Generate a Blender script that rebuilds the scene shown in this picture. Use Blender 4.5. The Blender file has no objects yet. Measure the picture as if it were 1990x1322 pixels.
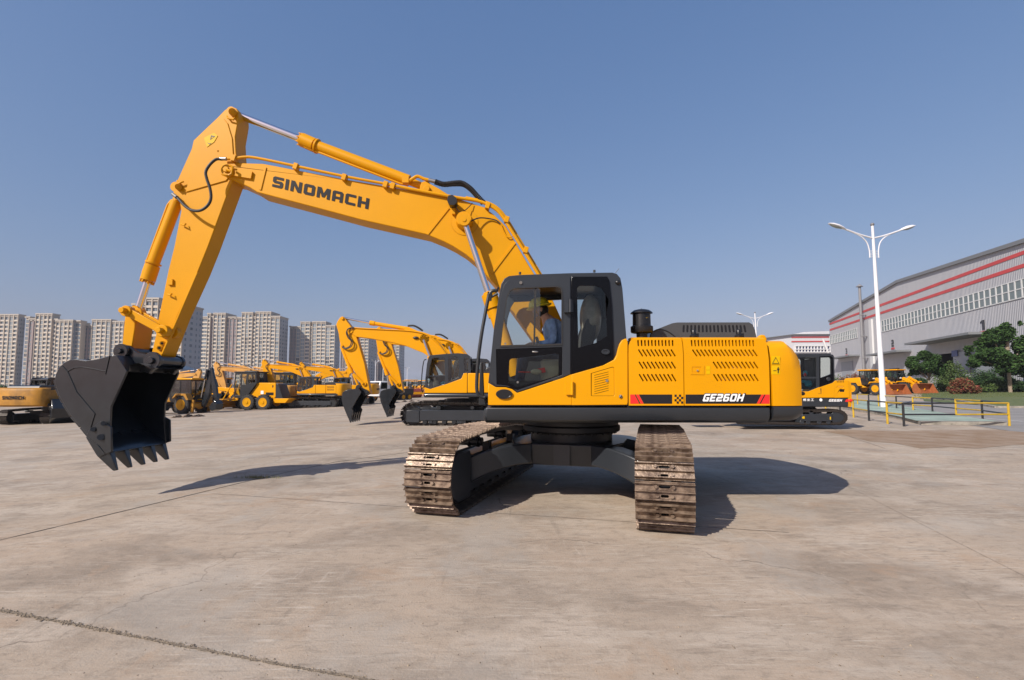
import bpy, bmesh, math, random
import numpy as np
from mathutils import Vector, Matrix
from mathutils.geometry import tessellate_polygon
random.seed(7)
SC = bpy.context.scene
COL = SC.collection
R = math.radians
# ------------------------------------------------------------------ camera
F, CX, CY, HC, PITCH = 970.0, 995.0, 682.0, 1.52, R(4.07)
cam_d = bpy.data.cameras.new('camera'); cam = bpy.data.objects.new('camera', cam_d); COL.objects.link(cam)
cam.location = (0, 0, HC); cam.rotation_euler = (R(90) + PITCH, 0, 0)
cam_d.sensor_width = 36; cam_d.lens = F / 1990 * 36; cam_d.shift_y = 21 / 1990
cam_d.clip_start = 0.05; cam_d.clip_end = 6000
SC.camera = cam
# ------------------------------------------------------------------ light
SUN = Vector((-0.93, -0.95, 1.0)).normalized()
w = bpy.data.worlds.new('World'); SC.world = w; w.use_nodes = True
nt = w.node_tree; bg = nt.nodes['Background']
sky = nt.nodes.new('ShaderNodeTexSky'); sky.sky_type = 'NISHITA'; sky.sun_disc = False
sky.sun_elevation = math.asin(SUN.z); sky.sun_rotation = math.atan2(SUN.x, SUN.y)
sky.air_density = 1.5; sky.dust_density = 2.0; sky.ozone_density = 6.0; sky.altitude = 0
# a gentle colour grade of the sky: flatter from zenith to horizon, as in hazy autumn air
SK = 0.112; sep = nt.nodes.new('ShaderNodeSeparateColor'); cmb = nt.nodes.new('ShaderNodeCombineColor'); nt.links.new(sky.outputs[0], sep.inputs[0])
for i_, (p_, g_) in enumerate(((.86, .72), (.66, .555), (.50, .625))):
    m1 = nt.nodes.new('ShaderNodeMath'); m1.operation = 'POWER'; m1.inputs[1].default_value = p_
    m0 = nt.nodes.new('ShaderNodeMath'); m0.operation = 'MULTIPLY'; m0.inputs[1].default_value = SK
    m2 = nt.nodes.new('ShaderNodeMath'); m2.operation = 'MULTIPLY'; m2.inputs[1].default_value = g_ / SK
    nt.links.new(sep.outputs[i_], m0.inputs[0]); nt.links.new(m0.outputs[0], m1.inputs[0]); nt.links.new(m1.outputs[0], m2.inputs[0]); nt.links.new(m2.outputs[0], cmb.inputs[i_])
nt.links.new(cmb.outputs[0], bg.inputs[0]); bg.inputs[1].default_value = SK
sl = bpy.data.lights.new('sun', 'SUN'); sl.energy = 5.0; sl.angle = R(0.5); sl.color = (1, 0.93, 0.84)
so = bpy.data.objects.new('sun', sl); COL.objects.link(so)
so.rotation_euler = SUN.to_track_quat('Z', 'Y').to_euler(); so.location = (-30, -30, 40)
SC.view_settings.view_transform = 'Standard'; SC.view_settings.look = 'None'
SC.view_settings.exposure = 0.22; SC.view_settings.gamma = 1.0

def P(px, py, Y):
    """photo pixel -> world point in the vertical plane y = Y"""
    x = (px - CX) / F; y = -(py - CY) / F
    d = Vector((x, -y * math.sin(PITCH) + math.cos(PITCH), y * math.cos(PITCH) + math.sin(PITCH)))
    t = Y / d.y
    return Vector((d.x * t, Y, HC + d.z * t))

def gz(x):
    if x < -4: return -0.03 * min(-4 - x, 33)
    if x > 22: return 0.02 * min(x - 22, 50)
    return 0.0

def G(px, py):
    """photo pixel -> point on the (gently tilted) ground"""
    x = (px - CX) / F; y = -(py - CY) / F
    d = Vector((x, -y * math.sin(PITCH) + math.cos(PITCH), y * math.cos(PITCH) + math.sin(PITCH)))
    z = 0.0
    for _ in range(12):
        t = (z - HC) / d.z; z = gz(d.x * t)
    return Vector((d.x * t, d.y * t, z))

# ------------------------------------------------------------------ materials
MATS = {}
def mat(name, color, rough=0.5, metal=0.0, coat=0.0, noise=0.0, nscale=4.0, bump=0.0, bscale=30.0, isl=0.0, spec=0.5, col2=None):
    if name in MATS: return MATS[name]
    m = bpy.data.materials.new(name); m.use_nodes = True; n = m.node_tree; b = n.nodes['Principled BSDF']
    b.inputs['Base Color'].default_value = (*color, 1); b.inputs['Roughness'].default_value = rough
    b.inputs['Metallic'].default_value = metal; b.inputs['Coat Weight'].default_value = coat
    b.inputs['Coat Roughness'].default_value = 0.08
    b.inputs['Specular IOR Level'].default_value = spec
    if noise or col2 or isl:
        tc = n.nodes.new('ShaderNodeTexCoord'); tx = n.nodes.new('ShaderNodeTexNoise')
        tx.inputs['Scale'].default_value = nscale; tx.inputs['Detail'].default_value = 6; tx.inputs['Roughness'].default_value = 0.6
        n.links.new(tc.outputs['Object'], tx.inputs['Vector'])
        mx = n.nodes.new('ShaderNodeMix'); mx.data_type = 'RGBA'
        c2 = col2 if col2 else tuple(c * (1 - noise) for c in color)
        mx.inputs['A'].default_value = (*color, 1); mx.inputs['B'].default_value = (*c2, 1)
        rp = n.nodes.new('ShaderNodeMapRange'); rp.inputs['From Min'].default_value = 0.38; rp.inputs['From Max'].default_value = 0.64
        if isl:
            ge = n.nodes.new('ShaderNodeNewGeometry'); rp.inputs['From Min'].default_value = 0.0; rp.inputs['From Max'].default_value = 1.0
            n.links.new(ge.outputs['Random Per Island'], rp.inputs['Value'])
        else:
            n.links.new(tx.outputs['Fac'], rp.inputs['Value'])
        n.links.new(rp.outputs['Result'], mx.inputs['Factor']); n.links.new(mx.outputs['Result'], b.inputs['Base Color'])
    if bump:
        tc = n.nodes.new('ShaderNodeTexCoord'); tb = n.nodes.new('ShaderNodeTexNoise')
        tb.inputs['Scale'].default_value = bscale; tb.inputs['Detail'].default_value = 4
        n.links.new(tc.outputs['Object'], tb.inputs['Vector'])
        bp = n.nodes.new('ShaderNodeBump'); bp.inputs['Strength'].default_value = bump; bp.inputs['Distance'].default_value = 0.02
        n.links.new(tb.outputs['Fac'], bp.inputs['Height']); n.links.new(bp.outputs[0], b.inputs['Normal'])
    MATS[name] = m
    return m

YEL = mat('yellow_paint', (0.70, 0.305, 0.0), 0.40, coat=0.05, noise=0.04, nscale=1.2, spec=.2)
YELB = mat('boom_yellow_paint', (0.63, 0.285, 0.0), 0.42, coat=0.04, noise=0.06, nscale=1.1, spec=.2)
YELD = mat('shaded_dusty_yellow_paint', (0.44, 0.20, 0.012), 0.55, noise=0.4, nscale=1.6)  # dusty yellow, darkened so the paint itself carries shade
PALE = mat('faded_yellow_paint', (0.62, 0.31, 0.06), 0.55, noise=0.2, nscale=1.6)
GREY = mat('charcoal_paint', (0.024, 0.028, 0.034), 0.38, coat=0.12, noise=0.12, nscale=2.5)
HOODG = mat('hood_grey_paint', (0.062, 0.064, 0.066), 0.33, coat=0.2, noise=0.08, nscale=2)
GREYD = mat('dark_frame_paint', (0.016, 0.018, 0.021), 0.42, noise=0.3, nscale=4)
BUCK = mat('bucket_paint', (0.015, 0.019, 0.024), 0.28, coat=0.35, noise=0.35, nscale=5)
BLK = mat('black_plastic', (0.010, 0.010, 0.011), 0.35)
RUB = mat('black_rubber', (0.018, 0.018, 0.019), 0.6, noise=0.3, nscale=20)
TYRE = mat('dusty_tyre', (0.035, 0.032, 0.030), 0.8, noise=0.4, nscale=6, bump=0.3)
CHR = mat('chrome', (0.75, 0.76, 0.78), 0.12, metal=1.0)
STEEL = mat('dull_steel', (0.30, 0.29, 0.28), 0.4, metal=0.8)
RUST = mat('worn_track_steel', (0.085, 0.055, 0.038), 0.40, metal=0.4, col2=(0.27, 0.20, 0.145), nscale=10, bump=0.25, bscale=40)
CHAIN = mat('dark_chain_steel', (0.045, 0.036, 0.030), 0.55, metal=0.4, noise=0.3, nscale=15)
BLKG = mat('black_tinted_glass', (0.004, 0.004, 0.005), 0.12, spec=0.2)
DECG = mat('dark_grey_decal', (0.018, 0.018, 0.022), 0.5, spec=.15)
DECB = mat('black_decal', (0.012, 0.010, 0.012), 0.35)
DECR = mat('red_decal', (0.75, 0.025, 0.02), 0.35)
DECW = mat('white_decal', (0.82, 0.82, 0.82), 0.35)
DECY = mat('lemon_label', (0.66, 0.40, 0.0), 0.45, spec=.2)
WHITE = mat('white_paint', (0.66, 0.66, 0.66), 0.35)
SKIN = mat('skin', (0.48, 0.27, 0.18), 0.55)
HAIR = mat('black_hair', (0.012, 0.010, 0.009), 0.6)
JACK = mat('blue_denim_jacket', (0.24, 0.37, 0.58), 0.8, noise=0.35, nscale=14, bump=0.5, bscale=14)
JEAN = mat('dark_blue_trousers', (0.05, 0.085, 0.16), 0.85, noise=0.3, nscale=10, bump=0.3)
HELM = mat('yellow_hard_hat_plastic', (0.80, 0.68, 0.03), 0.3, coat=0.3)
BEIGE = mat('beige_cover', (0.50, 0.47, 0.36), 0.5, noise=0.1)
SEATG = mat('grey_seat_fabric', (0.09, 0.09, 0.095), 0.8, noise=0.2, bump=0.2)
PLAST = mat('crumpled_plastic', (0.50, 0.46, 0.40), 0.35, noise=0.3, nscale=12, bump=0.8, bscale=9)
CYAN = mat('cyan_film', (0.06, 0.42, 0.60), 0.35, noise=0.5, nscale=30, bump=0.6)
ORNG = mat('orange_red_bucket_paint', (0.32, 0.10, 0.032), 0.5, noise=0.25, nscale=2)
DRUM = mat('rusty_red_drum', (0.20, 0.035, 0.025), 0.55, noise=0.3)
LEAF = mat('evergreen_leaves', (0.020, 0.044, 0.014), 0.85, spec=.12, col2=(0.05, 0.10, 0.026), isl=1)
LEAF2 = mat('dark_far_leaves', (0.018, 0.040, 0.016), 0.85, spec=.12, col2=(0.045, 0.085, 0.03), isl=1)
LEAFR = mat('red_tinged_leaves', (0.20, 0.035, 0.035), 0.85, spec=.12, col2=(0.10, 0.10, 0.04), isl=1)
LEAFB = mat('bush_leaves', (0.035, 0.06, 0.02), 0.85, spec=.12, col2=(0.10, 0.15, 0.045), isl=1)
BARK = mat('pale_bark', (0.30, 0.24, 0.18), 0.85, noise=0.4, nscale=8, bump=0.5)
GRASS = mat('mown_grass', (0.06, 0.095, 0.025), 0.9, col2=(0.12, 0.13, 0.05), nscale=3.5)

def glass(name, tint, a):
    m = bpy.data.materials.new(name); m.use_nodes = True; n = m.node_tree; n.nodes.clear()
    o = n.nodes.new('ShaderNodeOutputMaterial'); t = n.nodes.new('ShaderNodeBsdfTransparent'); g = n.nodes.new('ShaderNodeBsdfGlossy')
    t.inputs[0].default_value = (*tint, 1); g.inputs['Roughness'].default_value = 0.03
    fr = n.nodes.new('ShaderNodeFresnel'); fr.inputs[0].default_value = 1.5
    ma = n.nodes.new('ShaderNodeMath'); ma.operation = 'MULTIPLY_ADD'; ma.inputs[1].default_value = 0.9; ma.inputs[2].default_value = a
    mx = n.nodes.new('ShaderNodeMixShader')
    n.links.new(fr.outputs[0], ma.inputs[0]); n.links.new(ma.outputs[0], mx.inputs[0]); n.links.new(t.outputs[0], mx.inputs[1]); n.links.new(g.outputs[0], mx.inputs[2])
    n.links.new(mx.outputs[0], o.inputs[0]); MATS[name] = m
    return m
GLS = glass('clear_glass', (0.86, 0.90, 0.88), 0.03)
GLS2 = glass('smoky_glass', (0.78, 0.82, 0.80), 0.0)

# ------------------------------------------------------------------ mesh builder
class MB:
    def __init__(s): s.v = []; s.f = []
    def add(s, vs, fs):
        o = len(s.v); s.v += [tuple(v) for v in vs]; s.f += [tuple(i + o for i in f) for f in fs]; return s
    def box(s, x0, x1, y0, y1, z0, z1):
        vs = [(x, y, z) for x in (x0, x1) for y in (y0, y1) for z in (z0, z1)]
        return s.add(vs, [(0, 1, 3, 2), (4, 6, 7, 5), (0, 4, 5, 1), (2, 3, 7, 6), (0, 2, 6, 4), (1, 5, 7, 3)])
    def obox(s, c, ax, ay, az, hx, hy, hz):
        c = Vector(c); ax, ay, az = Vector(ax), Vector(ay), Vector(az)
        vs = [c + ax * hx * i + ay * hy * j + az * hz * k for i in (-1, 1) for j in (-1, 1) for k in (-1, 1)]
        return s.add(vs, [(0, 1, 3, 2), (4, 6, 7, 5), (0, 4, 5, 1), (2, 3, 7, 6), (0, 2, 6, 4), (1, 5, 7, 3)])
    def prism(s, poly, y0, y1, holes=(), k=None):
        """poly: [(x,z)] in the y0 plane, extruded to y1; holes cut right through"""
        rings = [list(poly)] + [list(h) for h in holes]
        flat = [p for r in rings for p in r]; n = len(flat)
        tri = tessellate_polygon([[Vector((p[0], p[1], 0)) for p in r] for r in rings])
        vs = [(p[0], y0, p[1]) for p in flat] + [(p[0], y1, p[1]) for p in flat]
        fs = []
        if not holes:
            m = len(poly); fs += [tuple(range(m)), tuple(range(2 * m - 1, m - 1, -1))]
        else:
            fs += [tuple(t) for t in tri] + [tuple(i + n for i in reversed(t)) for t in tri]
        o = 0
        for r in rings:
            m = len(r)
            for i in range(m):
                j = (i + 1) % m; fs.append((o + i, o + j, o + j + n, o + i + n))
            o += m
        return s.add(vs, fs)
    def sheet(s, poly, y, holes=()):
        rings = [list(poly)] + [list(h) for h in holes]
        flat = [p for r in rings for p in r]
        tri = tessellate_polygon([[Vector((p[0], p[1], 0)) for p in r] for r in rings])
        return s.add([(p[0], y, p[1]) for p in flat], [tuple(t) for t in tri])
    def cyl(s, a, b, r, r2=None, n=20, caps=True):
        a, b = Vector(a), Vector(b); r2 = r if r2 is None else r2
        d = (b - a).normalized(); u = d.orthogonal().normalized(); w_ = d.cross(u)
        vs = []
        for c, rr in ((a, r), (b, r2)):
            for i in range(n):
                t = 2 * math.pi * i / n; vs.append(c + (u * math.cos(t) + w_ * math.sin(t)) * rr)
        fs = [(i, (i + 1) % n, n + (i + 1) % n, n + i) for i in range(n)]
        if caps: fs += [tuple(range(n - 1, -1, -1)), tuple(range(n, 2 * n))]
        return s.add(vs, fs)
    def tube(s, pts, r, n=8, ribs=0, rib=0.0, sm=0):
        pts = [Vector(p) for p in pts]
        if sm:
            q = []
            for i in range(len(pts) - 1):
                p0 = pts[max(i - 1, 0)]; p1 = pts[i]; p2 = pts[i + 1]; p3 = pts[min(i + 2, len(pts) - 1)]
                for k in range(sm):
                    t = k / sm
                    q.append(0.5 * ((2 * p1) + (p2 - p0) * t + (2 * p0 - 5 * p1 + 4 * p2 - p3) * t * t + (3 * p1 - p0 - 3 * p2 + p3) * t ** 3))
            pts = q + [pts[-1]]
        m = len(pts); vs = []; up = None
        for i, p in enumerate(pts):
            d = (pts[min(i + 1, m - 1)] - pts[max(i - 1, 0)]).normalized()
            if up is None: up = d.orthogonal().normalized()
            up = (up - d * up.dot(d)).normalized(); w_ = d.cross(up)
            rr = r + (rib if (rib and i % 2) else 0)
            for k in range(n):
                t = 2 * math.pi * k / n; vs.append(p + (up * math.cos(t) + w_ * math.sin(t)) * rr)
        fs = [(i * n + k, i * n + (k + 1) % n, (i + 1) * n + (k + 1) % n, (i + 1) * n + k) for i in range(m - 1) for k in range(n)]
        fs += [tuple(range(n - 1, -1, -1)), tuple(range((m - 1) * n, m * n))]
        return s.add(vs, fs)
    def lathe(s, c, prof, n=24, axis=(0, 0, 1)):
        """prof: [(radius, offset along axis)]"""
        c = Vector(c); d = Vector(axis).normalized(); u = d.orthogonal().normalized(); w_ = d.cross(u)
        vs = []
        for r, h in prof:
            for i in range(n):
                t = 2 * math.pi * i / n; vs.append(c + d * h + (u * math.cos(t) + w_ * math.sin(t)) * max(r, 1e-4))
        m = len(prof)
        fs = [(j * n + i, j * n + (i + 1) % n, (j + 1) * n + (i + 1) % n, (j + 1) * n + i) for j in range(m - 1) for i in range(n)]
        fs += [tuple(range(n - 1, -1, -1)), tuple(range((m - 1) * n, m * n))]
        return s.add(vs, fs)
    def loft(s, rings, caps=True):
        n = len(rings[0]); vs = [p for r in rings for p in r]; m = len(rings)
        fs = [(j * n + i, j * n + (i + 1) % n, (j + 1) * n + (i + 1) % n, (j + 1) * n + i) for j in range(m - 1) for i in range(n)]
        if caps: fs += [tuple(range(n - 1, -1, -1)), tuple(range((m - 1) * n, m * n))]
        return s.add(vs, fs)
    def ball(s, c, r, sx=1, sy=1, sz=1, n=12):
        prof = [(r * math.sin(math.pi * i / n), -r * math.cos(math.pi * i / n)) for i in range(n + 1)]
        o = len(s.v); s.lathe((0, 0, 0), prof, n * 2)
        for i in range(o, len(s.v)):
            x, y, z = s.v[i]; s.v[i] = (c[0] + x * sx, c[1] + y * sy, c[2] + z * sz)
        return s
    def build(s, name, m, parent=None, smooth=True, bevel=0.0, label=None, origin=None, seg=2):
        me = bpy.data.meshes.new(name)
        o = Vector(origin) if origin is not None else (parent_origin(parent) if parent else Vector((0, 0, 0)))
        me.from_pydata([(v[0] - o.x, v[1] - o.y, v[2] - o.z) for v in s.v], [], s.f)
        b = bmesh.new(); b.from_mesh(me); bmesh.ops.recalc_face_normals(b, faces=b.faces); b.to_mesh(me); b.free()
        me.materials.append(m)
        ob = bpy.data.objects.new(name, me); COL.objects.link(ob)
        if smooth:
            try: me.shade_smooth(); me.set_sharp_from_angle(angle=R(35))
            except Exception: pass
        if bevel:
            md = ob.modifiers.new('bevel', 'BEVEL'); md.width = bevel; md.segments = seg; md.limit_method = 'ANGLE'; md.angle_limit = R(40)
            md.harden_normals = False
        if parent: ob.parent = parent
        else:
            if origin is not None: ob.location = o
        if label: ob['label'] = label
        return ob

ORG = {}
def parent_origin(p):
    return ORG.get(p.name, Vector((0, 0, 0)))
def thing(name, label, cat, loc=(0, 0, 0), group=None, rz=0.0, scale=1.0, world=True):
    """an Empty at the thing's base; world=True: parts are given in world coordinates"""
    o = bpy.data.objects.new(name, None); COL.objects.link(o); o.location = loc; o.rotation_euler = (0, 0, rz); o.scale = (scale,) * 3
    o.empty_display_size = 0.3
    o['label'] = label; o['category'] = cat
    if group: o['group'] = group
    ORG[o.name] = Vector(loc) if world else Vector((0, 0, 0))
    return o
def sub(ob, parent_thing):
    """remember a part's origin so that sub-parts can be built on it"""
    ORG[ob.name] = ORG[parent_thing.name]; return ob
def tag(o, label, cat, group=None):
    o['label'] = label; o['category'] = cat
    if group: o['group'] = group
    return o
def struct(o, kind='structure'):
    o['kind'] = kind; return o
def dup(root, loc, rz, label, group=None, scale=None, skip=()):
    r = root.copy(); COL.objects.link(r); r.location = loc; r.rotation_euler = (0, 0, rz); r['label'] = label
    if group: r['group'] = group
    if scale: r.scale = (scale,) * 3
    for ch in list(root.children):
        if ch.name.split('.')[0] in skip: continue
        c = ch.copy(); COL.objects.link(c); c.parent = r
        for g in list(ch.children):
            d = g.copy(); COL.objects.link(d); d.parent = c
    return r

# ------------------------------------------------------------------ block lettering
_O = [(.12, 0), (.72, 0), (.84, .12), (.84, .88), (.72, 1), (.12, 1), (0, .88), (0, .12)]
_S = [(0, 0), (.68, 0), (.8, .12), (.8, .5), (.68, .62), (.24, .62), (.24, .76), (.8, .76), (.8, 1), (.12, 1), (0, .88), (0, .5), (.12, .38), (.56, .38), (.56, .24), (0, .24)]
GL = {
 'S': (.8, _S, []), '5': (.8, _S, []),
 'I': (.25, [(0, 0), (.25, 0), (.25, 1), (0, 1)], []),
 '1': (.42, [(.17, 0), (.42, 0), (.42, 1), (.2, 1), (0, .84), (0, .7), (.17, .74)], []),
 'N': (.84, [(0, 0), (.24, 0), (.24, .58), (.56, 0), (.84, 0), (.84, 1), (.6, 1), (.6, .42), (.28, 1), (0, 1)], []),
 'O': (.84, _O, [[(.25, .26), (.25, .74), (.59, .74), (.59, .26)]]), '0': (.84, _O, [[(.25, .22), (.25, .78), (.59, .78), (.59, .22)]]),
 'M': (1.0, [(0, 0), (.23, 0), (.23, .6), (.4, .12), (.6, .12), (.77, .6), (.77, 0), (1, 0), (1, 1), (.7, 1), (.5, .48), (.3, 1), (0, 1)], []),
 'A': (.82, [(0, 0), (.24, 0), (.24, .26), (.58, .26), (.58, 0), (.82, 0), (.82, .88), (.7, 1), (.12, 1), (0, .88)], [[(.24, .49), (.24, .76), (.58, .76), (.58, .49)]]),
 'C': (.8, [(.12, 0), (.8, 0), (.8, .24), (.24, .24), (.24, .76), (.8, .76), (.8, 1), (.12, 1), (0, .88), (0, .12)], []),
 'H': (.84, [(0, 0), (.25, 0), (.25, .38), (.59, .38), (.59, 0), (.84, 0), (.84, 1), (.59, 1), (.59, .62), (.25, .62), (.25, 1), (0, 1)], []),
 'G': (.8, [(.12, 0), (.8, 0), (.8, .56), (.4, .56), (.4, .38), (.56, .38), (.56, .24), (.24, .24), (.24, .76), (.8, .76), (.8, 1), (.12, 1), (0, .88), (0, .12)], []),
 'E': (.74, [(0, 0), (.74, 0), (.74, .22), (.24, .22), (.24, .39), (.66, .39), (.66, .61), (.24, .61), (.24, .78), (.74, .78), (.74, 1), (0, 1)], []),
 '2': (.8, [(0, 0), (.8, 0), (.8, .24), (.24, .24), (.24, .38), (.68, .38), (.8, .5), (.8, .88), (.68, 1), (0, 1), (0, .76), (.56, .76), (.56, .62), (.12, .62), (0, .5)], []),
 '3': (.8, [(0, 0), (.68, 0), (.8, .12), (.8, .88), (.68, 1), (0, 1), (0, .78), (.56, .78), (.56, .61), (.15, .61), (.15, .39), (.56, .39), (.56, .22), (0, .22)], []),
 '6': (.8, [(.12, 0), (.68, 0), (.8, .12), (.8, .5), (.68, .62), (.24, .62), (.24, .78), (.72, .78), (.72, 1), (.12, 1), (0, .88), (0, .12)], [[(.24, .22), (.24, .42), (.56, .42), (.56, .22)]]),
 'g': (1.0, [(.05, .9), (.95, .9), (.95, 1.0), (.05, 1.0)], []),
}
GL['gong'] = (1.0, [(.0, .0), (1, 0), (1, .16), (.58, .16), (.58, .84), (.95, .84), (.95, 1), (.05, 1), (.05, .84), (.42, .84), (.42, .16), (0, .16)], [])
GL['zhong'] = (1.0, [(0, 0), (1, 0), (1, .1), (.56, .1), (.56, .2), (.9, .2), (.9, .3), (.56, .3), (.56, .4), (.9, .4), (.9, .72), (.56, .72), (.56, .8), (1, .8), (1, .9), (.56, .9), (.56, 1), (.44, 1), (.44, .9), (0, .9), (0, .8), (.44, .8), (.44, .72), (.1, .72), (.1, .4), (.44, .4), (.44, .3), (.1, .3), (.1, .2), (.44, .2), (.44, .1), (0, .1)], [[(.22, .5), (.22, .62), (.44, .62), (.44, .5)], [(.56, .5), (.56, .62), (.78, .62), (.78, .5)]])
GL['fu'] = (1.0, [(.1, 0), (.25, 0), (.25, .5), (.4, .4), (.4, .0), (.98, 0), (.98, .45), (.45, .45), (.45, .55), (.95, .55), (.95, .8), (.98, .85), (.98, 1), (.4, 1), (.4, .85), (.3, .75), (.25, .85), (.3, 1), (.1, 1), (.1, .82), (0, .8), (0, .68), (.15, .68), (0, .45), (.1, .45)], [[(.55, .1), (.55, .33), (.64, .33), (.64, .1)], [(.76, .1), (.76, .33), (.86, .33), (.86, .1)]])
def letters(mb, text, BL, BR, TL, off, gap=0.14):
    """lay block letters into the parallelogram BL,BR,TL, lifted by off"""
    BL, BR, TL, off = Vector(BL), Vector(BR), Vector(TL), Vector(off)
    tot = sum(GL[c][0] for c in text) + gap * (len(text) - 1); x = 0.0
    for c in text:
        w_, po, ho = GL[c]; rings = [po] + ho
        flat = [p for r in rings for p in r]
        tri = tessellate_polygon([[Vector((p[0], p[1], 0)) for p in r] for r in rings])
        mb.add([BL + (BR - BL) * ((x + p[0]) / tot) + (TL - BL) * p[1] + off for p in flat], [tuple(t) for t in tri])
        x += w_ + gap
    return mb
# ================================================================== the large excavator in the foreground
MX, MY = 0.864, 7.52
YN = 6.07                                   # plane of its near flank
def PP(pts, Y): return [(P(a, b, Y).x, P(a, b, Y).z) for a, b in pts]
def QQ(pts, Y, ox, oz, sc): return PP([(ox + a / sc, oz + b / sc) for a, b in pts], Y)
ex = thing('excavator', 'large clean yellow and charcoal excavator in front with its boom raised over the empty yard', 'excavator', (MX, MY, 0))
def part(mb, name, m, **k):
    ob = mb.build(name, m, ex, **k); return sub(ob, ex)
# ---- upper frame / deck
deck = MB()
prof = [(YN, 1.262), (YN, 1.17), (YN + .03, 1.11), (YN + .10, 1.075), (8.87, 1.075), (8.95, 1.11), (8.98, 1.17), (8.98, 1.262)]
x0, x1 = P(940, 800, YN).x, P(1497, 800, YN).x
rings = [[(x, y, z) for y, z in prof] for x in (x0 + .03, x1)]
rings.insert(0, [(x0, 7.5 + (y - 7.5) * .98, 1.17 + (z - 1.17) * .75) for y, z in prof])
deck.loft(rings)
dk = part(deck, 'deck_frame', GREY, bevel=.012)
# ---- counterweight
def cw_ring(z, d, grow=0.0):
    pts = [(3.16, YN + d), (3.40, YN + d), (3.55 - d, 6.14 + d), (3.66 - d, 6.35 + d * .6), (3.78 - d, 6.8), (3.85 - d, 7.2), (3.865 - d, 7.52)]
    pts = [(x + grow, y) for x, y in pts]
    return [(x, y, z) for x, y in pts] + [(x, 15.04 - y, z) for x, y in reversed(pts[:-1])]
h = lambda py: P(1500, py, YN).z
cw = MB(); cw.loft([cw_ring(z, d) for z, d in ((h(789), 0), (h(720), 0), (h(702), .006), (h(688), .03), (h(677), .06), (h(668), .10), (h(662), .16), (h(659.5), .23))])
part(cw, 'counterweight', YEL)
cw = MB(); cw.loft([cw_ring(z, d) for z, d in ((h(819.5), .10), (h(816), .05), (h(809), .012), (h(804), -.004), (h(790.5), -.004))])
part(cw, 'counterweight_base', GREY)
lug = MB().prism(PP([(1474, 662), (1474, 655), (1480, 650.5), (1487, 651.5), (1490, 657), (1491, 662)], YN + .12), YN + .12, YN + .18)
part(lug, 'lifting_lug', YEL, bevel=.01)
# safety labels on the counterweight
s = MB()
for a, b, c, d in ((1499, 692, 1516, 708.5), (1499, 710.5, 1516, 728)): s.sheet(PP([(a, b), (c, b), (c, d), (a, d)], YN - .003), YN - .003)
lb = part(s, 'safety_label', DECY, smooth=False)
s = MB(); Yl = YN - .006
s.sheet(PP([(1500.5, 707), (1514.5, 707), (1507.5, 694)], Yl), Yl, [PP([(1502, 706), (1513, 706), (1507.5, 696)], Yl)])
s.sheet(PP([(1511.5, 713.5), (1513.3, 713.5), (1513.3, 715.3), (1511.5, 715.3)], Yl), Yl)
s.sheet(PP([(1510.2, 716), (1514.6, 716), (1514.6, 719.5), (1513.5, 719.5), (1513.5, 725.5), (1511.3, 725.5), (1511.3, 719.5), (1510.2, 719.5)], Yl), Yl)
s.sheet(PP([(1503, 720), (1509, 720), (1509, 721.2), (1503, 721.2)], Yl), Yl)
s.build('label_symbol', DECB, lb, smooth=False, origin=ORG[ex.name])
# ---- engine side doors with real louvres
def slot(xc, y0, y1, dx, w_=1.7):
    """slanted rounded slot, photo pixels"""
    a, b = (xc, y0 + w_), (xc + dx, y1 - w_); pts = []
    for (cx, cy), s0 in ((a, math.pi), (b, 0)):
        for k in range(5):
            t = s0 + math.pi * k / 4; pts.append((cx + w_ * math.cos(t), cy + w_ * math.sin(t)))
    return pts
def c3(x, y): return (1200 + x / 6.297, 590 + y / 6.297)
def rowslots(xs, xe, n, y0, y1, dx):
    out = []
    for i in range(n):
        x = xs + (xe - xs) * i / (n - 1); px, py0 = c3(x, y0); _, py1 = c3(x, y1); out.append(slot(px, py0, py1, dx))
    return out
sl1 = rowslots(252, 674, 11, 445, 524, .8) + rowslots(262, 660, 9, 560, 652, 7.2) + rowslots(268, 664, 9, 710, 803, 7.2) + rowslots(270, 668, 9, 862, 957, 7.2)
sl2 = rowslots(906, 1660, 19, 445, 527, 1.3) + rowslots(923, 1660, 16, 562, 652, 7.6) + rowslots(1176, 1670, 11, 710, 803, 7.6) + rowslots(1180, 1674, 11, 862, 957, 7.6)
pa = [(1222.7, 788.3), (1221.8, 690), (1222.3, 672), (1225.5, 663), (1230, 658.6), (1324.3, 658.6), (1326.3, 672), (1327.8, 692), (1329, 788.3)]
pb = [(1330.6, 788.3), (1329.4, 692), (1327.9, 672), (1325.9, 658.6), (1487.5, 659), (1491.5, 676), (1494.6, 702), (1496.6, 788.3)]
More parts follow.
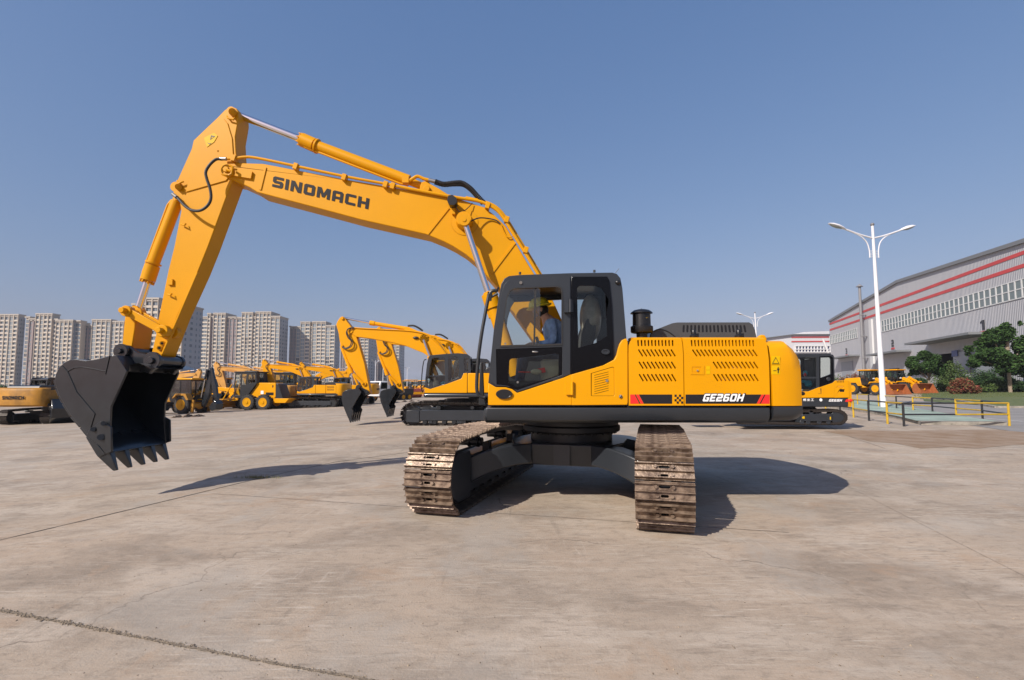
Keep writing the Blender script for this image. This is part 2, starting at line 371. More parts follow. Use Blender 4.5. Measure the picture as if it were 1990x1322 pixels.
def door(poly, slots, nm):
    P2 = PP(poly, YN); d = MB(); zs = sorted(p[1] for p in P2); cuts = [zs[0]] + [h(v) for v in (748, 724, 699, 677)] + [zs[-1]]
    def xat(z, side):
        xs_ = []
        for a_, b_ in zip(P2, P2[1:] + P2[:1]):
            if (a_[1] - z) * (b_[1] - z) <= 0 and abs(a_[1] - b_[1]) > 1e-6: xs_.append(a_[0] + (b_[0] - a_[0]) * (z - a_[1]) / (b_[1] - a_[1]))
        return min(xs_) if side < 0 else max(xs_)
    mid = (min(p[0] for p in P2) + max(p[0] for p in P2)) / 2
    for za, zb in zip(cuts, cuts[1:]):
        lf = [p for p in P2 if p[0] < mid and za + 1e-4 < p[1] < zb - 1e-4]; rt = [p for p in P2 if p[0] >= mid and za + 1e-4 < p[1] < zb - 1e-4]
        e_ = 1e-5; bnd = [(xat(za + e_, -1), za)] + [(xat(za + e_, 1), za)] + sorted(rt, key=lambda p: p[1]) + [(xat(zb - e_, 1), zb), (xat(zb - e_, -1), zb)] + sorted(lf, key=lambda p: -p[1])
        hs = [PP(q, YN) for q in slots]; hs = [q for q in hs if za < sum(p[1] for p in q) / len(q) < zb]
        rings_ = [bnd] + hs; flat_ = [p for r in rings_ for p in r]; tri_ = tessellate_polygon([[Vector((p[0], p[1], 0)) for p in r] for r in rings_])
        d.add([(p[0], YN, p[1]) for p in flat_], [tuple(t) for t in tri_]); o_ = len(bnd)
        for q in hs:
            m_ = len(q); d.add([(p[0], YN, p[1]) for p in q] + [(p[0], YN + .03, p[1]) for p in q], [(i, (i + 1) % m_, m_ + (i + 1) % m_, m_ + i) for i in range(m_)])
    for a_, b_ in zip(P2, P2[1:] + P2[:1]): d.add([(a_[0], YN, a_[1]), (b_[0], YN, b_[1]), (b_[0], YN + .03, b_[1]), (a_[0], YN + .03, a_[1])], [(0, 1, 2, 3)])
    # rolled top edge back to the hood
    top = [q for q in PP(poly, YN) if q[1] > h(662)]; xa, xb = min(t[0] for t in top), max(t[0] for t in top); zt = h(658.8)
    pr = [(YN + .004, zt - .012), (YN + .02, zt + .008), (YN + .06, zt + .022), (YN + .12, zt + .03), (YN + .3, zt + .032), (YN + .3, zt - .02), (YN + .03, zt - .02)]
    d.loft([[(x, y, z) for y, z in pr] for x in (xa + .012, xb - .004)])
    return part(d, nm, YEL)
d1 = door(pa, sl1, 'engine_door'); d2 = door(pb, sl2, 'engine_door')
# flank core behind doors: dark engine bay with machinery, top hood
core = MB(); xa, xb = P(1222, 700, YN).x, P(1497, 700, YN).x
core.box(xa + .02, xb - .02, YN + .11, 8.9, 1.262, h(664))
part(core, 'engine_bay', BLK, smooth=False)
eng = MB(); rr = random.Random(3)
for i in range(26):
    x = P(1400 + rr.random() * 80, 700, YN).x; z = h(690 + rr.random() * 75)
    eng.cyl((x - .05, YN + .06, z), (x + .05 + rr.random() * .06, YN + .08, z + rr.uniform(-.05, .05)), .012 + rr.random() * .016, n=8)
part(eng, 'engine_pipework', STEEL)
top = MB().box(xa, xb, YN + .3, 8.7, h(664), h(658))
part(top, 'engine_hood', YEL, bevel=.02)
seam = MB().box(P(1218.5, 700, YN).x, P(1224, 700, YN).x, YN + .03, 8.9, 1.262, h(662)); part(seam, 'bulkhead', BLK, smooth=False)
# latch plate and small labels on the second door
s = MB().prism(QQ([(895, 755), (1062, 760), (1062, 872), (895, 868)], YN - .006, 1200, 590, 6.297), YN - .006, YN, [QQ([(912, 775), (1025, 775), (1022, 850), (912, 850)], YN - .006, 1200, 590, 6.297)])
s.prism(QQ([(925, 790), (1008, 790), (1008, 838), (925, 838)], YN - .003, 1200, 590, 6.297), YN - .003, YN)
lt = s.build('latch_plate', YEL, d2, origin=ORG[ex.name])
s = MB().cyl(P(1355.5, 720.3, YN - .012), P(1355.5, 720.3, YN), .011, n=12); s.build('lock', STEEL, d2, origin=ORG[ex.name])
s = MB().sheet(QQ([(1084, 765), (1134, 765), (1134, 812), (1084, 812)], YN - .003, 1200, 590, 6.297), YN - .003).sheet(QQ([(1084, 818), (1134, 818), (1134, 865), (1084, 865)], YN - .003, 1200, 590, 6.297), YN - .003)
s.build('small_label', DECY, d2, smooth=False, origin=ORG[ex.name])
# stripe decals
Yd = YN - .003
q = lambda pts: QQ(pts, Yd, 1200, 590, 6.297)
s = MB().sheet(q([(262, 1114), (668, 1114), (668, 1226), (322, 1226)]), Yd).sheet(q([(210, 1114), (222, 1114), (282, 1226), (268, 1226)]), Yd)
for i in range(4):
    for j in range(4):
        if (i + j) % 2 == 0:
            a, b = 697 + i * 27, 1114 + j * 28; s.sheet(q([(a + .4, b + .4), (a + 26.6, b + .4), (a + 26.6, b + 27.6), (a + .4, b + 27.6)]), Yd)
s.build('stripe_decal', DECB, d1, smooth=False, origin=ORG[ex.name])
s = MB().sheet(q([(156, 1114), (208, 1114), (266, 1226), (156, 1226)]), Yd).sheet(q([(224, 1114), (260, 1114), (320, 1226), (284, 1226)]), Yd)
s.build('red_flash', DECR, d1, smooth=False, origin=ORG[ex.name])
s = MB().sheet(q([(833, 1114), (1760, 1114), (1700, 1226), (833, 1226)]), Yd).sheet(q([(1800, 1114), (1812, 1114), (1752, 1226), (1740, 1226)]), Yd)
s.build('stripe_decal', DECB, d2, smooth=False, origin=ORG[ex.name])
s = MB().sheet(q([(1764, 1114), (1798, 1114), (1738, 1226), (1704, 1226)]), Yd).sheet(q([(1814, 1114), (1862, 1114), (1862, 1226), (1754, 1226)]), Yd)
s.build('red_flash', DECR, d2, smooth=False, origin=ORG[ex.name])
tl = lambda a, b, Y: P(1200 + a / 6.297, 590 + b / 6.297, Y)
s = MB(); letters(s, 'GE260H', tl(1028, 1207, YN - .006), tl(1540, 1207, YN - .006), tl(1062, 1098, YN - .006), (0, 0, 0), gap=.06)
s.build('number_outline', DECB, d2, smooth=False, origin=ORG[ex.name])
s = MB(); letters(s, 'GE260H', tl(1038, 1199, YN - .009), tl(1530, 1199, YN - .009), tl(1068, 1106, YN - .009), (0, 0, 0), gap=.13)
s.build('model_number', DECW, d2, smooth=False, origin=ORG[ex.name])
# ---- charcoal hood cover, precleaner, small exhaust caps
Yh = 6.62
hp = [(1262, 658), (1268, 645), (1282, 638), (1297, 632), (1306, 628.5), (1316, 626.8), (1456, 626.6), (1463, 631), (1467.5, 642), (1471, 658)]
sx = [slot(1329 + i * 7.35, 632, 646, (-.6 + i * .17)) for i in range(17)]
fr = PP(hp, Yh); s = MB().prism(fr, Yh, Yh + .02, [PP(q_, Yh) for q_ in sx if True])
cx_ = sum(p[0] for p in fr) / len(fr)
s.loft([[(p[0], Yh + .02, p[1]) for p in fr], [(p[0], 8.0, p[1]) for p in fr]])
part(s, 'hood_cover', HOODG, bevel=.02)
s = MB()
for i, q_ in enumerate(sx):
    s.sheet(PP(q_, Yh - .002), Yh - .002)
part(s, 'hood_slot_shade', BLK, smooth=False)  # black sheets over the slots, their inner shade put in as colour
Yp = 6.42; c = P(1247.5, 657, Yp); pz = lambda py: P(1247, py, Yp).z - c.z; sc_ = Yp / F
s = MB().lathe(c, [(10 * sc_, -.05), (10.5 * sc_, pz(649)), (20 * sc_, pz(647)), (21.4 * sc_, pz(645)), (21.4 * sc_, pz(635)), (17.5 * sc_, pz(633)), (17 * sc_, pz(611)), (17 * sc_, pz(610)), (21.5 * sc_, pz(609.5)), (20.5 * sc_, pz(607.5)), (15 * sc_, pz(603.5)), (8 * sc_, pz(601.8)), (1.5 * sc_, pz(601.5)), (1.2 * sc_, pz(600))], n=32)
pc = part(s, 'precleaner', BLK)
s = MB()
for k in range(-5, 5): # small yellow wing mark on the bowl
    a0 = R(-90 + k * 9); a1 = R(-90 + (k + 1) * 9); r_ = 17.15 * sc_
    z0 = c.z + pz(624.5) + .004 * math.sin(k); z1 = z0 + (.022 + .022 * (k + 5) / 10)
    s.add([(c.x + r_ * math.cos(a0), c.y + r_ * math.sin(a0), z0), (c.x + r_ * math.cos(a1), c.y + r_ * math.sin(a1), z0 + .003), (c.x + r_ * math.cos(a1), c.y + r_ * math.sin(a1), z1), (c.x + r_ * math.cos(a0), c.y + r_ * math.sin(a0), z1 - .012)], [(0, 1, 2, 3)])
s.build('wing_mark', DECY, pc, smooth=False, origin=ORG[ex.name])
for px in (1348, 1435.5):
    cc = P(px, 657.5, 6.3); s = MB().lathe(cc, [(.045, 0), (.05, .03), (.03, .05), (.032, .09), (.02, .11)], n=12).obox(cc + Vector((.03, 0, .03)), (1, 0, 0), (0, 1, 0), (0, 0, 1), .03, .02, .03)
    part(s, 'hood_latch', BLK)
s = MB().tube([P(1264, 662, 6.5), P(1266, 648, 6.5), P(1282, 640, 6.5), P(1300, 646, 6.5), P(1312, 655, 6.5)], .009, sm=5); part(s, 'grab_rail', GREYD)
# far flank tool boxes (seen through the cab)
s = MB().box(-.30, .75, 8.25, 8.95, 1.262, 1.82); part(s, 'tool_box', YEL, bevel=.02)
s = MB().box(1.1, 1.42, 7.95, 8.9, 1.262, 2.0); part(s, 'fuel_tank', YEL, bevel=.02)
# ---- cab
YC, YF = 6.14, 7.08
c4 = lambda pts: [(900 + a / 3.889, 510 + b / 3.889) for a, b in pts]
outer = [(949, 790), (949, 742.7), (960.4, 633.4), (970.7, 569), (974, 552), (980, 541.5), (989, 536.6), (1010.6, 534.4), (1105.7, 531), (1190, 529.8), (1199, 532.5), (1206, 541), (1209.8, 561.4), (1215, 625), (1217.5, 657.9), (1219, 790)]
holeA = [(966, 760), (968, 690), (978, 600), (988, 566), (998, 554), (1090, 548), (1096, 560), (1097, 740)]
holeB = [(1116, 740), (1116, 546), (1178, 545), (1184, 597), (1188, 697)]
cab = MB().prism(PP(outer, YC), YC, YC + .05, [PP(holeA, YC), PP(holeB, YC)])
# far side with a large window, roof, rear frame, front frame
def far(pts, Yt=YF): return [(P(a, b, YC).x, P(a, b, YC).z) for a, b in pts]
cab.prism(far(outer), YF, YF + .05, [far([(975, 690), (985, 600), (992, 575), (1000, 562), (1120, 556), (1124, 680)]), far([(1137, 680), (1132, 556), (1180, 556), (1187, 680)])])
rl = far([(980, 541.5), (989, 536.6), (1010.6, 534.4), (1105.7, 531), (1190, 529.8), (1199, 532.5), (1197, 546), (990, 549)])
cab.prism(rl, YC + .05, YF)
fl = far([(951, 740), (1216, 740), (1218, 790), (951, 790)]); cab.prism(fl, YC + .05, YF)
rw = far([(1196, 541), (1206, 541), (1211, 600), (1201, 600)]); cab.prism(rw, YC + .05, YF)
rw = far([(1209, 668), (1217, 668), (1217, 738), (1209, 738)]); cab.prism(rw, YC + .05, YF)
cb = part(cab, 'cab', GREY, bevel=.006)
# door
dpoly = [(953.5, 742), (964, 634), (974, 573), (980, 553), (988, 545), (998, 542), (1108, 537), (1108, 727.5), (1095, 732), (1005.6, 762), (995, 754), (983, 751), (964, 750)]
win = [(972.5, 673), (976, 640), (985, 578), (990, 566), (998, 560.5), (1083, 556.8), (1090, 559), (1092.3, 566), (1092.3, 669.5)]
low = [(964, 678.8), (1092.8, 674.5), (1092.8, 729), (1005.6, 758.5), (987, 750), (965, 747.5)]
d = MB().prism(PP(dpoly, YC - .03), YC - .03, YC - .004, [PP(win, YC - .03), PP(low, YC - .03)])
dr = part(d, 'door', GREY, bevel=.005)
OX = ORG[ex.name]
def ring_in(poly, k):
    cx = sum(p[0] for p in poly) / len(poly); cy = sum(p[1] for p in poly) / len(poly)
    return [(cx + (p[0] - cx) * (1 - k / 60), cy + (p[1] - cy) * (1 - k / 50)) for p in poly]
s = MB().prism(PP(ring_in(win, -1.2), YC - .038), YC - .038, YC - .03, [PP(ring_in(win, 1.2), YC - .038)])
s.prism(PP([(1038.5, 561), (1042, 561), (1040, 671), (1036.5, 671)], YC - .02), YC - .022, YC - .008)
s.build('window_gasket', RUB, dr, origin=OX)
lowp = [(990, 701), (993, 697.5), (1080, 687.3), (1085.6, 690), (1085.6, 729.5), (1007, 753.5), (988, 744)]
s = MB().prism(PP(low, YC - .02), YC - .02, YC - .012, [PP(lowp, YC - .02)]); s.build('black_glass_panel', BLKG, dr, origin=OX)
s = MB().prism(PP(lowp, YC - .018), YC - .018, YC - .014); s.build('lower_window', GLS2, dr, origin=OX, smooth=False)
s = MB().prism(PP([(972.5, 673), (976, 640), (985, 578), (990, 566), (998, 560.5), (1046, 559), (1050, 563), (1050, 671.5)], YC - .017), YC - .017, YC - .013)
s.build('window_pane', GLS, dr, origin=OX, smooth=False)
s = MB().prism(PP([(1110.8, 727.5), (1095, 734.6), (1005, 764), (995, 756.5), (982.3, 753), (963, 752.6), (949, 744.5), (948.4, 787.6), (1110.8, 787.8)], YN + .01), YN + .01, YC - .005)
s.build('door_skirt', YEL, dr, origin=OX).modifiers.new('b', 'BEVEL').width = .006
s = MB().lathe(P(979.7, 766, YN - .001), [(.1, -.012), (.085, -.014), (.06, -.002), (.03, .0)], n=24, axis=(0, 1, 0))
o_ = len(s.v)
cc = P(979.7, 766, YN); s.v = [(cc.x + (x - cc.x), y, cc.z + (z - cc.z) * .58) for x, y, z in s.v]; s.build('door_handle', BLK, dr, origin=OX)
for a, b, c_, d_ in ((1097.5, 582, 1105, 607), (1100.5, 742, 1108.5, 767.5)):
    m_ = GREY if b < 700 else YEL
    s = MB().prism(PP([(a, b), (c_, b), (c_, d_), (a, d_)], YN - .03), YN - .02, YC - .03).cyl(P((a + c_) / 2 + 7, b, YN - .01), P((a + c_) / 2 + 7, d_, YN - .01), .022, n=12)
    s.prism(PP([(c_ + 4, b + 2), (c_ + 9, b + 2), (c_ + 9, d_ - 1), (c_ + 4, d_ - 1)], YN), YN, YC)
    s.build('hinge', m_, dr, origin=OX)
s = MB()
for (a, b) in ((1040, 684),): s.ball(P(a, b, YC - .025), .02, 2, .5, .6, 8)
for (a, b) in ((982, 668), (1006, 743)): s.cyl(P(a, b, YC - .03), P(a, b, YC - .015), .014, n=10)
s.cyl(P(1012, 549.5, YC - .045), P(1012, 549.5, YC - .03), .02, n=12)
s.build('window_latch', STEEL, dr, origin=OX)
# rear quarter window
rear = [(1110.8, 538), (1180, 537.6), (1184, 545), (1189.3, 595), (1193, 697), (1172.6, 709.5), (1110.8, 727.3)]
rwin = [(1121.5, 560), (1126, 555.8), (1157, 555.2), (1170, 560), (1176.5, 572), (1180, 653), (1157, 667), (1124, 676)]
s = MB().prism(PP(rear, YC - .02), YC - .02, YC - .004, [PP(rwin, YC - .02)])
rp_ = part(s, 'quarter_panel', BLKG, bevel=.003)
s = MB().prism(PP(rwin, YC - .014), YC - .014, YC - .010); s.build('quarter_pane', GLS2, rp_, origin=OX, smooth=False)
s = MB().lathe(P(1176.5, 684, YC - .03), [(.052, -.005), (.05, -.016), (.03, -.016), (.026, -.004)], n=20, axis=(0, 1, 0)); cc = P(1176.5, 684, YC)
s.v = [(x, y, cc.z + (z - cc.z) * .65) for x, y, z in s.v]; s.build('door_catch', GREY, rp_, origin=OX)
# yellow lower flank behind the door
flank = [(1110.8, 728.2), (1172.6, 710.4), (1193.5, 699.5), (1199, 690), (1202, 677), (1205, 668), (1209.5, 661.2), (1216, 657.9), (1218, 659), (1220, 664), (1220.3, 782), (1219, 787.2), (1110.8, 787.8)]
vent = [(1149, 725.5), (1190, 713.2), (1193.5, 715), (1194.5, 768), (1193, 770), (1150.5, 770), (1149, 768.5)]
s = MB().prism(PP(flank, YN + .01), YN + .01, YC - .003, [PP(vent, YN + .01)])
fk = part(s, 'side_panel', YEL, bevel=.006)
s = MB(); vi = [(1150, 726), (1190, 714.2), (1192.8, 716), (1193.6, 768), (1192.5, 769.2), (1151, 769.2), (1149.8, 768)]
lou = []
for i in range(9):
    y_ = 728 + i * 4.5; lou.append([(1155, y_ + 1.3), (1183, y_ - 5.7), (1183, y_ - 4.7), (1155, y_ + 2.3)])
s.prism(PP(vi, YN + .013), YN + .013, YN + .02, [PP(l, YN + .013) for l in lou]); s.build('vent_grille', YEL, fk, origin=OX)
s = MB().cyl(P(1179.5, 740, YN + .005), P(1179.5, 740, YN + .02), .017, n=14).cyl(P(1206, 770.5, YN), P(1206, 770.5, YN + .012), .02, n=14); s.build('lock', STEEL, fk, origin=OX)
s = MB().cyl(P(1207, 768.5, YN + .002), P(1204.5, 773, YN + .002), .014, n=10); s.build('keyhole_cover', BLK, fk, origin=OX)
# cab furniture
s = MB().box(.48, .98, 6.36, 6.86, 1.72, 1.84); s.prism([(.86, 1.80), (1.0, 1.80), (1.12, 2.45), (1.0, 2.50), (.90, 2.2)], 6.38, 6.84).prism([(1.02, 2.50), (1.10, 2.48), (1.14, 2.72), (1.06, 2.74)], 6.5, 6.72)
st = part(s, 'seat', SEATG, bevel=.03)
s = MB().box(.36, 1.0, 6.24, 6.34, 1.46, 1.86).box(.40, .98, 6.34, 6.9, 1.42, 1.72); s.build('seat_base', BEIGE, st, origin=OX).modifiers.new('b', 'BEVEL').width = .03
s = MB(); s.ball((1.04, 6.58, 2.42), .20, .7, 1.1, 1.6, 12); s.build('plastic_cover', PLAST, st, origin=OX)
s = MB().tube([(.05, 6.52, 1.5), (.10, 6.52, 1.95), (.2, 6.52, 2.02)], .018, sm=5).tube([(.05, 6.68, 1.5), (.10, 6.68, 1.95), (.2, 6.68, 2.02)], .018, sm=5).box(.22, .5, 6.22, 6.30, 1.93, 2.0).tube([(.34, 6.26, 1.97), (.32, 6.26, 2.1), (.3, 6.26, 2.14)], .02, sm=4)
part(s, 'control_levers', BLK)
s = MB().tube([P(1100, 672, 6.9), P(1090, 655, 6.9), P(1080, 662, 6.9), P(1060, 676, 6.9)], .014, sm=4); part(s, 'arm_rest_rail', BLK)
s = MB().obox((.34, 6.22, 1.71), (.97, 0, .2), (0, 1, 0), (-.2, 0, .97), .075, .02, .032); s.tube([(.28, 6.22, 1.70), (.20, 6.22, 1.695), (.08, 6.22, 1.70)], .008); 
lv = part(s, 'red_lever', DECR, bevel=.006)
s = MB().ball((.30, 6.20, 1.70), .06, 1.2, .5, .6, 8); s.build('lever_boot', BEIGE, lv, origin=OX)
# mirror bracket rails ahead of the cab
q = lambda pts: [P(900 + a / 3.889, 510 + b / 3.889, 6.16) for a, b in pts]
s = MB().tube(q([(262, 212), (225, 215), (200, 235), (188, 280), (165, 400), (140, 540), (118, 700), (106, 850), (104, 960), (118, 1002), (150, 1020), (165, 1018)]), .022, sm=5)
part(s, 'handrail', GREYD)
s = MB().prism(QQ([(185, 225), (222, 225), (215, 290), (190, 295)], 6.16, 900, 510, 3.889), 6.14, 6.18).cyl(P(969, 563, 6.16), P(966, 562, 6.16), .03).tube(q([(262, 236), (235, 250), (215, 262)]), .015)
part(s, 'rail_bracket', BLK)
s = MB().prism(QQ([(128, 760), (150, 755), (160, 1010), (178, 1080), (120, 1080), (122, 1000)], 6.45, 900, 510, 3.889), 6.4, 6.5); part(s, 'mirror_post', GREYD, bevel=.01)
s = MB()
for a, b in ((1010.5, 533.5), (1155, 529.5)): s.cyl(P(a, b, 6.2), P(a, b - 4.5, 6.2), .016, n=10)
part(s, 'roof_bolt', GREY)
s = MB().tube([P(1196, 531, 6.3), P(1203, 522, 6.3)], .003); part(s, 'aerial', BLK)
s = MB().ball(P(1201, 549, YC - .01), .035, 1, .6, .8, 8); part(s, 'rear_lamp', BLK)

# ---- boom
YB0, YB1 = 7.33, 7.71
bo = [(429, 339), (427, 330), (430, 321), (438, 316.3), (467.7, 316.8), (510.8, 318.2), (673, 349), (760, 363.5), (813.4, 373), (860, 382), (888, 385.5), (917.8, 395.3), (940.5, 402.5), (960.9, 418), (983.6, 440.6), (1006, 479), (1029, 517.8), (1046, 545), (1075, 585), (1100, 640), (1108, 690), (1098, 708), (1080, 712), (1066, 700), (1038, 664), (1005, 618), (985, 590), (966.6, 558.6), (938, 526), (922, 508.5), (904, 493.5), (881.5, 479.5), (858.8, 468), (829.3, 456), (700, 427), (651.8, 414), (499.3, 373.7), (484, 364)]
s = MB().prism(PP(bo, YB0), YB0, YB1, [PP([(441 + 5 * math.cos(t), 328 + 5 * math.sin(t)) for t in [k * math.pi / 4 for k in range(8)]], YB0)])
bm = part(s, 'boom', YELB, bevel=.012)
Yw = YB0 - .006
c4b = lambda pts: [(440 + a / 4.7214, 200 + b / 4.7214) for a, b in pts]
for l in (c4b([(350, 590), (368, 594), (318, 800), (300, 796)]), [(829, 455), (871, 403), (873.5, 405), (832, 457)], [(954, 530), (1000.5, 470), (1003, 472), (957, 533)]): MB().prism(PP(l, Yw), Yw - .008, YB0).build('weld_strip', YELB, bm, origin=OX)
MB().prism(PP([(452, 328), (492, 335), (489, 348.5), (450, 342)], Yw), Yw - .03, YB0).build('tip_plate', YELB, bm, origin=OX)
s = MB()
s.lathe(P(903, 432, YB0), [(27 * .0075, 0), (27 * .0075, -.012), (24 * .0075, -.014), (16 * .0075, -.014), (13 * .0075, -.10)], n=36, axis=(0, -1, 0))
MB().lathe(P(903, 432, YB0), [(.2, -.0), (.2, .008), (.13, .010), (.11, .14), (.11, .16)], n=36, axis=(0, -1, 0)).build('boss', YELB, bm, origin=OX)
s.build('boss_ring', YELB, bm, origin=OX)
s = MB(); letters(s, 'SINOMACH', P(528.5, 362.5, Yw), P(715.5, 406.8, Yw), P(531.5, 342, Yw), (0, 0, 0), gap=.16)
s.build('brand_lettering', DECG, bm, smooth=False, origin=OX)
def pin(a, b, Yo, Yi, r, mm=YELB, nm='pin', hexa=False, par=None):
    s = MB().cyl(P(a, b, Yo + .02), P(a, b, Yo + .02) + Vector((0, Yi - Yo, 0)), r, n=28).cyl(P(a, b, Yo + .02) + Vector((0, -.025, 0)), P(a, b, Yo + .02), r * .55, n=6 if hexa else 20)
    if par: o = s.build(nm, mm, par, origin=OX); md = o.modifiers.new('b', 'BEVEL'); md.width = .006; return o
    return part(s, nm, mm, bevel=.006)
pin(440, 330, 7.24, 7.8, .085, hexa=True, nm='boom_tip_pin')
s = MB().tube([P(446, 322, 7.22), P(452, 325, 7.22), P(450, 338, 7.22), P(444, 341, 7.22)], .018).tube([P(449, 333, 7.22), P(440, 330, 7.22)], .02); part(s, 'pin_retainer', YELB)
# bracket for arm cylinder, on top of boom
s = MB().prism(PP([(812, 376), (817, 362), (819, 354), (826, 352), (835, 357), (852, 366), (880, 384), (874, 386)], 7.40), 7.40, 7.46).prism(PP([(812, 376), (817, 362), (819, 354), (826, 352), (835, 357), (852, 366), (880, 384), (874, 386)], 7.40), 7.60, 7.66)
s.cyl(P(828.7, 366, 7.36), P(828.7, 366, 7.36) + Vector((0, .35, 0)), .05, n=20); part(s, 'cylinder_bracket', YELB, bevel=.008)
def ram(pts, Y, rr_, rb, nm, mrod=CHR, mbar=YELB, clev=None, side=1):
    """pts: rod eye, gland, barrel start, barrel end, base eye (photo px)"""
    a, g, b0, b1, e = [P(*p, Y) for p in pts]
    s = MB().cyl(g, b0, rb * 1.22, n=28).cyl(b0, b1, rb, n=28)
    dd = (b1 - b0).normalized(); s.cyl(g - dd * .035, g, rb * .9, n=28); s.cyl(b0 + dd * .02, b0 + dd * .05, rb * 1.3, n=28)
    s.cyl(b1, e, rb * .72, rb * .6, n=20); s.cyl(e - Vector((0, rb * .8, 0)), e + Vector((0, rb * .8, 0)), rb * .95, n=24)
    for k in range(8):
        t = k * math.pi / 4; u = dd.orthogonal().normalized(); w_ = dd.cross(u); o_ = (u * math.cos(t) + w_ * math.sin(t)) * rb * 1.05
        s.cyl(g + o_ - dd * .05, g + o_, .011, n=6)
    # feed pipe alongside the barrel
    n_ = Vector((0, -1, 0)).cross(dd).normalized() * (rb * 1.12 * side) + Vector((0, -rb * .35, 0))
    s.tube([g + dd * .06 + n_ * .8, g + dd * .10 + n_, b1 - dd * .1 + n_, b1 - dd * .02 + n_ * .8], .018)
    bb = part(s, nm, mbar, bevel=.004)
    s = MB().cyl(a, g, rr_, n=24); s.build('piston_rod', mrod, bb, origin=OX)
    s = MB().cyl(a - Vector((0, rr_ * 1.5, 0)), a + Vector((0, rr_ * 1.5, 0)), rr_ * 1.2, n=24); s.build('rod_eye', mbar, bb, origin=OX)
    return bb
ram([(454, 220.5), (587, 272), (612, 283), (795, 352), (828.7, 366)], 7.53, .054, .088, 'arm_cylinder', side=-1)
for Yc in (7.10, 7.93):
    a = P(903, 431, 7.10); g = P(950.3, 571.5, 7.10); dd = (g - a).normalized(); e = a + dd * 2.35
    a, g, e = [Vector((v.x, Yc, v.z)) for v in (a, g, e)]
    s = MB().cyl(g, e, .095, n=28).cyl(g, g + dd * .22, .115, n=28).cyl(g - dd * .03, g, .08, n=24); bb = part(s, 'boom_cylinder', YELB, bevel=.004)
    MB().cyl(a, g, .043, n=24).build('piston_rod', CHR, bb, origin=OX)
    s = MB().cyl(a - Vector((0, .09, 0)), a + Vector((0, .09, 0)), .085, n=28).cyl(a - Vector((0, .10, 0)), a - Vector((0, .09, 0)), .03, n=16); s.build('rod_eye', YELB, bb, origin=OX)
# pipes and hoses along the boom
s = MB().tube([P(435, 309.5, 7.3), P(458, 308, 7.3), P(476, 305.5, 7.3), P(500, 307.5, 7.3), P(575, 323, 7.3), P(670, 343, 7.3), P(750, 357.5, 7.3)], .022, sm=4)
s.tube([P(750, 357.5, 7.3), P(800, 368, 7.3), P(880, 383, 7.3), P(925, 390, 7.3), P(950, 399, 7.3), P(972, 415, 7.3), P(996, 452, 7.3), P(1026, 500, 7.3), P(1053, 545, 7.3)], .026, sm=4)
s.tube([P(905, 385, 7.42), P(950, 396, 7.42), P(975, 414, 7.42), P(1000, 452, 7.42), P(1030, 501, 7.42), P(1056, 544, 7.42)], .03, sm=4)
for a, b in ((456, 309), (576, 325), (670, 346), (750, 360), (764, 363), (948, 401), (985, 428), (1022, 487)):
    s.obox(P(a, b, 7.31), (1, 0, -.3), (0, 1, 0), (.3, 0, 1), .03, .05, .045)
part(s, 'hydraulic_pipe', YELB, bevel=.003)
s = MB().tube([P(432, 310, 7.2), P(420, 310, 7.18), P(408, 320, 7.16), P(400, 334, 7.15), P(402, 348, 7.15), P(408, 366, 7.15), P(410, 385, 7.15), P(404, 399, 7.15), P(390, 409, 7.15), P(374, 409, 7.2), P(360, 401, 7.25), P(346, 386, 7.3), P(337, 379, 7.35)], .021, sm=6)
part(s, 'arm_hose', RUB)
s = MB().tube([P(846, 352, 7.42), P(862, 357, 7.42), P(882, 355, 7.4), P(898, 355, 7.4), P(914, 365, 7.4), P(926, 378, 7.4), P(941, 394, 7.4)], .025, sm=14, rib=.009, n=10)
s.tube([P(845, 355, 7.6), P(862, 360, 7.6), P(882, 359, 7.6), P(900, 360, 7.6), P(914, 369, 7.6), P(926, 382, 7.6), P(938, 396, 7.6)], .025, sm=14, rib=.009, n=10)
part(s, 'boom_hose', RUB)
s = MB().tube([P(790, 356, 7.45), P(803, 347, 7.42), P(812, 343, 7.42), P(824, 348, 7.42), P(833, 350, 7.42)], .026, sm=4).obox(P(789, 351, 7.45), (1, 0, 0), (0, 1, 0), (0, 0, 1), .05, .05, .05); part(s, 'elbow_pipe', YELB)
s = MB().cyl(P(833, 350, 7.42), P(846, 353, 7.42), .03, n=14).cyl(P(440, 309, 7.2), P(428, 309, 7.2), .026, n=12).cyl(P(336, 378, 7.35), P(344, 384, 7.3), .027, n=12); part(s, 'hose_fitting', STEEL)
# work lamp on the boom
s = MB().prism(PP([(872, 383), (880, 381.5), (888, 388), (889, 396), (884, 401.5), (874, 401), (870, 393)], 7.18), 7.12, 7.26).tube([P(886, 400, 7.2), P(889, 408, 7.2), P(895, 412, 7.2), P(905, 408, 7.25), P(918, 395, 7.3)], .007, sm=5)
part(s, 'work_lamp', BLK, bevel=.012)
s = MB().prism(PP([(877, 401), (884, 401), (885, 416), (878, 416)], 7.25), 7.25, 7.33); part(s, 'lamp_bracket', YELB, bevel=.004)
s = MB().tube([P(911, 432, 7.2), P(930, 424, 7.25), P(950, 425, 7.3), P(965, 429, 7.3), P(973, 436, 7.3)], .010, sm=5); part(s, 'grease_hose', RUB)
s = MB().tube([P(973, 436, 7.3), P(980, 452, 7.3), P(987, 461, 7.3), P(996, 459, 7.3), P(1000, 455, 7.3)], .008, sm=5); part(s, 'grease_pipe', YELB)
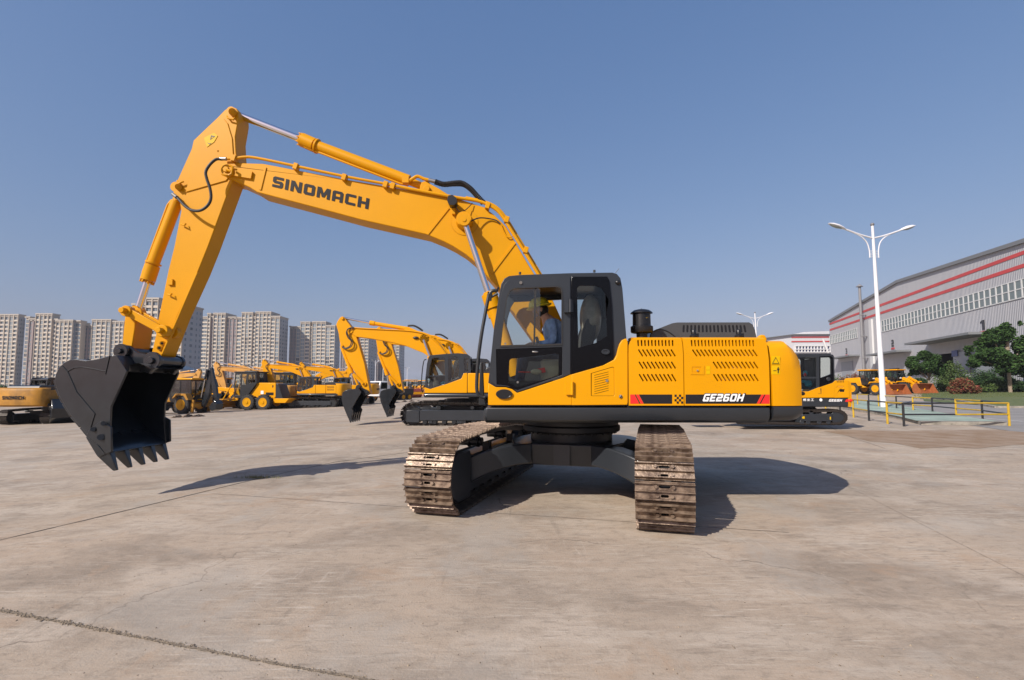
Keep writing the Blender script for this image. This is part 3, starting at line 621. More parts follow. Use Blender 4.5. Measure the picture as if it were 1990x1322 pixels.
# ---- arm (dipper)
YA0, YA1 = 7.36, 7.67
ar = [(436, 214.5), (444, 209.3), (452, 208), (459, 210.5), (463, 217), (463.5, 228), (461, 243.5), (457, 266), (458.6, 298), (464, 318), (465, 335), (450.7, 353.6), (404, 480), (385, 527), (345, 614), (313.5, 694), (309, 700), (294, 688), (303, 651), (308, 619), (327, 526), (338.4, 480), (352, 410), (349, 392), (340, 384), (336.5, 372), (338, 362), (345, 350), (362, 312), (372.4, 289), (376, 273), (404, 246), (423.5, 227.6)]
s = MB().prism(PP(ar, YA0), YA0, YA1)
am = part(s, 'arm', YELB, bevel=.010)
Yw = YA0 - .002
def onarm(mb, nm='weld_plate'): mb.build(nm, YELB, am, origin=OX).modifiers.new('b', 'BEVEL').width = .006
onarm(MB().prism(PP([(378, 276), (424, 234), (436, 232), (443, 240), (452, 270), (454, 300), (458, 330), (440, 352), (362, 374), (371, 330)], Yw), Yw - .014, YA0))
onarm(MB().prism(PP([(385, 530), (388, 532), (320, 690), (316, 690)], Yw), Yw - .05, YA0), 'edge_rail')
for a, b in ((357, 437), (330, 573)): onarm(MB().tube([P(a - 5, b - 1, Yw - .03), P(a + 2, b + 1, Yw - .05), P(a + 4, b - 2, Yw - .03)], .012), 'hose_hook')
onarm(MB().prism(PP([(328, 543), (338, 543), (338, 555), (328, 555)], Yw), Yw - .03, YA0), 'hose_clamp')
onarm(MB().tube([P(441, 226, Yw - .02), P(443, 230, Yw - .04), P(454, 233, Yw - .04), P(456, 229, Yw - .02)], .014), 'pin_lock')
onarm(MB().tube([P(344, 351, Yw - .02), P(348, 356, Yw - .04), P(357, 353, Yw - .04)], .014), 'pin_lock')
s = MB().sheet(PP([(396, 268), (416, 258), (423, 264), (416, 276), (402, 286)], Yw - .02), Yw - .020); s.build('warning_label', DECY, am, smooth=False, origin=OX)
s = MB().sheet(PP([(408, 272), (410, 263), (418, 265)], Yw - .023), Yw - .023, [PP([(409.5, 270), (411, 265.5), (415.5, 266)], Yw - .023)]).sheet(PP([(402, 277), (407, 281), (411, 278), (407, 279)], Yw - .023), Yw - .023); s.build('label_symbol', DECB, am, smooth=False, origin=OX)
s = MB()
for a, b, r_ in ((452, 218, .055), (346.5, 363.5, .045)): s.cyl(P(a, b, 7.30), P(a, b, 7.36), r_, n=24).cyl(P(a, b, 7.285), P(a, b, 7.30), r_ * .5, n=16)
for a, b in ((315.5, 667.5), (310, 676.5)): s.cyl(P(a, b, 7.31), P(a, b, 7.36), .035, n=18)
s.cyl(P(424, 294, 7.34), P(424, 294, 7.36), .014, n=10)
s.build('pin', YELB, am, origin=OX)
s = MB()
for a, b in ((315, 667.5), (309.5, 676.5)): s.cyl(P(a, b, 7.307), P(a, b, 7.32), .018, n=14)
s.build('pin_hole', BLK, am, origin=OX)
ram([(268, 603), (287, 545), (296.5, 516), (344, 392), (346, 366)], 7.51, .050, .083, 'bucket_cylinder', side=1)
# link work
s = MB(); p0, p1 = (244, 604.5), (314.6, 643)
for Yl in (7.24, 7.46):
    s.cyl(P(*p0, 7.20) + Vector((0, Yl - 7.2, 0)) - Vector((0, .05, 0)), P(*p0, 7.20) + Vector((0, Yl - 7.2 + .06, 0)), .08, n=28)
    s.cyl(P(*p1, 7.20) + Vector((0, Yl - 7.2, 0)) - Vector((0, .05, 0)), P(*p1, 7.20) + Vector((0, Yl - 7.2 + .05, 0)), .088, n=28)
    a, b = P(*p0, 7.2), P(*p1, 7.2); dd = (b - a).normalized(); up = Vector((dd.z * -1, 0, dd.x)); c = (a + b) / 2; c.y = Yl
    s.obox(c, dd, (0, 1, 0), up, (b - a).length / 2 - .05, .03, .055)
for q_ in (p0, p1): s.cyl(P(*q_, 7.2) + Vector((0, -.09, 0)), P(*q_, 7.2) + Vector((0, .28, 0)), .042, n=20)
part(s, 'link_arm', YELB, bevel=.008)
s = MB().prism(PP([(243, 612), (256, 612), (263, 625), (262, 640), (255, 684), (237, 676), (240, 640)], 7.33), 7.33, 7.70); part(s, 'connecting_link', YELB, bevel=.012)
# ---- bucket
BK0, BK1 = 6.95, 8.06
c3b = lambda pts: [(90 + a / 4.4067, 640 + b / 4.4067) for a, b in pts]
plate = c3b([(690, 358), (600, 222), (545, 226), (470, 248), (400, 262), (330, 268), (250, 256), (200, 262), (150, 288), (110, 325), (82, 380), (70, 430), (85, 500), (112, 570), (140, 625), (210, 740), (290, 830), (350, 905), (450, 1080), (505, 1078), (560, 1052), (545, 820), (553, 660), (600, 560)])
pl = PP(plate, BK0)
s = MB().prism(pl, BK0, BK0 + .035).prism(pl, BK1 - .035, BK1)
# curved shell between the plates: outline from the top lip round the back to the cutting lip
out = pl[0:1] + pl[1:19]
shell = out; th = .035
cx_ = sum(p[0] for p in pl) / len(pl); cz_ = sum(p[1] for p in pl) / len(pl)
def inn(p): 
    d_ = Vector((cx_ - p[0], cz_ - p[1])).normalized() * th; return (p[0] + d_.x, p[1] + d_.y)
inner = [inn(p) for p in shell]
s.add([(p[0], y, p[1]) for p in shell for y in (BK0 + .03, BK1 - .03)], [(2 * i, 2 * i + 2, 2 * i + 3, 2 * i + 1) for i in range(len(shell) - 1)])
s.add([(p[0], y, p[1]) for p in inner for y in (BK0 + .03, BK1 - .03)], [(2 * i, 2 * i + 2, 2 * i + 3, 2 * i + 1) for i in range(len(shell) - 1)])
bk = part(s, 'bucket', BUCK, bevel=.006)
s = MB() # raised wear plates and weld seams on the near cheek
def weld(pts, Y=BK0 - .004, r=.007): s.tube([P(*p, Y) for p in c3b(pts)], r, n=6)
weld([(135, 315), (180, 360), (260, 540), (415, 725)]); weld([(180, 360), (240, 330), (300, 325), (400, 340), (505, 362)]); weld([(505, 385), (542, 228)]); weld([(415, 725), (380, 840)])
s.build('weld_seam', GREYD, bk, origin=OX)
wst = {y: MB() for y in (BK0 + .02, 7.35, 7.72, BK1 - .08)} # wear strips round the back
bp = PP(c3b([(70, 430), (85, 500), (112, 570), (140, 625), (210, 740), (290, 830), (350, 905), (450, 1080)]), BK0)
for i in range(len(bp) - 1):
    a, b = Vector((bp[i][0], 0, bp[i][1])), Vector((bp[i + 1][0], 0, bp[i + 1][1])); dd = (b - a).normalized(); nn = Vector((-dd.z, 0, dd.x)); 
    if nn.x > 0: nn = -nn
    for y in (BK0 + .02, 7.35, 7.72, BK1 - .08): wst[y].obox((a + b) / 2 + nn * .018 + Vector((0, y + .03, 0)), dd, (0, 1, 0), nn, (b - a).length * .46, .035, .018)
for m_ in wst.values(): m_.build('wear_strip', BUCK, bk, origin=OX).modifiers.new('b', 'BEVEL').width = .004
for y0_, y1_ in ((BK0 - .03, BK0), (BK1, BK1 + .03)):
    cut = PP(c3b([(480, 785), (570, 835), (572, 1050), (520, 1068), (470, 1000), (350, 915), (385, 850)]), BK0)
    if y0_ > 7.5: cut = [(p[0] + .03, p[1] + .02) for p in cut]
    s = MB().prism(cut, y0_, y1_)
    o = s.build('side_cutter', BUCK, bk, origin=OX); o.modifiers.new('b', 'BEVEL').width = .008
s = MB()
for a, b in ((487, 808), (398, 858), (465, 925)): s.cyl(P(*c3b([(a, b)])[0], BK0 - .06), P(*c3b([(a, b)])[0], BK0 - .03), .03 if b < 900 else .042, n=10)
s.build('cutter_bolt', BUCK, bk, origin=OX)
# teeth
tip = P(*c3b([(573, 1216)])[0], BK0); lipA = P(*c3b([(345, 910)])[0], BK0); lipB = P(*c3b([(450, 1075)])[0], BK0)
tx = [BK0 + .03 + k * (BK1 - BK0 - .08) / 4 for k in range(5)]
b0 = PP(c3b([(340, 925), (375, 900), (520, 1070), (450, 1100), (430, 1075)]), BK0)
t0 = PP(c3b([(440, 1095), (475, 1060), (545, 1052), (592, 1212), (556, 1218), (500, 1160)]), BK0)
for k, y in enumerate(tx):
    s = MB().prism(b0, y - .045, y + .075); o = s.build('tooth_adapter', BUCK, bk, origin=OX); o.modifiers.new('b', 'BEVEL').width = .01
    rr2 = []
    root = t0[0:3]; tp = t0[3:6]
    s = MB(); A = [(t0[0], .046), (t0[1], .05), (t0[2], .046), (t0[3], .018), (t0[4], .018), (t0[5], .032)]
    n_ = len(A); vs = [(p[0], y + .015 - w_, p[1]) for p, w_ in A] + [(p[0], y + .015 + w_, p[1]) for p, w_ in A]
    s.add(vs, [tuple(range(n_)), tuple(range(2 * n_ - 1, n_ - 1, -1))] + [(i, (i + 1) % n_, (i + 1) % n_ + n_, i + n_) for i in range(n_)])
    o = s.build('tooth', BUCK, bk, origin=OX); o.modifiers.new('b', 'BEVEL').width = .008
s = MB(); lipq = PP(c3b([(350, 905), (450, 1080), (560, 1052), (545, 1030)]), BK0); s.prism(lipq, BK0 + .03, BK1 - .03); s.build('cutting_lip', BUCK, bk, origin=OX)
# ears and pins
ear = c3b([(605, 225), (598, 185), (612, 150), (645, 131), (700, 137), (735, 165), (780, 200), (850, 212), (915, 206), (960, 222), (982, 262), (975, 300), (945, 328), (905, 350), (880, 386), (840, 360), (780, 372), (690, 360)])
for y0_ in (7.20, 7.70):
    o = MB().prism(PP(ear, 7.20), y0_, y0_ + .07).build('bucket_ear', BUCK, bk, origin=OX); o.modifiers.new('b', 'BEVEL').width = .012
s = MB()
for a, b, r_ in ((640, 187, .105), (908, 268, .125)):
    c = P(*c3b([(a, b)])[0], 7.16); s.cyl(c - Vector((0, 0, 0)), c + Vector((0, .62, 0)), r_ * .62, n=24).cyl(c - Vector((0, .02, 0)), c + Vector((0, .04, 0)), r_, n=28).cyl(c - Vector((0, .06, 0)), c, r_ * .42, n=8)
s.build('bucket_pin', BUCK, bk, origin=OX).modifiers.new('b', 'BEVEL').width = .008
s = MB().add([(p[0], y, p[1]) for p in PP(c3b([(690, 360), (700, 300), (780, 290), (880, 330)]), BK0) for y in (BK0 + .03, BK1 - .03)], [(0, 2, 3, 1), (2, 4, 5, 3), (4, 6, 7, 5)])
s.build('top_beam', BUCK, bk, origin=OX)

# ---- turntable and undercarriage
s = MB().lathe((MX + .02, MY, 0), [(.60, .70), (.60, .86), (.70, .87), (.715, .885), (.715, .95), (.69, .965), (.69, 1.02), (.75, 1.03), (.75, 1.08)], n=64)
for k in range(40):
    t = k * math.pi / 20; s.cyl((MX + .02 + .655 * math.cos(t), MY + .655 * math.sin(t), .845), (MX + .02 + .655 * math.cos(t), MY + .655 * math.sin(t), .87), .018, n=6)
part(s, 'turntable', GREYD, bevel=.005)
ANG = R(15.6); ds = Vector((math.sin(ANG), math.cos(ANG), 0)); dn = Vector((math.cos(ANG), -math.sin(ANG), 0)); UC = Vector((MX, MY, 0))
def U(n, s_, z): v = UC + dn * n + ds * s_; return (v.x, v.y, z)
s = MB()
# centre body with tapered arched arms to both track frames, front and rear
def uloft(secs): s.loft([[U(n, s0, z0), U(n, s0, z1), U(n, s1, z1), U(n, s1, z0)] for n, s0, s1, z0, z1 in secs])
s.loft([[U(n * .9, s_, .45) for n, s_ in ((-.62, -.72), (.62, -.72), (.78, -.3), (.78, .3), (.62, .72), (-.62, .72), (-.78, .3), (-.78, -.3))], [U(n, s_, .74) for n, s_ in ((-.66, -.76), (.66, -.76), (.82, -.3), (.82, .3), (.66, .76), (-.66, .76), (-.82, .3), (-.82, -.3))]])
for sg in (-1, 1):
    for e in (-1, 1):
        f = lambda sa, sb: (min(e * sa, e * sb), max(e * sa, e * sb))
        K_ = [(.40 + .80 * j / 11, j / 11) for j in range(12)]
        uloft([(sg * n_, *f(.30 + .45 * u_ ** .8, .77 + .48 * math.sin(u_ * 1.57) ** 1.2), .47 - .27 * u_ ** 2.2, .742 - .185 * u_ ** 2.4) for n_, u_ in K_])
cbo = part(s, 'carbody', GREY, bevel=.02)
s = MB().loft([[U(-.10 - i * 0, -.78, .47), U(.12, -.78, .47), U(.12, -.78, .735), U(-.10, -.78, .735)] if i == 0 else [U(-.10, -.70, .47), U(.12, -.70, .47), U(.12, -.70, .735), U(-.10, -.70, .735)] for i in (0, 1)])
s.build('carbody_rib', GREY, cbo, origin=OX)
# tracks
def track_path(half, rf, rr_, hm, n):
    """closed path (s, z, tangent angle) evenly spaced; front end at -half"""
    pts = []
    for k in range(15): # front wheel from bottom to top
        t = -math.pi / 2 - k * math.pi / 14; pts.append((-half + rf + rf * math.cos(t), rf + rf * math.sin(t)))
    L = 2 * half
    for k in range(1, 12):
        u = k / 12; s_ = -half + rf + (L - rf - rr_) * u
        base = 2 * rf + (2 * rr_ - 2 * rf) * u
        pts.append((s_, base + hm * math.sin(math.pi * min(1, u * 1.0)) - .012 * abs(math.sin(3 * math.pi * u))))
    for k in range(15):
        t = math.pi / 2 - k * math.pi / 14; pts.append((half - rr_ + rr_ * math.cos(t), rr_ + rr_ * math.sin(t)))
    pts.append(pts[0])
    d = [0]
    for a, b in zip(pts, pts[1:]): d.append(d[-1] + math.hypot(b[0] - a[0], b[1] - a[1]))
    T = d[-1]; out = []
    for i in range(n):
        q_ = T * (i + .37) / n; j = max(k for k in range(len(d) - 1) if d[k] <= q_); f = (q_ - d[j]) / (d[j + 1] - d[j])
        a, b = pts[j], pts[j + 1]; out.append((a[0] + (b[0] - a[0]) * f, a[1] + (b[1] - a[1]) * f, math.atan2(b[1] - a[1], b[0] - a[0])))
    return out, T
NS = 48
# one shoe: local x across the track, y along travel, z outward
path, T = track_path(2.16, .415, .375, .085, NS); pitch = T / NS
sh = MB(); hw = .29; hl = pitch / 2 - .004
sh.add([], [])
slq = lambda y_, a_: [(a_ * math.cos(t) * .4 + (a_ * .6 if math.cos(t) > 0 else -a_ * .6), .015 * math.sin(t) + y_) for t in [k * math.pi / 5 + .01 for k in range(10)]]
# plate with the mud slot: built flat in (x, y)
pr = MB().prism([(-hw, -hl), (hw, -hl), (hw, hl), (-hw, hl)], -.004, .010, [slq(.044, .058), slq(-.046, .040)]); sh.add([(v[0], v[2], v[1]) for v in pr.v], pr.f)
def ridge(y, w0, w1, hgt):
    sh.add([(x, yy, zz) for x in (-hw, hw) for yy, zz in ((y - w0, .008), (y - w1, hgt), (y + w1, hgt), (y + w0, .008))], [(0, 1, 2, 3), (7, 6, 5, 4), (0, 4, 5, 1), (1, 5, 6, 2), (2, 6, 7, 3)])
ridge(-hl + .016, .012, .005, .052); ridge(hl - .020, .012, .005, .044); ridge(-.002, .011, .004, .044)
for bx in (-.085, .085):
    for by in (-.046, .044): sh.cyl((bx * (.85 if by < 0 else 1), by, .008), (bx * (.85 if by < 0 else 1), by, .034), .019, n=8)
shoe_me = sh.build('track_shoe_source', RUST); sm_ = shoe_me.data; bpy.data.objects.remove(shoe_me)
for sg, lab in ((-1, None), (1, None)):
    nc = sg * 1.295
    # chain links (the inner belt)
    s = MB(); n_ = len(path)
    for bx in (-.085, .085):
        inner_r = [U(nc + bx - .02, p[0] + .055 * math.sin(p[2]) * -1 * -1, p[1] + .028) for p in path]
        A = []; 
        for p in path:
            ox, oz = -math.sin(p[2]), math.cos(p[2]) # one normal; flip inward
            cx0, cz0 = 0, .4
            if (p[0] - ox * .05) ** 2 * 0 + 0: pass
            # inward direction towards the loop's middle line
            ix, iz = (ox, oz)
            mx_ = max(-1.75, min(1.78, p[0])); v_ = (mx_ - p[0], .41 - p[1]); L_ = math.hypot(*v_) or 1; ix, iz = v_[0] / L_, v_[1] / L_
            A.append([U(nc + bx - .022, p[0] + ix * .008, p[1] + .03 + iz * .008), U(nc + bx + .022, p[0] + ix * .008, p[1] + .03 + iz * .008), U(nc + bx + .022, p[0] + ix * .085, p[1] + .03 + iz * .085), U(nc + bx - .022, p[0] + ix * .085, p[1] + .03 + iz * .085)])
        A.append(A[0]); s.loft(A, caps=False)
    tk = part(s, 'track', CHAIN, label=('left' if sg < 0 else 'right') + ' crawler track as seen, worn rusty steel shoes')
    for p in path:
        o = bpy.data.objects.new('track_shoe', sm_); COL.objects.link(o); o.parent = tk
        mx_ = max(-1.75, min(1.78, p[0])); v_ = Vector((p[0] - mx_, p[1] - .41)); L_ = v_.length
        tg = Vector((math.cos(p[2]), math.sin(p[2]))); nrm = Vector((-tg.y, tg.x))
        if nrm.dot(v_) < 0: nrm = -nrm
        xl = dn; yl = ds * tg.x + Vector((0, 0, tg.y)); zl = ds * nrm.x + Vector((0, 0, nrm.y)); yl = zl.cross(xl)
        M = Matrix((xl, yl, zl)).transposed().to_4x4()
        pos = Vector(U(nc, p[0], p[1] + .034)) + zl * .0
        M.translation = pos - OX; o.matrix_local = M @ Matrix.Rotation(rr.uniform(-.012, .012), 4, 'X')
    # side frame, rollers, wheels
    s = MB()
    secs = [(-1.9, .22, .60), (-1.55, .14, .66), (-1.35, .17, .60), (1.25, .17, .60), (1.6, .2, .62), (1.85, .28, .55)]
    s.loft([[U(nc - .17, a, z0), U(nc - .13, a, z1), U(nc + .13, a, z1), U(nc + .17, a, z0)] for a, z0, z1 in secs])
    s.loft([[U(nc - sg * .19 - .02, a, z0), U(nc - sg * .19 - .02, a, z1), U(nc - sg * .19 + .02, a, z1), U(nc - sg * .19 + .02, a, z0)] for a, z0, z1 in [(-1.98, .40, .52), (-1.9, .20, .66), (-1.75, .12, .71), (-1.35, .10, .70), (-1.3, .16, .64)]])
    for sd in (-.17, .17): s.loft([[U(nc + sd - .012, a, z0), U(nc + sd - .012, a, z1), U(nc + sd + .012, a, z1), U(nc + sd + .012, a, z0)] for a, z0, z1 in [(-1.9, .3, .55), (-1.3, .16, .62), (1.3, .16, .62), (1.9, .3, .55)]])
    tf = part(s, 'track_frame', GREY, bevel=.01)
    s = MB()
    for a, r_, z in ((-2.16 + .415, .33, .44), (2.16 - .375, .30, .40)):
        s = MB(); c = Vector(U(nc, a, z)); s.cyl(c - dn * .07, c + dn * .07, r_, n=36).cyl(c - dn * .15, c + dn * .15, .1, n=20); s.build('idler_wheel', GREYD, tf, origin=OX)
    for k in range(8):
        s = MB(); c = Vector(U(nc, -1.25 + k * .36, .19)); s.cyl(c - dn * .14, c + dn * .14, .075, n=16).cyl(c - dn * .15, c - dn * .12, .1, n=16).cyl(c + dn * .12, c + dn * .15, .1, n=16); s.build('roller', GREYD, tf, origin=OX)
    for a in (-.62, .62):
        s = MB(); c = Vector(U(nc, a, .73)); s.cyl(c - dn * .2, c + dn * .13, .06, n=16).cyl(c - dn * .08, c - dn * .05, .08, n=16).cyl(c + dn * .05, c + dn * .08, .08, n=16)
        s.obox(Vector(U(nc - sg * .2, a, .66)), dn, ds, (0, 0, 1), .05, .06, .07); s.build('carrier_roller', GREYD, tf, origin=OX)
# ================================================================== ground
gm = bpy.data.materials.new('worn_concrete'); gm.use_nodes = True; n = gm.node_tree; b = n.nodes['Principled BSDF']; L = n.links
geo = n.nodes.new('ShaderNodeNewGeometry')
def nz(sx, sy, sc, det, rough=.55, dist=0.0, rot=0.0):
    mp = n.nodes.new('ShaderNodeMapping'); mp.inputs['Scale'].default_value = (sx, sy, 1); mp.inputs['Rotation'].default_value = (0, 0, rot)
    t = n.nodes.new('ShaderNodeTexNoise'); t.inputs['Scale'].default_value = sc; t.inputs['Detail'].default_value = det; t.inputs['Roughness'].default_value = rough; t.inputs['Distortion'].default_value = dist
    L.new(geo.outputs['Position'], mp.inputs['Vector']); L.new(mp.outputs[0], t.inputs['Vector']); return t.outputs['Fac']
def rng(src, a, b_, c=0.0, d=1.0):
    r = n.nodes.new('ShaderNodeMapRange'); r.inputs['From Min'].default_value = a; r.inputs['From Max'].default_value = b_; r.inputs['To Min'].default_value = c; r.inputs['To Max'].default_value = d
    L.new(src, r.inputs['Value']); return r.outputs['Result']
def mixc(f, A, B):
    m = n.nodes.new('ShaderNodeMix'); m.data_type = 'RGBA'
    for s_, v in (('A', A), ('B', B)):
        if isinstance(v, tuple): m.inputs[s_].default_value = (*v, 1)
        else: L.new(v, m.inputs[s_])
    L.new(f, m.inputs['Factor']); return m.outputs['Result']
def mul(a, k):
    m = n.nodes.new('ShaderNodeMath'); m.operation = 'MULTIPLY'; L.new(a, m.inputs[0])
    if isinstance(k, float): m.inputs[1].default_value = k
    else: L.new(k, m.inputs[1])
    return m.outputs[0]
base = mixc(rng(nz(1, 1, .30, 6, .6, .5), .38, .62), (.405, .325, .248), (.335, .278, .218))
base = mixc(mul(rng(nz(.7, 1.1, .7, 7, .68, .5), .48, .62), .62), base, (.205, .168, .132))      # dull stains
base = mixc(mul(rng(nz(.8, 1.1, 1.1, 5, .6, .3, .5), .52, .62), .60), base, (.47, .40, .325))   # pale patches
base = mixc(mul(rng(nz(1, 1, .16, 4, .6), .52, .66), .50), base, (.375, .262, .178))             # tan dust
base = mixc(mul(rng(nz(.30, 1.6, 1.9, 8, .74, .2, -.25), .54, .64), .55), base, (.45, .39, .32))    # scuffs
base = mixc(mul(rng(nz(.35, 1.6, 2.4, 8, .75, .3, .55), .57, .67), .45), base, (.17, .14, .11))
base = mixc(mul(rng(nz(2.2, .3, 1.7, 7, .7, .8, .2), .60, .70), .40), base, (.16, .135, .11))      # tyre scrub the other way
base = mixc(mul(rng(nz(.6, 1, 7, 8, .78, .5, .1), .50, .63), .34), base, (.42, .36, .295))
base = mixc(mul(rng(nz(.7, 1, 11, 8, .78, .5, -.4), .51, .63), .34), base, (.155, .128, .10))
base = mixc(mul(rng(nz(1, 1, 45, 4, .75), .57, .70), .38), base, (.11, .092, .074))                # grit
base = mixc(mul(rng(nz(1, 1, 80, 3, .75), .58, .70), .30), base, (.50, .44, .37))
msk = rng(nz(1, 1, .9, 3, .6), .42, .60)
base = mixc(mul(mul(rng(nz(.16, 1.4, 19, 4, .7, 0, .12), .55, .64), .55), msk), base, (.52, .46, .385))
base = mixc(mul(mul(rng(nz(.18, 1.3, 22, 4, .7, 0, -.28), .56, .65), .55), msk), base, (.15, .125, .10))
base = mixc(mul(mul(rng(nz(1.5, .12, 15, 4, .7, 0, .35), .58, .66), .45), rng(nz(1, 1, .6, 3, .6), .50, .62)), base, (.50, .44, .37))
base = mixc(mul(rng(nz(1, 1, .55, 6, .65, .3, .9), .54, .62), .45), base, (.345, .315, .275))   # cool grey slabs of laitance
base = mixc(mul(rng(nz(1, 1, 1.3, 6, .7, .4, .7), .57, .66), .40), base, (.36, .25, .165))     # rusty tan
# fine hairline cracks
vo = n.nodes.new('ShaderNodeTexVoronoi'); vo.feature = 'DISTANCE_TO_EDGE'; vo.inputs['Scale'].default_value = .33
mpv = n.nodes.new('ShaderNodeVectorMath'); mpv.operation = 'ADD'; nv = n.nodes.new('ShaderNodeTexNoise'); nv.inputs['Scale'].default_value = 1.3; nv.inputs['Detail'].default_value = 6; L.new(geo.outputs['Position'], nv.inputs['Vector'])
L.new(geo.outputs['Position'], mpv.inputs[0]); L.new(nv.outputs['Color'], mpv.inputs[1]); L.new(mpv.outputs[0], vo.inputs['Vector'])
base = mixc(mul(rng(vo.outputs['Distance'], .0035, .0, 0, 1), rng(nz(1, 1, .25, 2), .50, .60)), base, (.12, .10, .08))
L.new(base, b.inputs['Base Color'])
L.new(rng(nz(.5, 1, 1.1, 5), .35, .7, .72, .95), b.inputs['Roughness']); b.inputs['Specular IOR Level'].default_value = .18
bp = n.nodes.new('ShaderNodeBump'); bp.inputs['Strength'].default_value = .5; bp.inputs['Distance'].default_value = .008
L.new(nz(1, 1, 60, 5, .65), bp.inputs['Height']); bp2 = n.nodes.new('ShaderNodeBump'); bp2.inputs['Strength'].default_value = .3; bp2.inputs['Distance'].default_value = .02
L.new(nz(.4, 1.4, 3, 6, .6), bp2.inputs['Height']); L.new(bp.outputs[0], bp2.inputs['Normal']); L.new(bp2.outputs[0], b.inputs['Normal'])
MATS['worn_concrete'] = gm
def gsheet(name, xs, ys, m, dz=0.0, fn=None):
    vs = [(x, y, gz(x) + dz) for y in ys for x in xs]; w_ = len(xs)
    fs = [(j * w_ + i, j * w_ + i + 1, (j + 1) * w_ + i + 1, (j + 1) * w_ + i) for j in range(len(ys) - 1) for i in range(w_ - 1)]
    s = MB(); s.v = vs; s.f = fs; return struct(s.build(name, m, None, smooth=False, origin=(0, 0, 0)))
gsheet('concrete_yard', [-3000, -300, -37, -30, -20, -12, -4, 0, 10, 22, 35, 50, 72, 300, 3000], [-60, 0, 10, 30, 60, 120, 300, 800, 3500], gm)
def gpoly(name, pts, m, dz, kind='structure', px=True):
    """flat sheet from ground points; split finely so that it follows the tilt"""
    q_ = [G(*p) if px else Vector((p[0], p[1], gz(p[0]))) for p in pts]
    me = bpy.data.meshes.new(name); bm_ = bmesh.new(); vs = [bm_.verts.new((v.x, v.y, 0)) for v in q_]; bm_.faces.new(vs)
    bmesh.ops.triangulate(bm_, faces=bm_.faces)
    for X in (-37, -4, 22, 35, 50, 72):
        bmesh.ops.bisect_plane(bm_, geom=bm_.verts[:] + bm_.edges[:] + bm_.faces[:], plane_co=(X, 0, 0), plane_no=(1, 0, 0))
    for v in bm_.verts: v.co.z = gz(v.co.x) + dz
    bmesh.ops.recalc_face_normals(bm_, faces=bm_.faces); bm_.to_mesh(me); bm_.free(); me.materials.append(m)
    o = bpy.data.objects.new(name, me); COL.objects.link(o); o['kind'] = kind; return o
# joints between slabs: rough dark filler with crumbs
JNT = mat('crumbled_joint_filler', (.23, .185, .135), .95, noise=.5, nscale=30, bump=.8)
JNT2 = mat('fine_joint', (.12, .10, .08), .9)
def joint(name, pts, w0, m, seed=1, ext=None, n_=160):
    P_ = [G(*p) for p in pts]; r_ = random.Random(seed)
    if ext: P_[-1] = P_[-2] + (P_[-1] - P_[-2]).normalized() * ext
    s = MB(); L_ = []; R_ = []
    d = [0]
    for a, c in zip(P_, P_[1:]): d.append(d[-1] + (c - a).length)
    for i in range(n_ + 1):
        q_ = d[-1] * i / n_; j = max([k for k in range(len(P_) - 1) if d[k] <= q_ + 1e-6]); f = (q_ - d[j]) / (d[j + 1] - d[j])
        c = P_[j] + (P_[j + 1] - P_[j]) * f; t = (P_[j + 1] - P_[j]).normalized(); nn = Vector((-t.y, t.x, 0))
        L_.append(c + nn * w0 * r_.uniform(.35, 1)); R_.append(c - nn * w0 * r_.uniform(.35, 1))
    vs = [(v.x, v.y, gz(v.x) + .004) for ab in zip(L_, R_) for v in ab]
    s.v = vs; s.f = [(2 * i, 2 * i + 1, 2 * i + 3, 2 * i + 2) for i in range(n_)]
    return struct(s.build(name, m, None, smooth=False, origin=(0, 0, 0)))
joint('slab_joint', [(-330, 1130), (0, 1050), (180, 1008), (492, 933), (653, 898), (789, 880)], .018, JNT2, 2, ext=12)
joint('slab_joint', [(-60, 1176), (0, 1186.6), (372, 1259.5), (560, 1295), (703.5, 1320), (820, 1342)], .015, JNT, 3, n_=260)
joint('slab_joint', [(412, 960.5), (784, 985.6), (1000, 1000)], .006, JNT2, 4, ext=4.4)
joint('slab_joint', [(1648, 946), (1814, 1031), (1990, 1120)], .003, mat('faint_joint', (.24, .195, .15), .9), 5)
joint('slab_joint', [(1560, 800), (1640, 845), (1720, 872)], .012, JNT2, 6)
# crumbs along the near joint, loose grit and the little tuft of grass
s = MB(); r_ = random.Random(5)
def crumb(c, r):
    vs = [(c.x + r * r_.uniform(.5, 1.2) * a, c.y + r * r_.uniform(.5, 1.2) * bb, c.z + max(-.3, cc) * r * r_.uniform(.5, 1)) for a, bb, cc in ((1, 0, 0), (0, 1, 0), (-1, 0, 0), (0, -1, 0), (0, 0, 1), (.1, .1, -.3))]
    s.add(vs, [(0, 1, 4), (1, 2, 4), (2, 3, 4), (3, 0, 4), (1, 0, 5), (2, 1, 5), (3, 2, 5), (0, 3, 5)])
A, B = G(-60, 1176), G(820, 1342)
for i in range(800):
    f = r_.random() ** 1.25; c = A + (B - A) * f + Vector((r_.gauss(0, .012), r_.gauss(0, .012), .004)); crumb(c, r_.uniform(.002, .009) * (1.25 - .7 * f))
o = s.build('joint_crumbs', mat('gravel_crumbs', (.30, .24, .17), .9, col2=(.14, .11, .08), isl=1), smooth=False, origin=(0, 0, 0)); struct(o, 'stuff'); o['label'] = 'tan gravel crumbs filling the near slab joint'
s = MB()
for i in range(420):
    c = G(r_.uniform(-50, 2040), 800 + 540 * r_.random() ** .8); crumb(c, r_.uniform(.003, .010))
o = s.build('loose_grit', MATS['gravel_crumbs'], smooth=False, origin=(0, 0, 0)); struct(o, 'stuff')
s = MB(); c0 = G(502, 930)
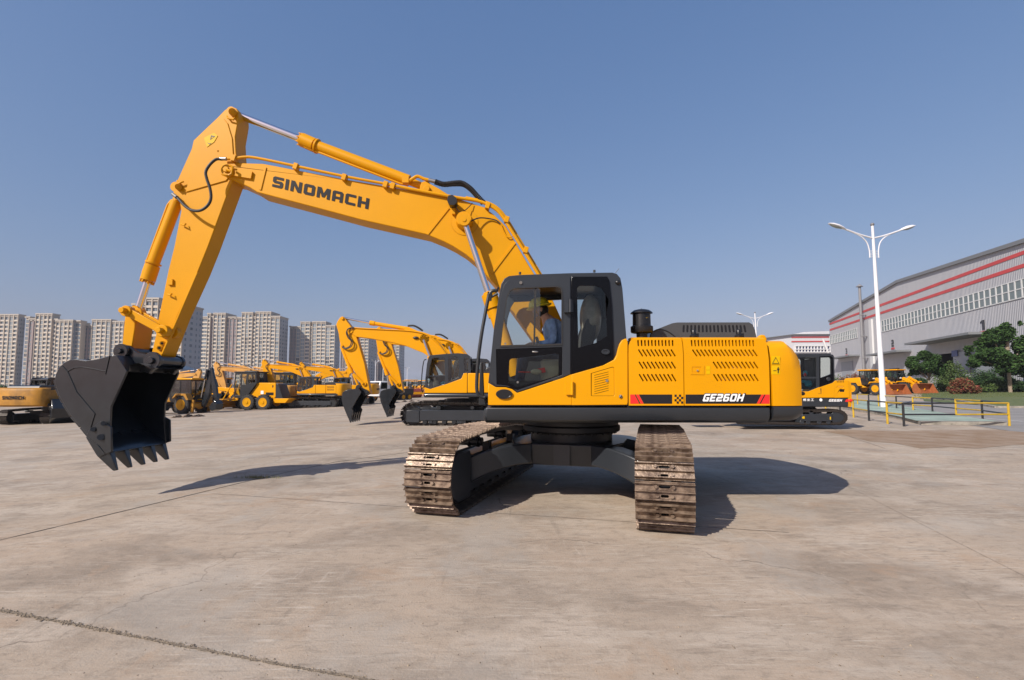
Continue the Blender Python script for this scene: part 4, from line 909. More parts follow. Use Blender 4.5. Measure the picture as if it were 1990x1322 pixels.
for i in range(160):
    c = c0 + Vector((r_.gauss(0, .16), r_.gauss(0, .03), 0)); hh = r_.uniform(.02, .07); dx, dy = r_.uniform(-.04, .04), r_.uniform(-.03, .03)
    s.add([(c.x - .004, c.y, 0), (c.x + .004, c.y, 0), (c.x + dx, c.y + dy, hh)], [(0, 1, 2)])
o = s.build('grass_tuft', mat('dry_grass', (.10, .12, .04), .9, col2=(.2, .17, .08), isl=1), smooth=False, origin=(0, 0, 0)); struct(o, 'stuff')
# heaps of spoil under the left machines
s = MB()
def heap(a, b, dep, hgt, seed):
    rr_ = random.Random(seed); A_, B_ = G(*a), G(*b); N, M = 60, 8; pts = []
    for j in range(M + 1):
        for i in range(N + 1):
            c = A_ + (B_ - A_) * (i / N); v = j / M
            z = hgt * math.sin(math.pi * v) * (.5 + .5 * math.sin(i * .35 + seed)) * rr_.uniform(.5, 1.2) * (math.sin(math.pi * i / N) ** .4)
            pts.append((c.x + rr_.uniform(-.05, .05), c.y + dep * (v - .2), gz(c.x) - .01 + z))
    s.add(pts, [(j * (N + 1) + i, j * (N + 1) + i + 1, (j + 1) * (N + 1) + i + 1, (j + 1) * (N + 1) + i) for j in range(M) for i in range(N)])
heap((-60, 826), (150, 812), 2.2, .5, 1); heap((325, 813), (392, 810), 1.2, .22, 4); heap((765, 783), (815, 780), 2, .22, 7)
o = s.build('spoil_heap', mat('brown_spoil', (.24, .165, .11), .95, col2=(.12, .085, .06), nscale=5, bump=.8), smooth=False, origin=(0, 0, 0)); struct(o, 'stuff')
# brown smear of mud on the right
MUD = mat('dried_mud', (.22, .145, .085), .9, col2=(.29, .22, .16), nscale=1.5, bump=.3)
gpoly('mud_track', [(1600, 838), (1650, 836.5), (1760, 838), (1900, 836), (2060, 838), (2060, 862), (1960, 866), (1900, 872), (1850, 869), (1790, 872), (1740, 862), (1690, 858), (1640, 846)], MUD, .005)

# road, weighbridge, lawn
ASPH = mat('pale_asphalt', (.245, .235, .225), .85, noise=.2, nscale=.6)
RDY = [(1500, 786), (1640, 789), (1740, 800), (1850, 822), (1962, 833), (2100, 846), (2100, 792), (1990, 784), (1860, 777), (1790, 771.5), (1740, 769), (1655, 768.5), (1500, 767)]
gpoly('road', [(1480, 790), (1640, 792), (1740, 803), (1840, 820), (1962, 838), (2200, 858), (2200, 768), (1990, 764), (1800, 763), (1660, 761.5), (1480, 763)], ASPH, .008)
s = MB()
for a, b in (((1560, 783), (1990, 820)), ((1770, 771), (2150, 789))):
    A, B = G(*a), G(*b); d = (B - A).normalized(); nn = Vector((-d.y, d.x, 0)) * .07
    s.add([A + nn + Vector((0, 0, .013)), A - nn + Vector((0, 0, .013)), B - nn + Vector((0, 0, .013)), B + nn + Vector((0, 0, .013))], [(0, 1, 2, 3)])
struct(s.build('road_line', mat('worn_road_paint', (.62, .62, .60), .7, noise=.4, nscale=3), smooth=False, origin=(0, 0, 0)))
wb = [(1500, 782), (1640, 796), (1700, 805), (1756, 817), (1790, 826), (1958, 827.5), (1880, 816), (1790, 799), (1700, 785), (1600, 774), (1520, 772)]
WBM = mat('pale_green_deck_paint', (.32, .40, .33), .7, noise=.3, nscale=1.2); CONC = mat('stained_kerb_concrete', (.34, .31, .26), .9, noise=.45, nscale=3)
q_ = [G(*p) for p in wb]
s = MB(); nn = len(q_); s.add([(v.x, v.y, gz(v.x) - .05) for v in q_] + [(v.x, v.y, gz(v.x) + .14) for v in q_], [tuple(range(nn, 2 * nn))] + [(i, (i + 1) % nn, nn + (i + 1) % nn, nn + i) for i in range(nn)])
struct(s.build('weighbridge_kerb', CONC, None, smooth=False, origin=(0, 0, 0)))
cx_ = sum(v.x for v in q_) / nn; cy_ = sum(v.y for v in q_) / nn
s = MB(); s.add([(cx_ + (v.x - cx_) * .985, cy_ + (v.y - cy_) * .975, gz(v.x) + .146) for v in q_], [tuple(range(nn))]); struct(s.build('weighbridge_deck', WBM, None, smooth=False, origin=(0, 0, 0)))
LW = [(1770, 763), (1800, 768.5), (1880, 768), (1930, 766), (1990, 768), (2200, 772), (2200, 752), (1600, 752.5), (1600, 757), (1700, 757)]
gpoly('lawn', [(1795, 768), (1850, 769), (1935, 766.5), (2200, 768), (2200, 756), (1800, 756), (1790, 760)], GRASS, .03)
KB = [(1795, 768.6), (1850, 769.6), (1935, 767.2), (2200, 768.8)]
s = MB(); r2 = [G(*p) for p in KB]
for a, b in zip(r2, r2[1:]):
    d = (b - a).normalized(); nn_ = Vector((-d.y, d.x, 0)) * .1; s.add([(v.x, v.y, gz(v.x) + z) for v in (a - nn_, b - nn_, b + nn_, a + nn_) for z in (0, .13)], [(0, 2, 3, 1), (1, 3, 5, 7), (4, 6, 7, 5), (0, 1, 7, 6), (2, 4, 5, 3)])
struct(s.build('kerb', CONC, None, smooth=False, origin=(0, 0, 0)))

# ================================================================== railings, lamps
YR = mat('yellow_rail_paint', (.52, .33, .02), .5, noise=.2); KR = mat('black_rail_paint', (.02, .02, .022), .45)
def railing(label, posts, hgt=.9, grp='yellow and black railings round the weighbridge'):
    base = G(*posts[0][0]); t = thing('railing', label, 'railing', base, grp); C_ = {'y': YR, 'k': KR}
    for i, (p, col) in enumerate(posts):
        c = G(*p)
        if col[0] in C_: MB().cyl(c, c + Vector((0, 0, hgt)), .042, n=10).build('post', C_[col[0]], t)
        if i + 1 < len(posts):
            d = G(*posts[i + 1][0])
            for z in (hgt - .02, hgt * .5):
                MB().cyl(c + Vector((0, 0, z)), d + Vector((0, 0, z)), .031, n=8).build('rail', C_[col[1]], t)
    return t
railing('near railing of yellow and black tube along the front edge of the green platform', [((1962, 828.5), 'yy'), ((1857, 829), '-k'), ((1757, 829), 'ky'), ((1725, 824), 'yk'), ((1689, 818), 'ky'), ((1659, 811.5), 'yk'), ((1633, 806), 'ky'), ((1605, 801), 'yk')])
railing('rear railing of yellow and black tube between the green platform and the road', [((1962, 828), '-k'), ((1910, 817.6), 'ky'), ((1858.7, 811.7), 'yk'), ((1812.6, 805.8), 'ky'), ((1775, 802.5), 'yk'), ((1742.7, 799), 'ky'), ((1708, 794.5), 'yk'), ((1689, 792), 'ky'), ((1667, 790), 'yk'), ((1630, 786.5), 'yy')])
LAMPW = mat('lamp_white_paint', (.70, .70, .72), .3, coat=.2); LGLS = mat('lamp_lens', (.30, .32, .30), .25)
def make_lamp(base, lab):
    t = thing('street_lamp', lab, 'street lamp', (0, 0, 0), 'white double-armed street lamps')
    s = MB().cyl((0, 0, 0), (0, 0, 10.9), .175, .085, n=16).cyl((0, 0, 10.9), (0, 0, 12.05), .085, .075, n=16).cyl((0, 0, 0), (0, 0, .04), .3, n=12)
    for z in (9.95, 10.08, 10.2, 10.34): s.cyl((-.34, 0, z), (.34, 0, z), .018, n=6)
    s.build('pole', LAMPW, t)
    MB().ball((0, 0, 12.12), .12, n=8).build('finial', mat('lamp_finial', (.15, .15, .16), .3), t)
    for sg in (-1, 1):
        # arms slope gently upward, curved braces below
        a = MB().tube([(0, 0, 11.2), (sg * .9, 0, 11.42), (sg * 2.0, 0, 11.78)], .055, n=10, sm=4).tube([(sg * .32, 0, 9.9), (sg * .33, 0, 10.4), (sg * .5, 0, 10.95), (sg * .95, 0, 11.35), (sg * 1.6, 0, 11.62)], .035, n=8, sm=5).build('arm', LAMPW, t)
        hd = MB(); d = Vector((sg * .955, 0, .296)); u = Vector((-sg * .296, 0, .955)); st_ = Vector((sg * 1.92, 0, 11.75))
        rings = []
        for f, hw_, hh in ((0, .06, .06), (.10, .10, .08), (.22, .16, .12), (.5, .20, .16), (.8, .18, .13), (1.0, .09, .05), (1.04, .04, .02)):
            c = st_ + d * 1.2 * f; rings.append([c + Vector((0, hw_ * math.cos(t_), 0)) + u * (hh * math.sin(t_) * (1 if math.sin(t_) > 0 else .35)) for t_ in [k * math.pi / 8 for k in range(16)]])
        hd.loft(rings); h_ = hd.build('lamp_head', LAMPW, t)
        ln = MB(); rings = []
        for f, hw_, hh in ((.24, .08, .02), (.5, .15, .09), (.8, .12, .07), (.95, .05, .02)):
            c = st_ + d * 1.2 * f - u * .03; rings.append([c + Vector((0, hw_ * math.cos(t_), 0)) - u * (hh * abs(math.sin(t_))) for t_ in [k * math.pi / 8 for k in range(16)]])
        ln.loft(rings); ln.build('lens', LGLS, h_)
    t.location = base
    return t
b0 = G(1717.5, 796); lamp = make_lamp(b0, 'tall white double-armed street lamp standing on the green platform behind the railings')
lamp.rotation_euler = (0, R(-.6), R(6))
dup(lamp, P(1476, 755, 77.5) + Vector((0, 0, -.3)), R(6), 'distant white double-armed street lamp showing above the excavator hood').rotation_euler = (0, R(-1.6), R(6))
for i, (px, Y, sc, lab) in enumerate(((729, 150, .85, 'tiny far street lamp left of the third bucket arm'), (744, 160, .85, 'tiny far street lamp close to the right-hand apartment tower'), (791, 190, .8, 'faint far street lamp in the gap right of the towers'))):
    c = P(px, 751, Y); dup(lamp, (c.x, Y, -.9), R(80), lab, scale=sc)

# ================================================================== apartment towers
STN = mat('cream_tower_stone', (.47, .405, .325), .85, noise=.08, nscale=.05); STN2 = mat('shade_grey_tower_flank', (.30, .31, .33), .85, noise=.12, nscale=.05)  # flank grey puts the shade of the towers' sides into the colour
MAU = mat('mauve_brick_tower', (.27, .215, .205), .85); PALEB = mat('pale_balcony_slab', (.52, .46, .38), .8)
WG = mat('dark_tower_glass', (.035, .045, .06), .25, isl=1, col2=(.20, .25, .29)); WGL = mat('light_tower_glass', (.06, .08, .10), .3, isl=1, col2=(.32, .37, .40))
ROOFM = mat('roof_cap_stone', (.40, .36, .31), .85)
def tower(label, Y, segs, fl, seed, side=None, ybot=752):
    """segs: (px0, px1, ytop, style, setback) bays of one tower facade in plane Y"""
    rs = random.Random(seed); x0 = P(segs[0][0], 670, Y).x; base = Vector((x0, Y, -1.0))
    t = thing('apartment_tower', label, 'apartment tower', base, 'cream apartment towers on the skyline')
    wl, ml, rf, bal = MB(), MB(), MB(), MB(); rects = []; bals = []
    dep = 9.0
    if side: xs_ = P(side[0], 670, Y).x; dep = max(5.0, xs_ * F / (side[1] - CX) - Y)
    for (a, b, yt, st, sb) in segs:
        sb *= .3; xa, xb = P(a, 670, Y).x, P(b, 670, Y).x; zt = P(a, yt, Y).z; y0 = Y + sb
        tgt = ml if st == 'm' else wl
        y2 = Y + max(dep, sb + 5); tgt.box(xa, xb, y0 + .6, y2, -1, zt - .9)
        rf.box(xa - .35, xb + .35, y0 - .3, y2 + .3, zt - .9, zt); rf.box(xa - .1, xb + .1, y0, y2, zt - 1.9, zt - 1.3) if st != 'd' else None
        W = xb - xa; nb = max(1, round(W / (2.9 if st == 'm' else 3.3))); bw = W / nb; z = zt - 2.1; k = 0
        pier = .30 if st != 'm' else .5
        for i in range(nb + 1):
            xx = xa + bw * i; pr_ = .0 if st == 'm' else -.25
            if st != 'd': tgt.box(max(xa, xx - pier), min(xb, xx + pier), y0 + pr_, y0 + .6, -1, zt - .9)
        while z > 1:
            for i in range(nb):
                wa, wb_ = xa + bw * i + pier, xa + bw * (i + 1) - pier; kind = (i + seed) % 3
                if st == 'm': wa += .35; wb_ -= .35; rects.append((wa, wb_, z - fl + 1.15, z - .35, y0 + .45, 1)); continue
                if st == 'd': rects.append((wa, wb_, z - fl + .6, z - .3, y0 + .45, 1)); continue
                rects.append((wa, wb_, z - fl + (1.0 if kind else .35), z - .25, y0 + (.45 if kind else .30), 1 + (kind == 0)))
                bals.append((wa - .05, wb_ + .05, y0 + (-.12 if kind == 1 else .12), z - fl - .22, z - fl + (1.0 if kind else .3)))
            z -= fl; k += 1
    wo = wl.build('wall', STN, t, smooth=False)
    if ml.v: ml.build('brick_bay', MAU, t, smooth=False)
    rf.build('roof', ROOFM, t, smooth=False)
    bals.sort(key=lambda r: -r[4]); cb_ = {}
    for j, (a, b, y, z0, z1) in enumerate(bals):
        if j < 100:
            key = (round(b - a, 2), round(z1 - z0, 2))
            if key not in cb_: o = MB().box(0, b - a, 0, .45, 0, z1 - z0).build('balcony', PALEB, None, smooth=False); cb_[key] = o.data
            else: o = bpy.data.objects.new('balcony', cb_[key]); COL.objects.link(o)
            o.parent = t; o.location = (a - base.x, y - base.y, z0 - base.z)
        else: bal.box(a, b, y, y + .45, z0, z1)
    if bal.v: bal.build('balconies', PALEB, t, smooth=False)['kind'] = 'stuff'
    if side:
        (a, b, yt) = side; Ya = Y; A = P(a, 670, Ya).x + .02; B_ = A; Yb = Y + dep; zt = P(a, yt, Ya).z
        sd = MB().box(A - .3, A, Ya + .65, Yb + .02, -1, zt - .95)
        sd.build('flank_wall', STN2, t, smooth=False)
        sw = MB(); z = zt - 2.4; d = Vector((B_ - A, Yb - Ya, 0)); nn_ = Vector((.05, 0, 0))
        while z > 1:
            for f0, f1 in ((.12, .2), (.38, .5), (.66, .72), (.84, .93)):
                p_, q2 = Vector((A, Ya, 0)) + d * f0 + nn_, Vector((A, Ya, 0)) + d * f1 + nn_; sw.add([(p_.x, p_.y, z - 1.7), (q2.x, q2.y, z - 1.7), (q2.x, q2.y, z - .3), (p_.x, p_.y, z - .3)], [(0, 1, 2, 3)])
            z -= fl
        sw.build('flank_windows', WG, t, smooth=False)['kind'] = 'stuff'
    rects.sort(key=lambda r: -r[3]); cache = {}
    for j, (a, b, z0, z1, y, kd) in enumerate(rects[:100]):
        key = (round(b - a, 2), round(z1 - z0, 2), kd)
        if key not in cache:
            o = MB().box(0, b - a, 0, .05, 0, z1 - z0).build('window', WGL if kd == 2 else WG, None, smooth=False); cache[key] = o.data
        else:
            o = bpy.data.objects.new('window', cache[key]); COL.objects.link(o)
        o.parent = t; o.location = (a - base.x, y - base.y, z0 - base.z)
    rest = MB()
    for (a, b, z0, z1, y, kd) in rects[100:]: rest.box(a, b, y, y + .05, z0, z1)
    if rest.v: o = rest.build('windows', WG, t, smooth=False); o['kind'] = 'stuff'
    fr = MB() # mullions across all window bays
    for (a, b, z0, z1, y, kd) in rects:
        c = (a + b) / 2; fr.box(c - .06, c + .06, y - .04, y, z0, z1)
    fr.build('window_mullions', PALEB, t, smooth=False)['kind'] = 'stuff'
    return t
tower('leftmost cream apartment tower, cut by the left edge of the picture', 350, [(-60, -30, 612, 'c', 1), (-30, 32, 610.5, 'c', 0)], 2.95, 1, side=(32, 41.5, 612))
tower('cream apartment tower with stepped roof second from the left above the parked excavator cab', 350, [(41, 50, 614.5, 'd', 6), (50, 66, 618.5, 'm', 4), (66, 98, 609, 'c', 0), (98, 107, 619, 'c', 3), (107, 139.5, 621.5, 'c', -1), (139.5, 150, 622, 'd', 5)], 3.0, 2, side=(139.5, 151, 623))
tower('lower cream apartment tower directly behind the big black bucket', 356, [(150, 157, 626, 'd', 5), (157, 176, 631, 'm', 3), (176.5, 213, 620.5, 'c', 0), (213, 237, 623.5, 'c', 2)], 3.0, 3, side=(237, 244, 624))
tower('tallest cream apartment tower rising behind the yellow arm of the big excavator', 253, [(250, 279, 589, 'c', 3), (279, 304, 578.5, 'c', 0), (304, 330, 600, 'm', 2), (330, 353, 590, 'c', 0)], 2.95, 4, side=(353, 389.5, 590))
tower('wide cream apartment tower behind the motor graders', 392, [(389, 401, 615, 'c', 2), (401, 407, 608.5, 'c', 0), (407, 413, 614, 'm', 2), (413, 436, 608, 'c', 0), (436, 441, 615, 'd', 5), (443, 458, 615.5, 'm', 1), (458, 468, 616, 'c', 1), (468, 489, 606.5, 'c', 0), (489, 495, 615, 'c', 2), (495, 524.5, 605.5, 'c', 0), (524.5, 542, 614, 'c', 0.5)], 3.0, 5, side=(542, 557, 614.5))
tower('middle cream apartment tower between the wide tower and the raised background arms', 410, [(560, 563, 633, 'd', 5), (563, 575, 634, 'm', 2), (575, 583, 634, 'c', 1), (583, 601.5, 625, 'c', 0), (601.5, 606, 634, 'c', 2), (606, 632, 624.5, 'c', 0), (632, 650, 632, 'c', .5)], 3.0, 6, side=(650, 659, 632))
tower('cream apartment tower seen between the two background excavator arms', 470, [(662, 672, 652, 'm', 2), (672, 690, 648, 'c', 0), (690, 700, 654, 'm', 2), (700, 716, 648, 'c', 0)], 3.0, 7, side=(716, 731, 648))
tower('rightmost cream apartment tower beside the third excavator arm', 520, [(731, 745, 662, 'm', 2), (745, 758, 658, 'c', 0), (758, 776, 658, 'c', .5)], 3.0, 8, side=(776, 785.5, 658))
# far low sheds on the horizon
SHED = mat('far_blue_grey_roof', (.20, .25, .30), .7); SHW = mat('far_shed_wall', (.42, .43, .43), .8)
def shed(lab, a, b, yt, Y):
    A, B = P(a, 745, Y).x, P(b, 745, Y).x; zt = P(a, yt, Y).z; t = thing('low_shed', lab, 'shed', (A, Y, -1), 'low sheds on the horizon')
    MB().box(A, B, Y, Y + 20, -1, zt - 1.6).build('wall', SHW, t, smooth=False); MB().prism([(A - 1, zt - 1.6), (B + 1, zt - 1.6), (B - 1, zt), (A + 1, zt)], Y - 1, Y + 21).build('roof', SHED, t, smooth=False)
shed('low blue-roofed shed on the horizon right of the last tower', 795, 860, 736.5, 240)

# ================================================================== factory halls
STL = bpy.data.materials.new('corrugated_steel_cladding'); STL.use_nodes = True; n = STL.node_tree; b = n.nodes['Principled BSDF']; L = n.links
tc = n.nodes.new('ShaderNodeTexCoord'); wv = n.nodes.new('ShaderNodeTexWave'); wv.wave_profile = 'SIN'; wv.bands_direction = 'X'; wv.inputs['Scale'].default_value = .9; wv.inputs['Distortion'].default_value = 0
ns = n.nodes.new('ShaderNodeTexNoise'); mp = n.nodes.new('ShaderNodeMapping'); mp.inputs['Scale'].default_value = (.9, .9, .04); ns.inputs['Scale'].default_value = 1.2; ns.inputs['Detail'].default_value = 6
L.new(tc.outputs['Object'], wv.inputs['Vector']); L.new(tc.outputs['Object'], mp.inputs['Vector']); L.new(mp.outputs[0], ns.inputs['Vector'])
mx = n.nodes.new('ShaderNodeMix'); mx.data_type = 'RGBA'; mx.inputs['A'].default_value = (.36, .37, .40, 1); mx.inputs['B'].default_value = (.46, .46, .47, 1)
L.new(ns.outputs['Fac'], mx.inputs['Factor']); L.new(mx.outputs['Result'], b.inputs['Base Color']); b.inputs['Roughness'].default_value = .55
bp = n.nodes.new('ShaderNodeBump'); bp.inputs['Strength'].default_value = 1; bp.inputs['Distance'].default_value = .05; L.new(wv.outputs['Color'], bp.inputs['Height']); L.new(bp.outputs[0], b.inputs['Normal'])
REDS = mat('red_cladding_band', (.52, .06, .055), .5, noise=.15, nscale=.3); TRIM = mat('grey_roof_trim', (.16, .17, .18), .6); HGL = mat('hall_glazing', (.06, .08, .09), .3, isl=1, col2=(.22, .26, .26))
MUL = mat('pale_window_frame', (.55, .56, .56), .6); DARKI = mat('dark_interior', (.02, .022, .025), .8)
# gable wall plane: X = .297*Y + 48
KX, BX = .297, 48.0
wd = Vector((KX, 1, 0)).normalized()               # along the wall, away from camera
def W(px, py):
    x = (px - CX) / F; y = -(py - CY) / F; d = Vector((x, -y * math.sin(PITCH) + math.cos(PITCH), y * math.cos(PITCH) + math.sin(PITCH)))
    t = BX / (d.x - KX * d.y); v = d * t; return (Vector((v.x - BX, v.y, 0)).length * (1 if v.y > 0 else -1), HC + v.z)     # (distance along the wall, height)
hall = thing('factory_hall', 'long grey corrugated factory hall with two red bands and a window strip', 'factory', (BX, 0, 0), rz=math.atan2(wd.y, wd.x) - math.pi, world=False)
# in hall space +X runs toward the camera end, +Y runs away from the camera side (into the hall)
def WP(pts): return [(-W(*p)[0], W(*p)[1]) for p in pts]
def wall_rect(a, b):   # two px corners -> rectangle with level top/bottom
    p_, q2 = W(*a), W(*b); return (-max(p_[0], q2[0]), -min(p_[0], q2[0]), min(p_[1], q2[1]), max(p_[1], q2[1]))
sA = W(1612, 625); sR = W(1745, 548); sE = (20.0, sR[1] - (W(1745, 548)[0] - 20) * .055)
def front(poly, y0, y1, nm, m, holes=(), smooth=False, bevel=0, par=None):
    s = MB().prism(poly, y0, y1, holes); return s.build(nm, m, par or hall, smooth=smooth, bevel=bevel)
d3 = [(-a, z) for a, z in (W(1824, 683), W(1855, 683))]
op3 = [(d3[0][0], -1), (d3[1][0], -1), (d3[1][0], 7.0), (d3[0][0], 7.0)]
d2 = (-W(1725, 700)[0], -W(1747, 700)[0]); op2 = [(d2[0], -1), (d2[1], -1), (d2[1], 5.2), (d2[0], 5.2)]
outl = [(-sA[0], -1), (-sE[0], -1), (-sE[0], sE[1]), (-sR[0], sR[1]), (-sA[0], sA[1])]
# hall local Y axis after rotation by (angle - pi): check sign so the front faces the camera (-X world side)
fy = Vector((math.cos(hall.rotation_euler.z + math.pi / 2), math.sin(hall.rotation_euler.z + math.pi / 2), 0)); FS = 1 if fy.x > 0 else -1
front(outl, 0, FS * .3, 'wall', STL, [op2, op3])
s = MB().prism([(-sA[0], sA[1] - .2), (-sR[0], sR[1] - .2), (-sE[0], sE[1] - .2), (-sE[0], sE[1] + .35), (-sR[0], sR[1] + .35), (-sA[0], sA[1] + .35)], -FS * .35, FS * 60); s.build('roof', TRIM, hall, smooth=False)
s = MB().box(-sA[0], -sA[0] + .3, FS * .3, FS * 60, -1, sA[1] - .3); s.build('end_wall', STL, hall, smooth=False)
s = MB().box(min(d2) - 4, max(d3[0][0], d3[1][0]) + 6, FS * 8, FS * 8.2, -1, 12); s.build('interior', DARKI, hall, smooth=False)
def band(zc, hh):
    return MB().box(-sA[0] - .03, -sE[0], -FS * .06, 0, zc - hh, zc + hh)
z1 = W(1611.8, 631.5)[1]; z2 = W(1611.8, 642.8)[1]; z1b = W(1990, 496.4)[1]; z2b = W(1990, 522.5)[1]
for za, zb in ((z1, z1b), (z2, z2b)):
    z_ = (za + zb) / 2; o = band(z_ + .28, .25).build('red_band', REDS, hall, smooth=False)
def strip(nm, a0, a1, zt, zb, nb, rows=2):
    o = MB().box(-a1, -a0, -FS * .05, 0, zb, zt).build(nm, HGL, hall, smooth=False)
    fr = MB(); wdt = a1 - a0
    for i in range(nb + 1): x = -a1 + wdt * i / nb; fr.box(x - .11, x + .11, -FS * .12, -FS * .05, zb, zt)
    for j in range(rows + 1): z = zb + (zt - zb) * j / rows; fr.box(-a1 - .1, -a0 + .1, -FS * .10, -FS * .055, z - .07, z + .07)
    fr.build('window_frame', MUL, o, smooth=False); return o
zt = W(1713.9, 623.5)[1]; zb = W(1713.9, 645.5)[1]; print('strip', zt, zb, W(1990, 541.8)[1], W(1990, 580.4)[1])
strip('window_strip', 32, W(1713.9, 640)[0], zt, zb, 60)
strip('window_strip', W(1666, 645)[0], W(1613, 660)[0], W(1640, 645.3)[1], W(1640, 662.8)[1], 16)
for a, b_, zz in ((1676, 1679.5, 715), (1691.5, 1697, 690)):
    s = MB().box(-W(b_, 625)[0], -W(a, 625)[0], -FS * .5, 0, -1 + 0 * zz, W(a, 624)[1]) if False else MB()
    x0_, x1_ = -W(a, 640)[0], -W(b_, 640)[0]; s.box(min(x0_, x1_), max(x0_, x1_), -FS * .35, 0, 3.5 if a > 1690 else 1.5, W(a, 622)[1]); s.build('translucent_strip', MUL, hall, smooth=False)
s = MB(); a0, ztop = W(1680, 557); s.cyl((-a0, -FS * 1.0, 5), (-a0, -FS * 1.0, ztop), .28, n=12).cyl((-a0, -FS * 1.0, ztop), (-a0, -FS * 1.0, ztop + .6), .75, .1, n=12).tube([(-a0, -FS * 1, 5), (-a0 + .3, -FS * 1, 4.2), (-a0 + .3, -FS * 1, 3.5)], .28)
for z in (8, 13, 18): s.box(-a0 - .35, -a0 + .35, -FS * 1.2, 0, z, z + .15)
s.build('flue_pipe', mat('dark_grey_flue', (.20, .20, .21), .6), hall)
def canopy(a, b_, z, out_=3.0):
    x0_, x1_ = -W(a, 690)[0], -W(b_, 690)[0]; s = MB().box(min(x0_, x1_), max(x0_, x1_), -FS * out_, 0, z, z + .35); s.build('canopy', TRIM, hall, smooth=False)
canopy(1630, 1671, W(1645, 696)[1], 2.2); canopy(1708, 1772, W(1745, 687)[1], 2.5); canopy(1805, 1945, W(1850, 663)[1], 3.6)
x0_, x1_ = -W(1636, 715)[0], -W(1658, 715)[0]; MB().box(x0_, x1_, -FS * .12, 0, -1, W(1647, 703)[1]).build('door', mat('grey_roller_door', (.25, .27, .30), .6), hall, smooth=False)
x0_, x1_ = -W(1856, 700)[0], -W(1886, 700)[0]; MB().box(x0_, x1_, -FS * .25, -FS * .1, -1, 7).build('sliding_door', mat('pale_sliding_door', (.42, .44, .47), .5), hall, smooth=False)
x0_, x1_ = -W(1888, 700)[0], -W(1960, 700)[0]; MB().box(x0_, x1_, -FS * .12, 0, -1, 7).build('door', MATS['grey_roller_door'], hall, smooth=False)
def plaque(px, py, txt, hh):
    a, z = W(px, py); x = -a; s = MB()
    letters(s, txt, (x - hh * .42, -FS * .08, z), (x + hh * .42, -FS * .08, z), (x - hh * .42, -FS * .08, z + hh * 1.1), (0, 0, 0)); s.build('bay_number', mat('black_numeral', (.04, .04, .045), .6), hall, smooth=False)
    MB().box(x - hh * .55, x + hh * .55, -FS * .10, -FS * .02, z - hh * .42, z - hh * .15).build('red_plate', REDS, hall, smooth=False)
plaque(1911, 641, '1', 1.3); plaque(1735.5, 674, '2', 1.3); plaque(1645.5, 688, '3', 1.3)
a, z = W(1861, 687); MB().box(-a - .8, -a + .8, -FS * .45, -FS * .35, z - .5, z + .5).build('blue_sign', mat('blue_sign_panel', (.10, .13, .30), .5), hall, smooth=False)
# rear hall
RH = 170; rh = thing('factory_hall', 'lower white factory hall with red bands behind the small excavator cab', 'factory', (P(1480, 750, RH).x, RH, 0))
def RP(pts, Y=RH): return [(P(a, b, Y).x, P(a, b, Y).z) for a, b in pts]
WCL = mat('white_cladding', (.58, .58, .60), .6, noise=.1)
MB().prism(RP([(1440, 760), (1625, 760), (1625, 650.5), (1540, 650.8), (1440, 664)]), RH, RH + 40).build('wall', WCL, rh, smooth=False)
s = MB()
for y0_, y1_ in ((654.2, 656.2), (662.4, 664.6)): s.prism(RP([(1538, y0_ + .6), (1625, y0_), (1625, y1_), (1538, y1_ + .6)]), RH - .15, RH - .02)
s.build('red_band', REDS, rh, smooth=False)
g_ = MB().prism(RP([(1545, 673), (1625, 672), (1625, 684.5), (1545, 685)]), RH - .12, RH - .02).build('window_strip', mat('blue_hall_glazing', (.035, .045, .12), .3), rh, smooth=False)
s = MB()
for i in range(14): x = 1545 + i * 6.1; s.prism(RP([(x - 1.1, 672), (x + 1.1, 672), (x + 1.1, 685), (x - 1.1, 685)]), RH - .4, RH - .12)
for y in (672.4, 679, 684.6): s.prism(RP([(1544, y - .8), (1625, y - .8), (1625, y + .8), (1544, y + .8)]), RH - .5, RH - .14)
s.build('window_frame', WHITE, g_, smooth=False, origin=ORG[rh.name])
s = MB().prism(RP([(1576, 651), (1626, 651), (1626, 641), (1576, 643)]), RH + 4, RH + 24).prism(RP([(1560, 651), (1594, 651), (1594, 646), (1560, 646)]), RH + 3.5, RH + 12); s.build('roof_plant_room', WCL, rh, smooth=False)
s = MB().prism(RP([(1438, 664.2), (1540, 650.9), (1626, 650.6), (1626, 649.6), (1540, 649.8), (1438, 663)]), RH - .8, RH + 40); s.build('roof', TRIM, rh, smooth=False)

# ================================================================== trees and shrubs
def leaves(cl, nl, size, seed, squash=1.0):
    """cl: clump centres with radii; many small tilted leaf-clusters spread through the volume"""
    g = np.random.default_rng(seed); tot = sum(c[3] ** 2 for c in cl); V = []; Fc = []
    for (x, y, z, r) in cl:
        k = int(nl * r * r / tot); d = g.normal(size=(k, 3)); d /= np.linalg.norm(d, axis=1)[:, None]
        rad = r * (g.random(k) ** .45)[:, None]; c = np.array([x, y, z]) + d * rad * np.array([1, 1, squash])
        u = g.normal(size=(k, 3)); u[:, 2] *= .55; u /= np.linalg.norm(u, axis=1)[:, None]; v = np.cross(u, g.normal(size=(k, 3))); v /= np.linalg.norm(v, axis=1)[:, None] + 1e-9
        s_ = size * g.uniform(.5, 1.3, (k, 1)); u = u * s_; v = v * s_ * .6; o = sum(len(q) for q in V)
        V.append(np.stack([c - u, c + v, c + u, c - v], 1).reshape(-1, 3)); Fc.append(np.arange(o, o + 4 * k).reshape(-1, 4))
    m = MB(); m.v = np.concatenate(V).tolist(); m.f = np.concatenate(Fc).tolist(); return m
def build_leaves(m, nm, mt, par):
    me = bpy.data.meshes.new(nm); me.from_pydata(m.v, [], m.f); me.materials.append(mt); o = bpy.data.objects.new(nm, me); COL.objects.link(o); o.parent = par; return o
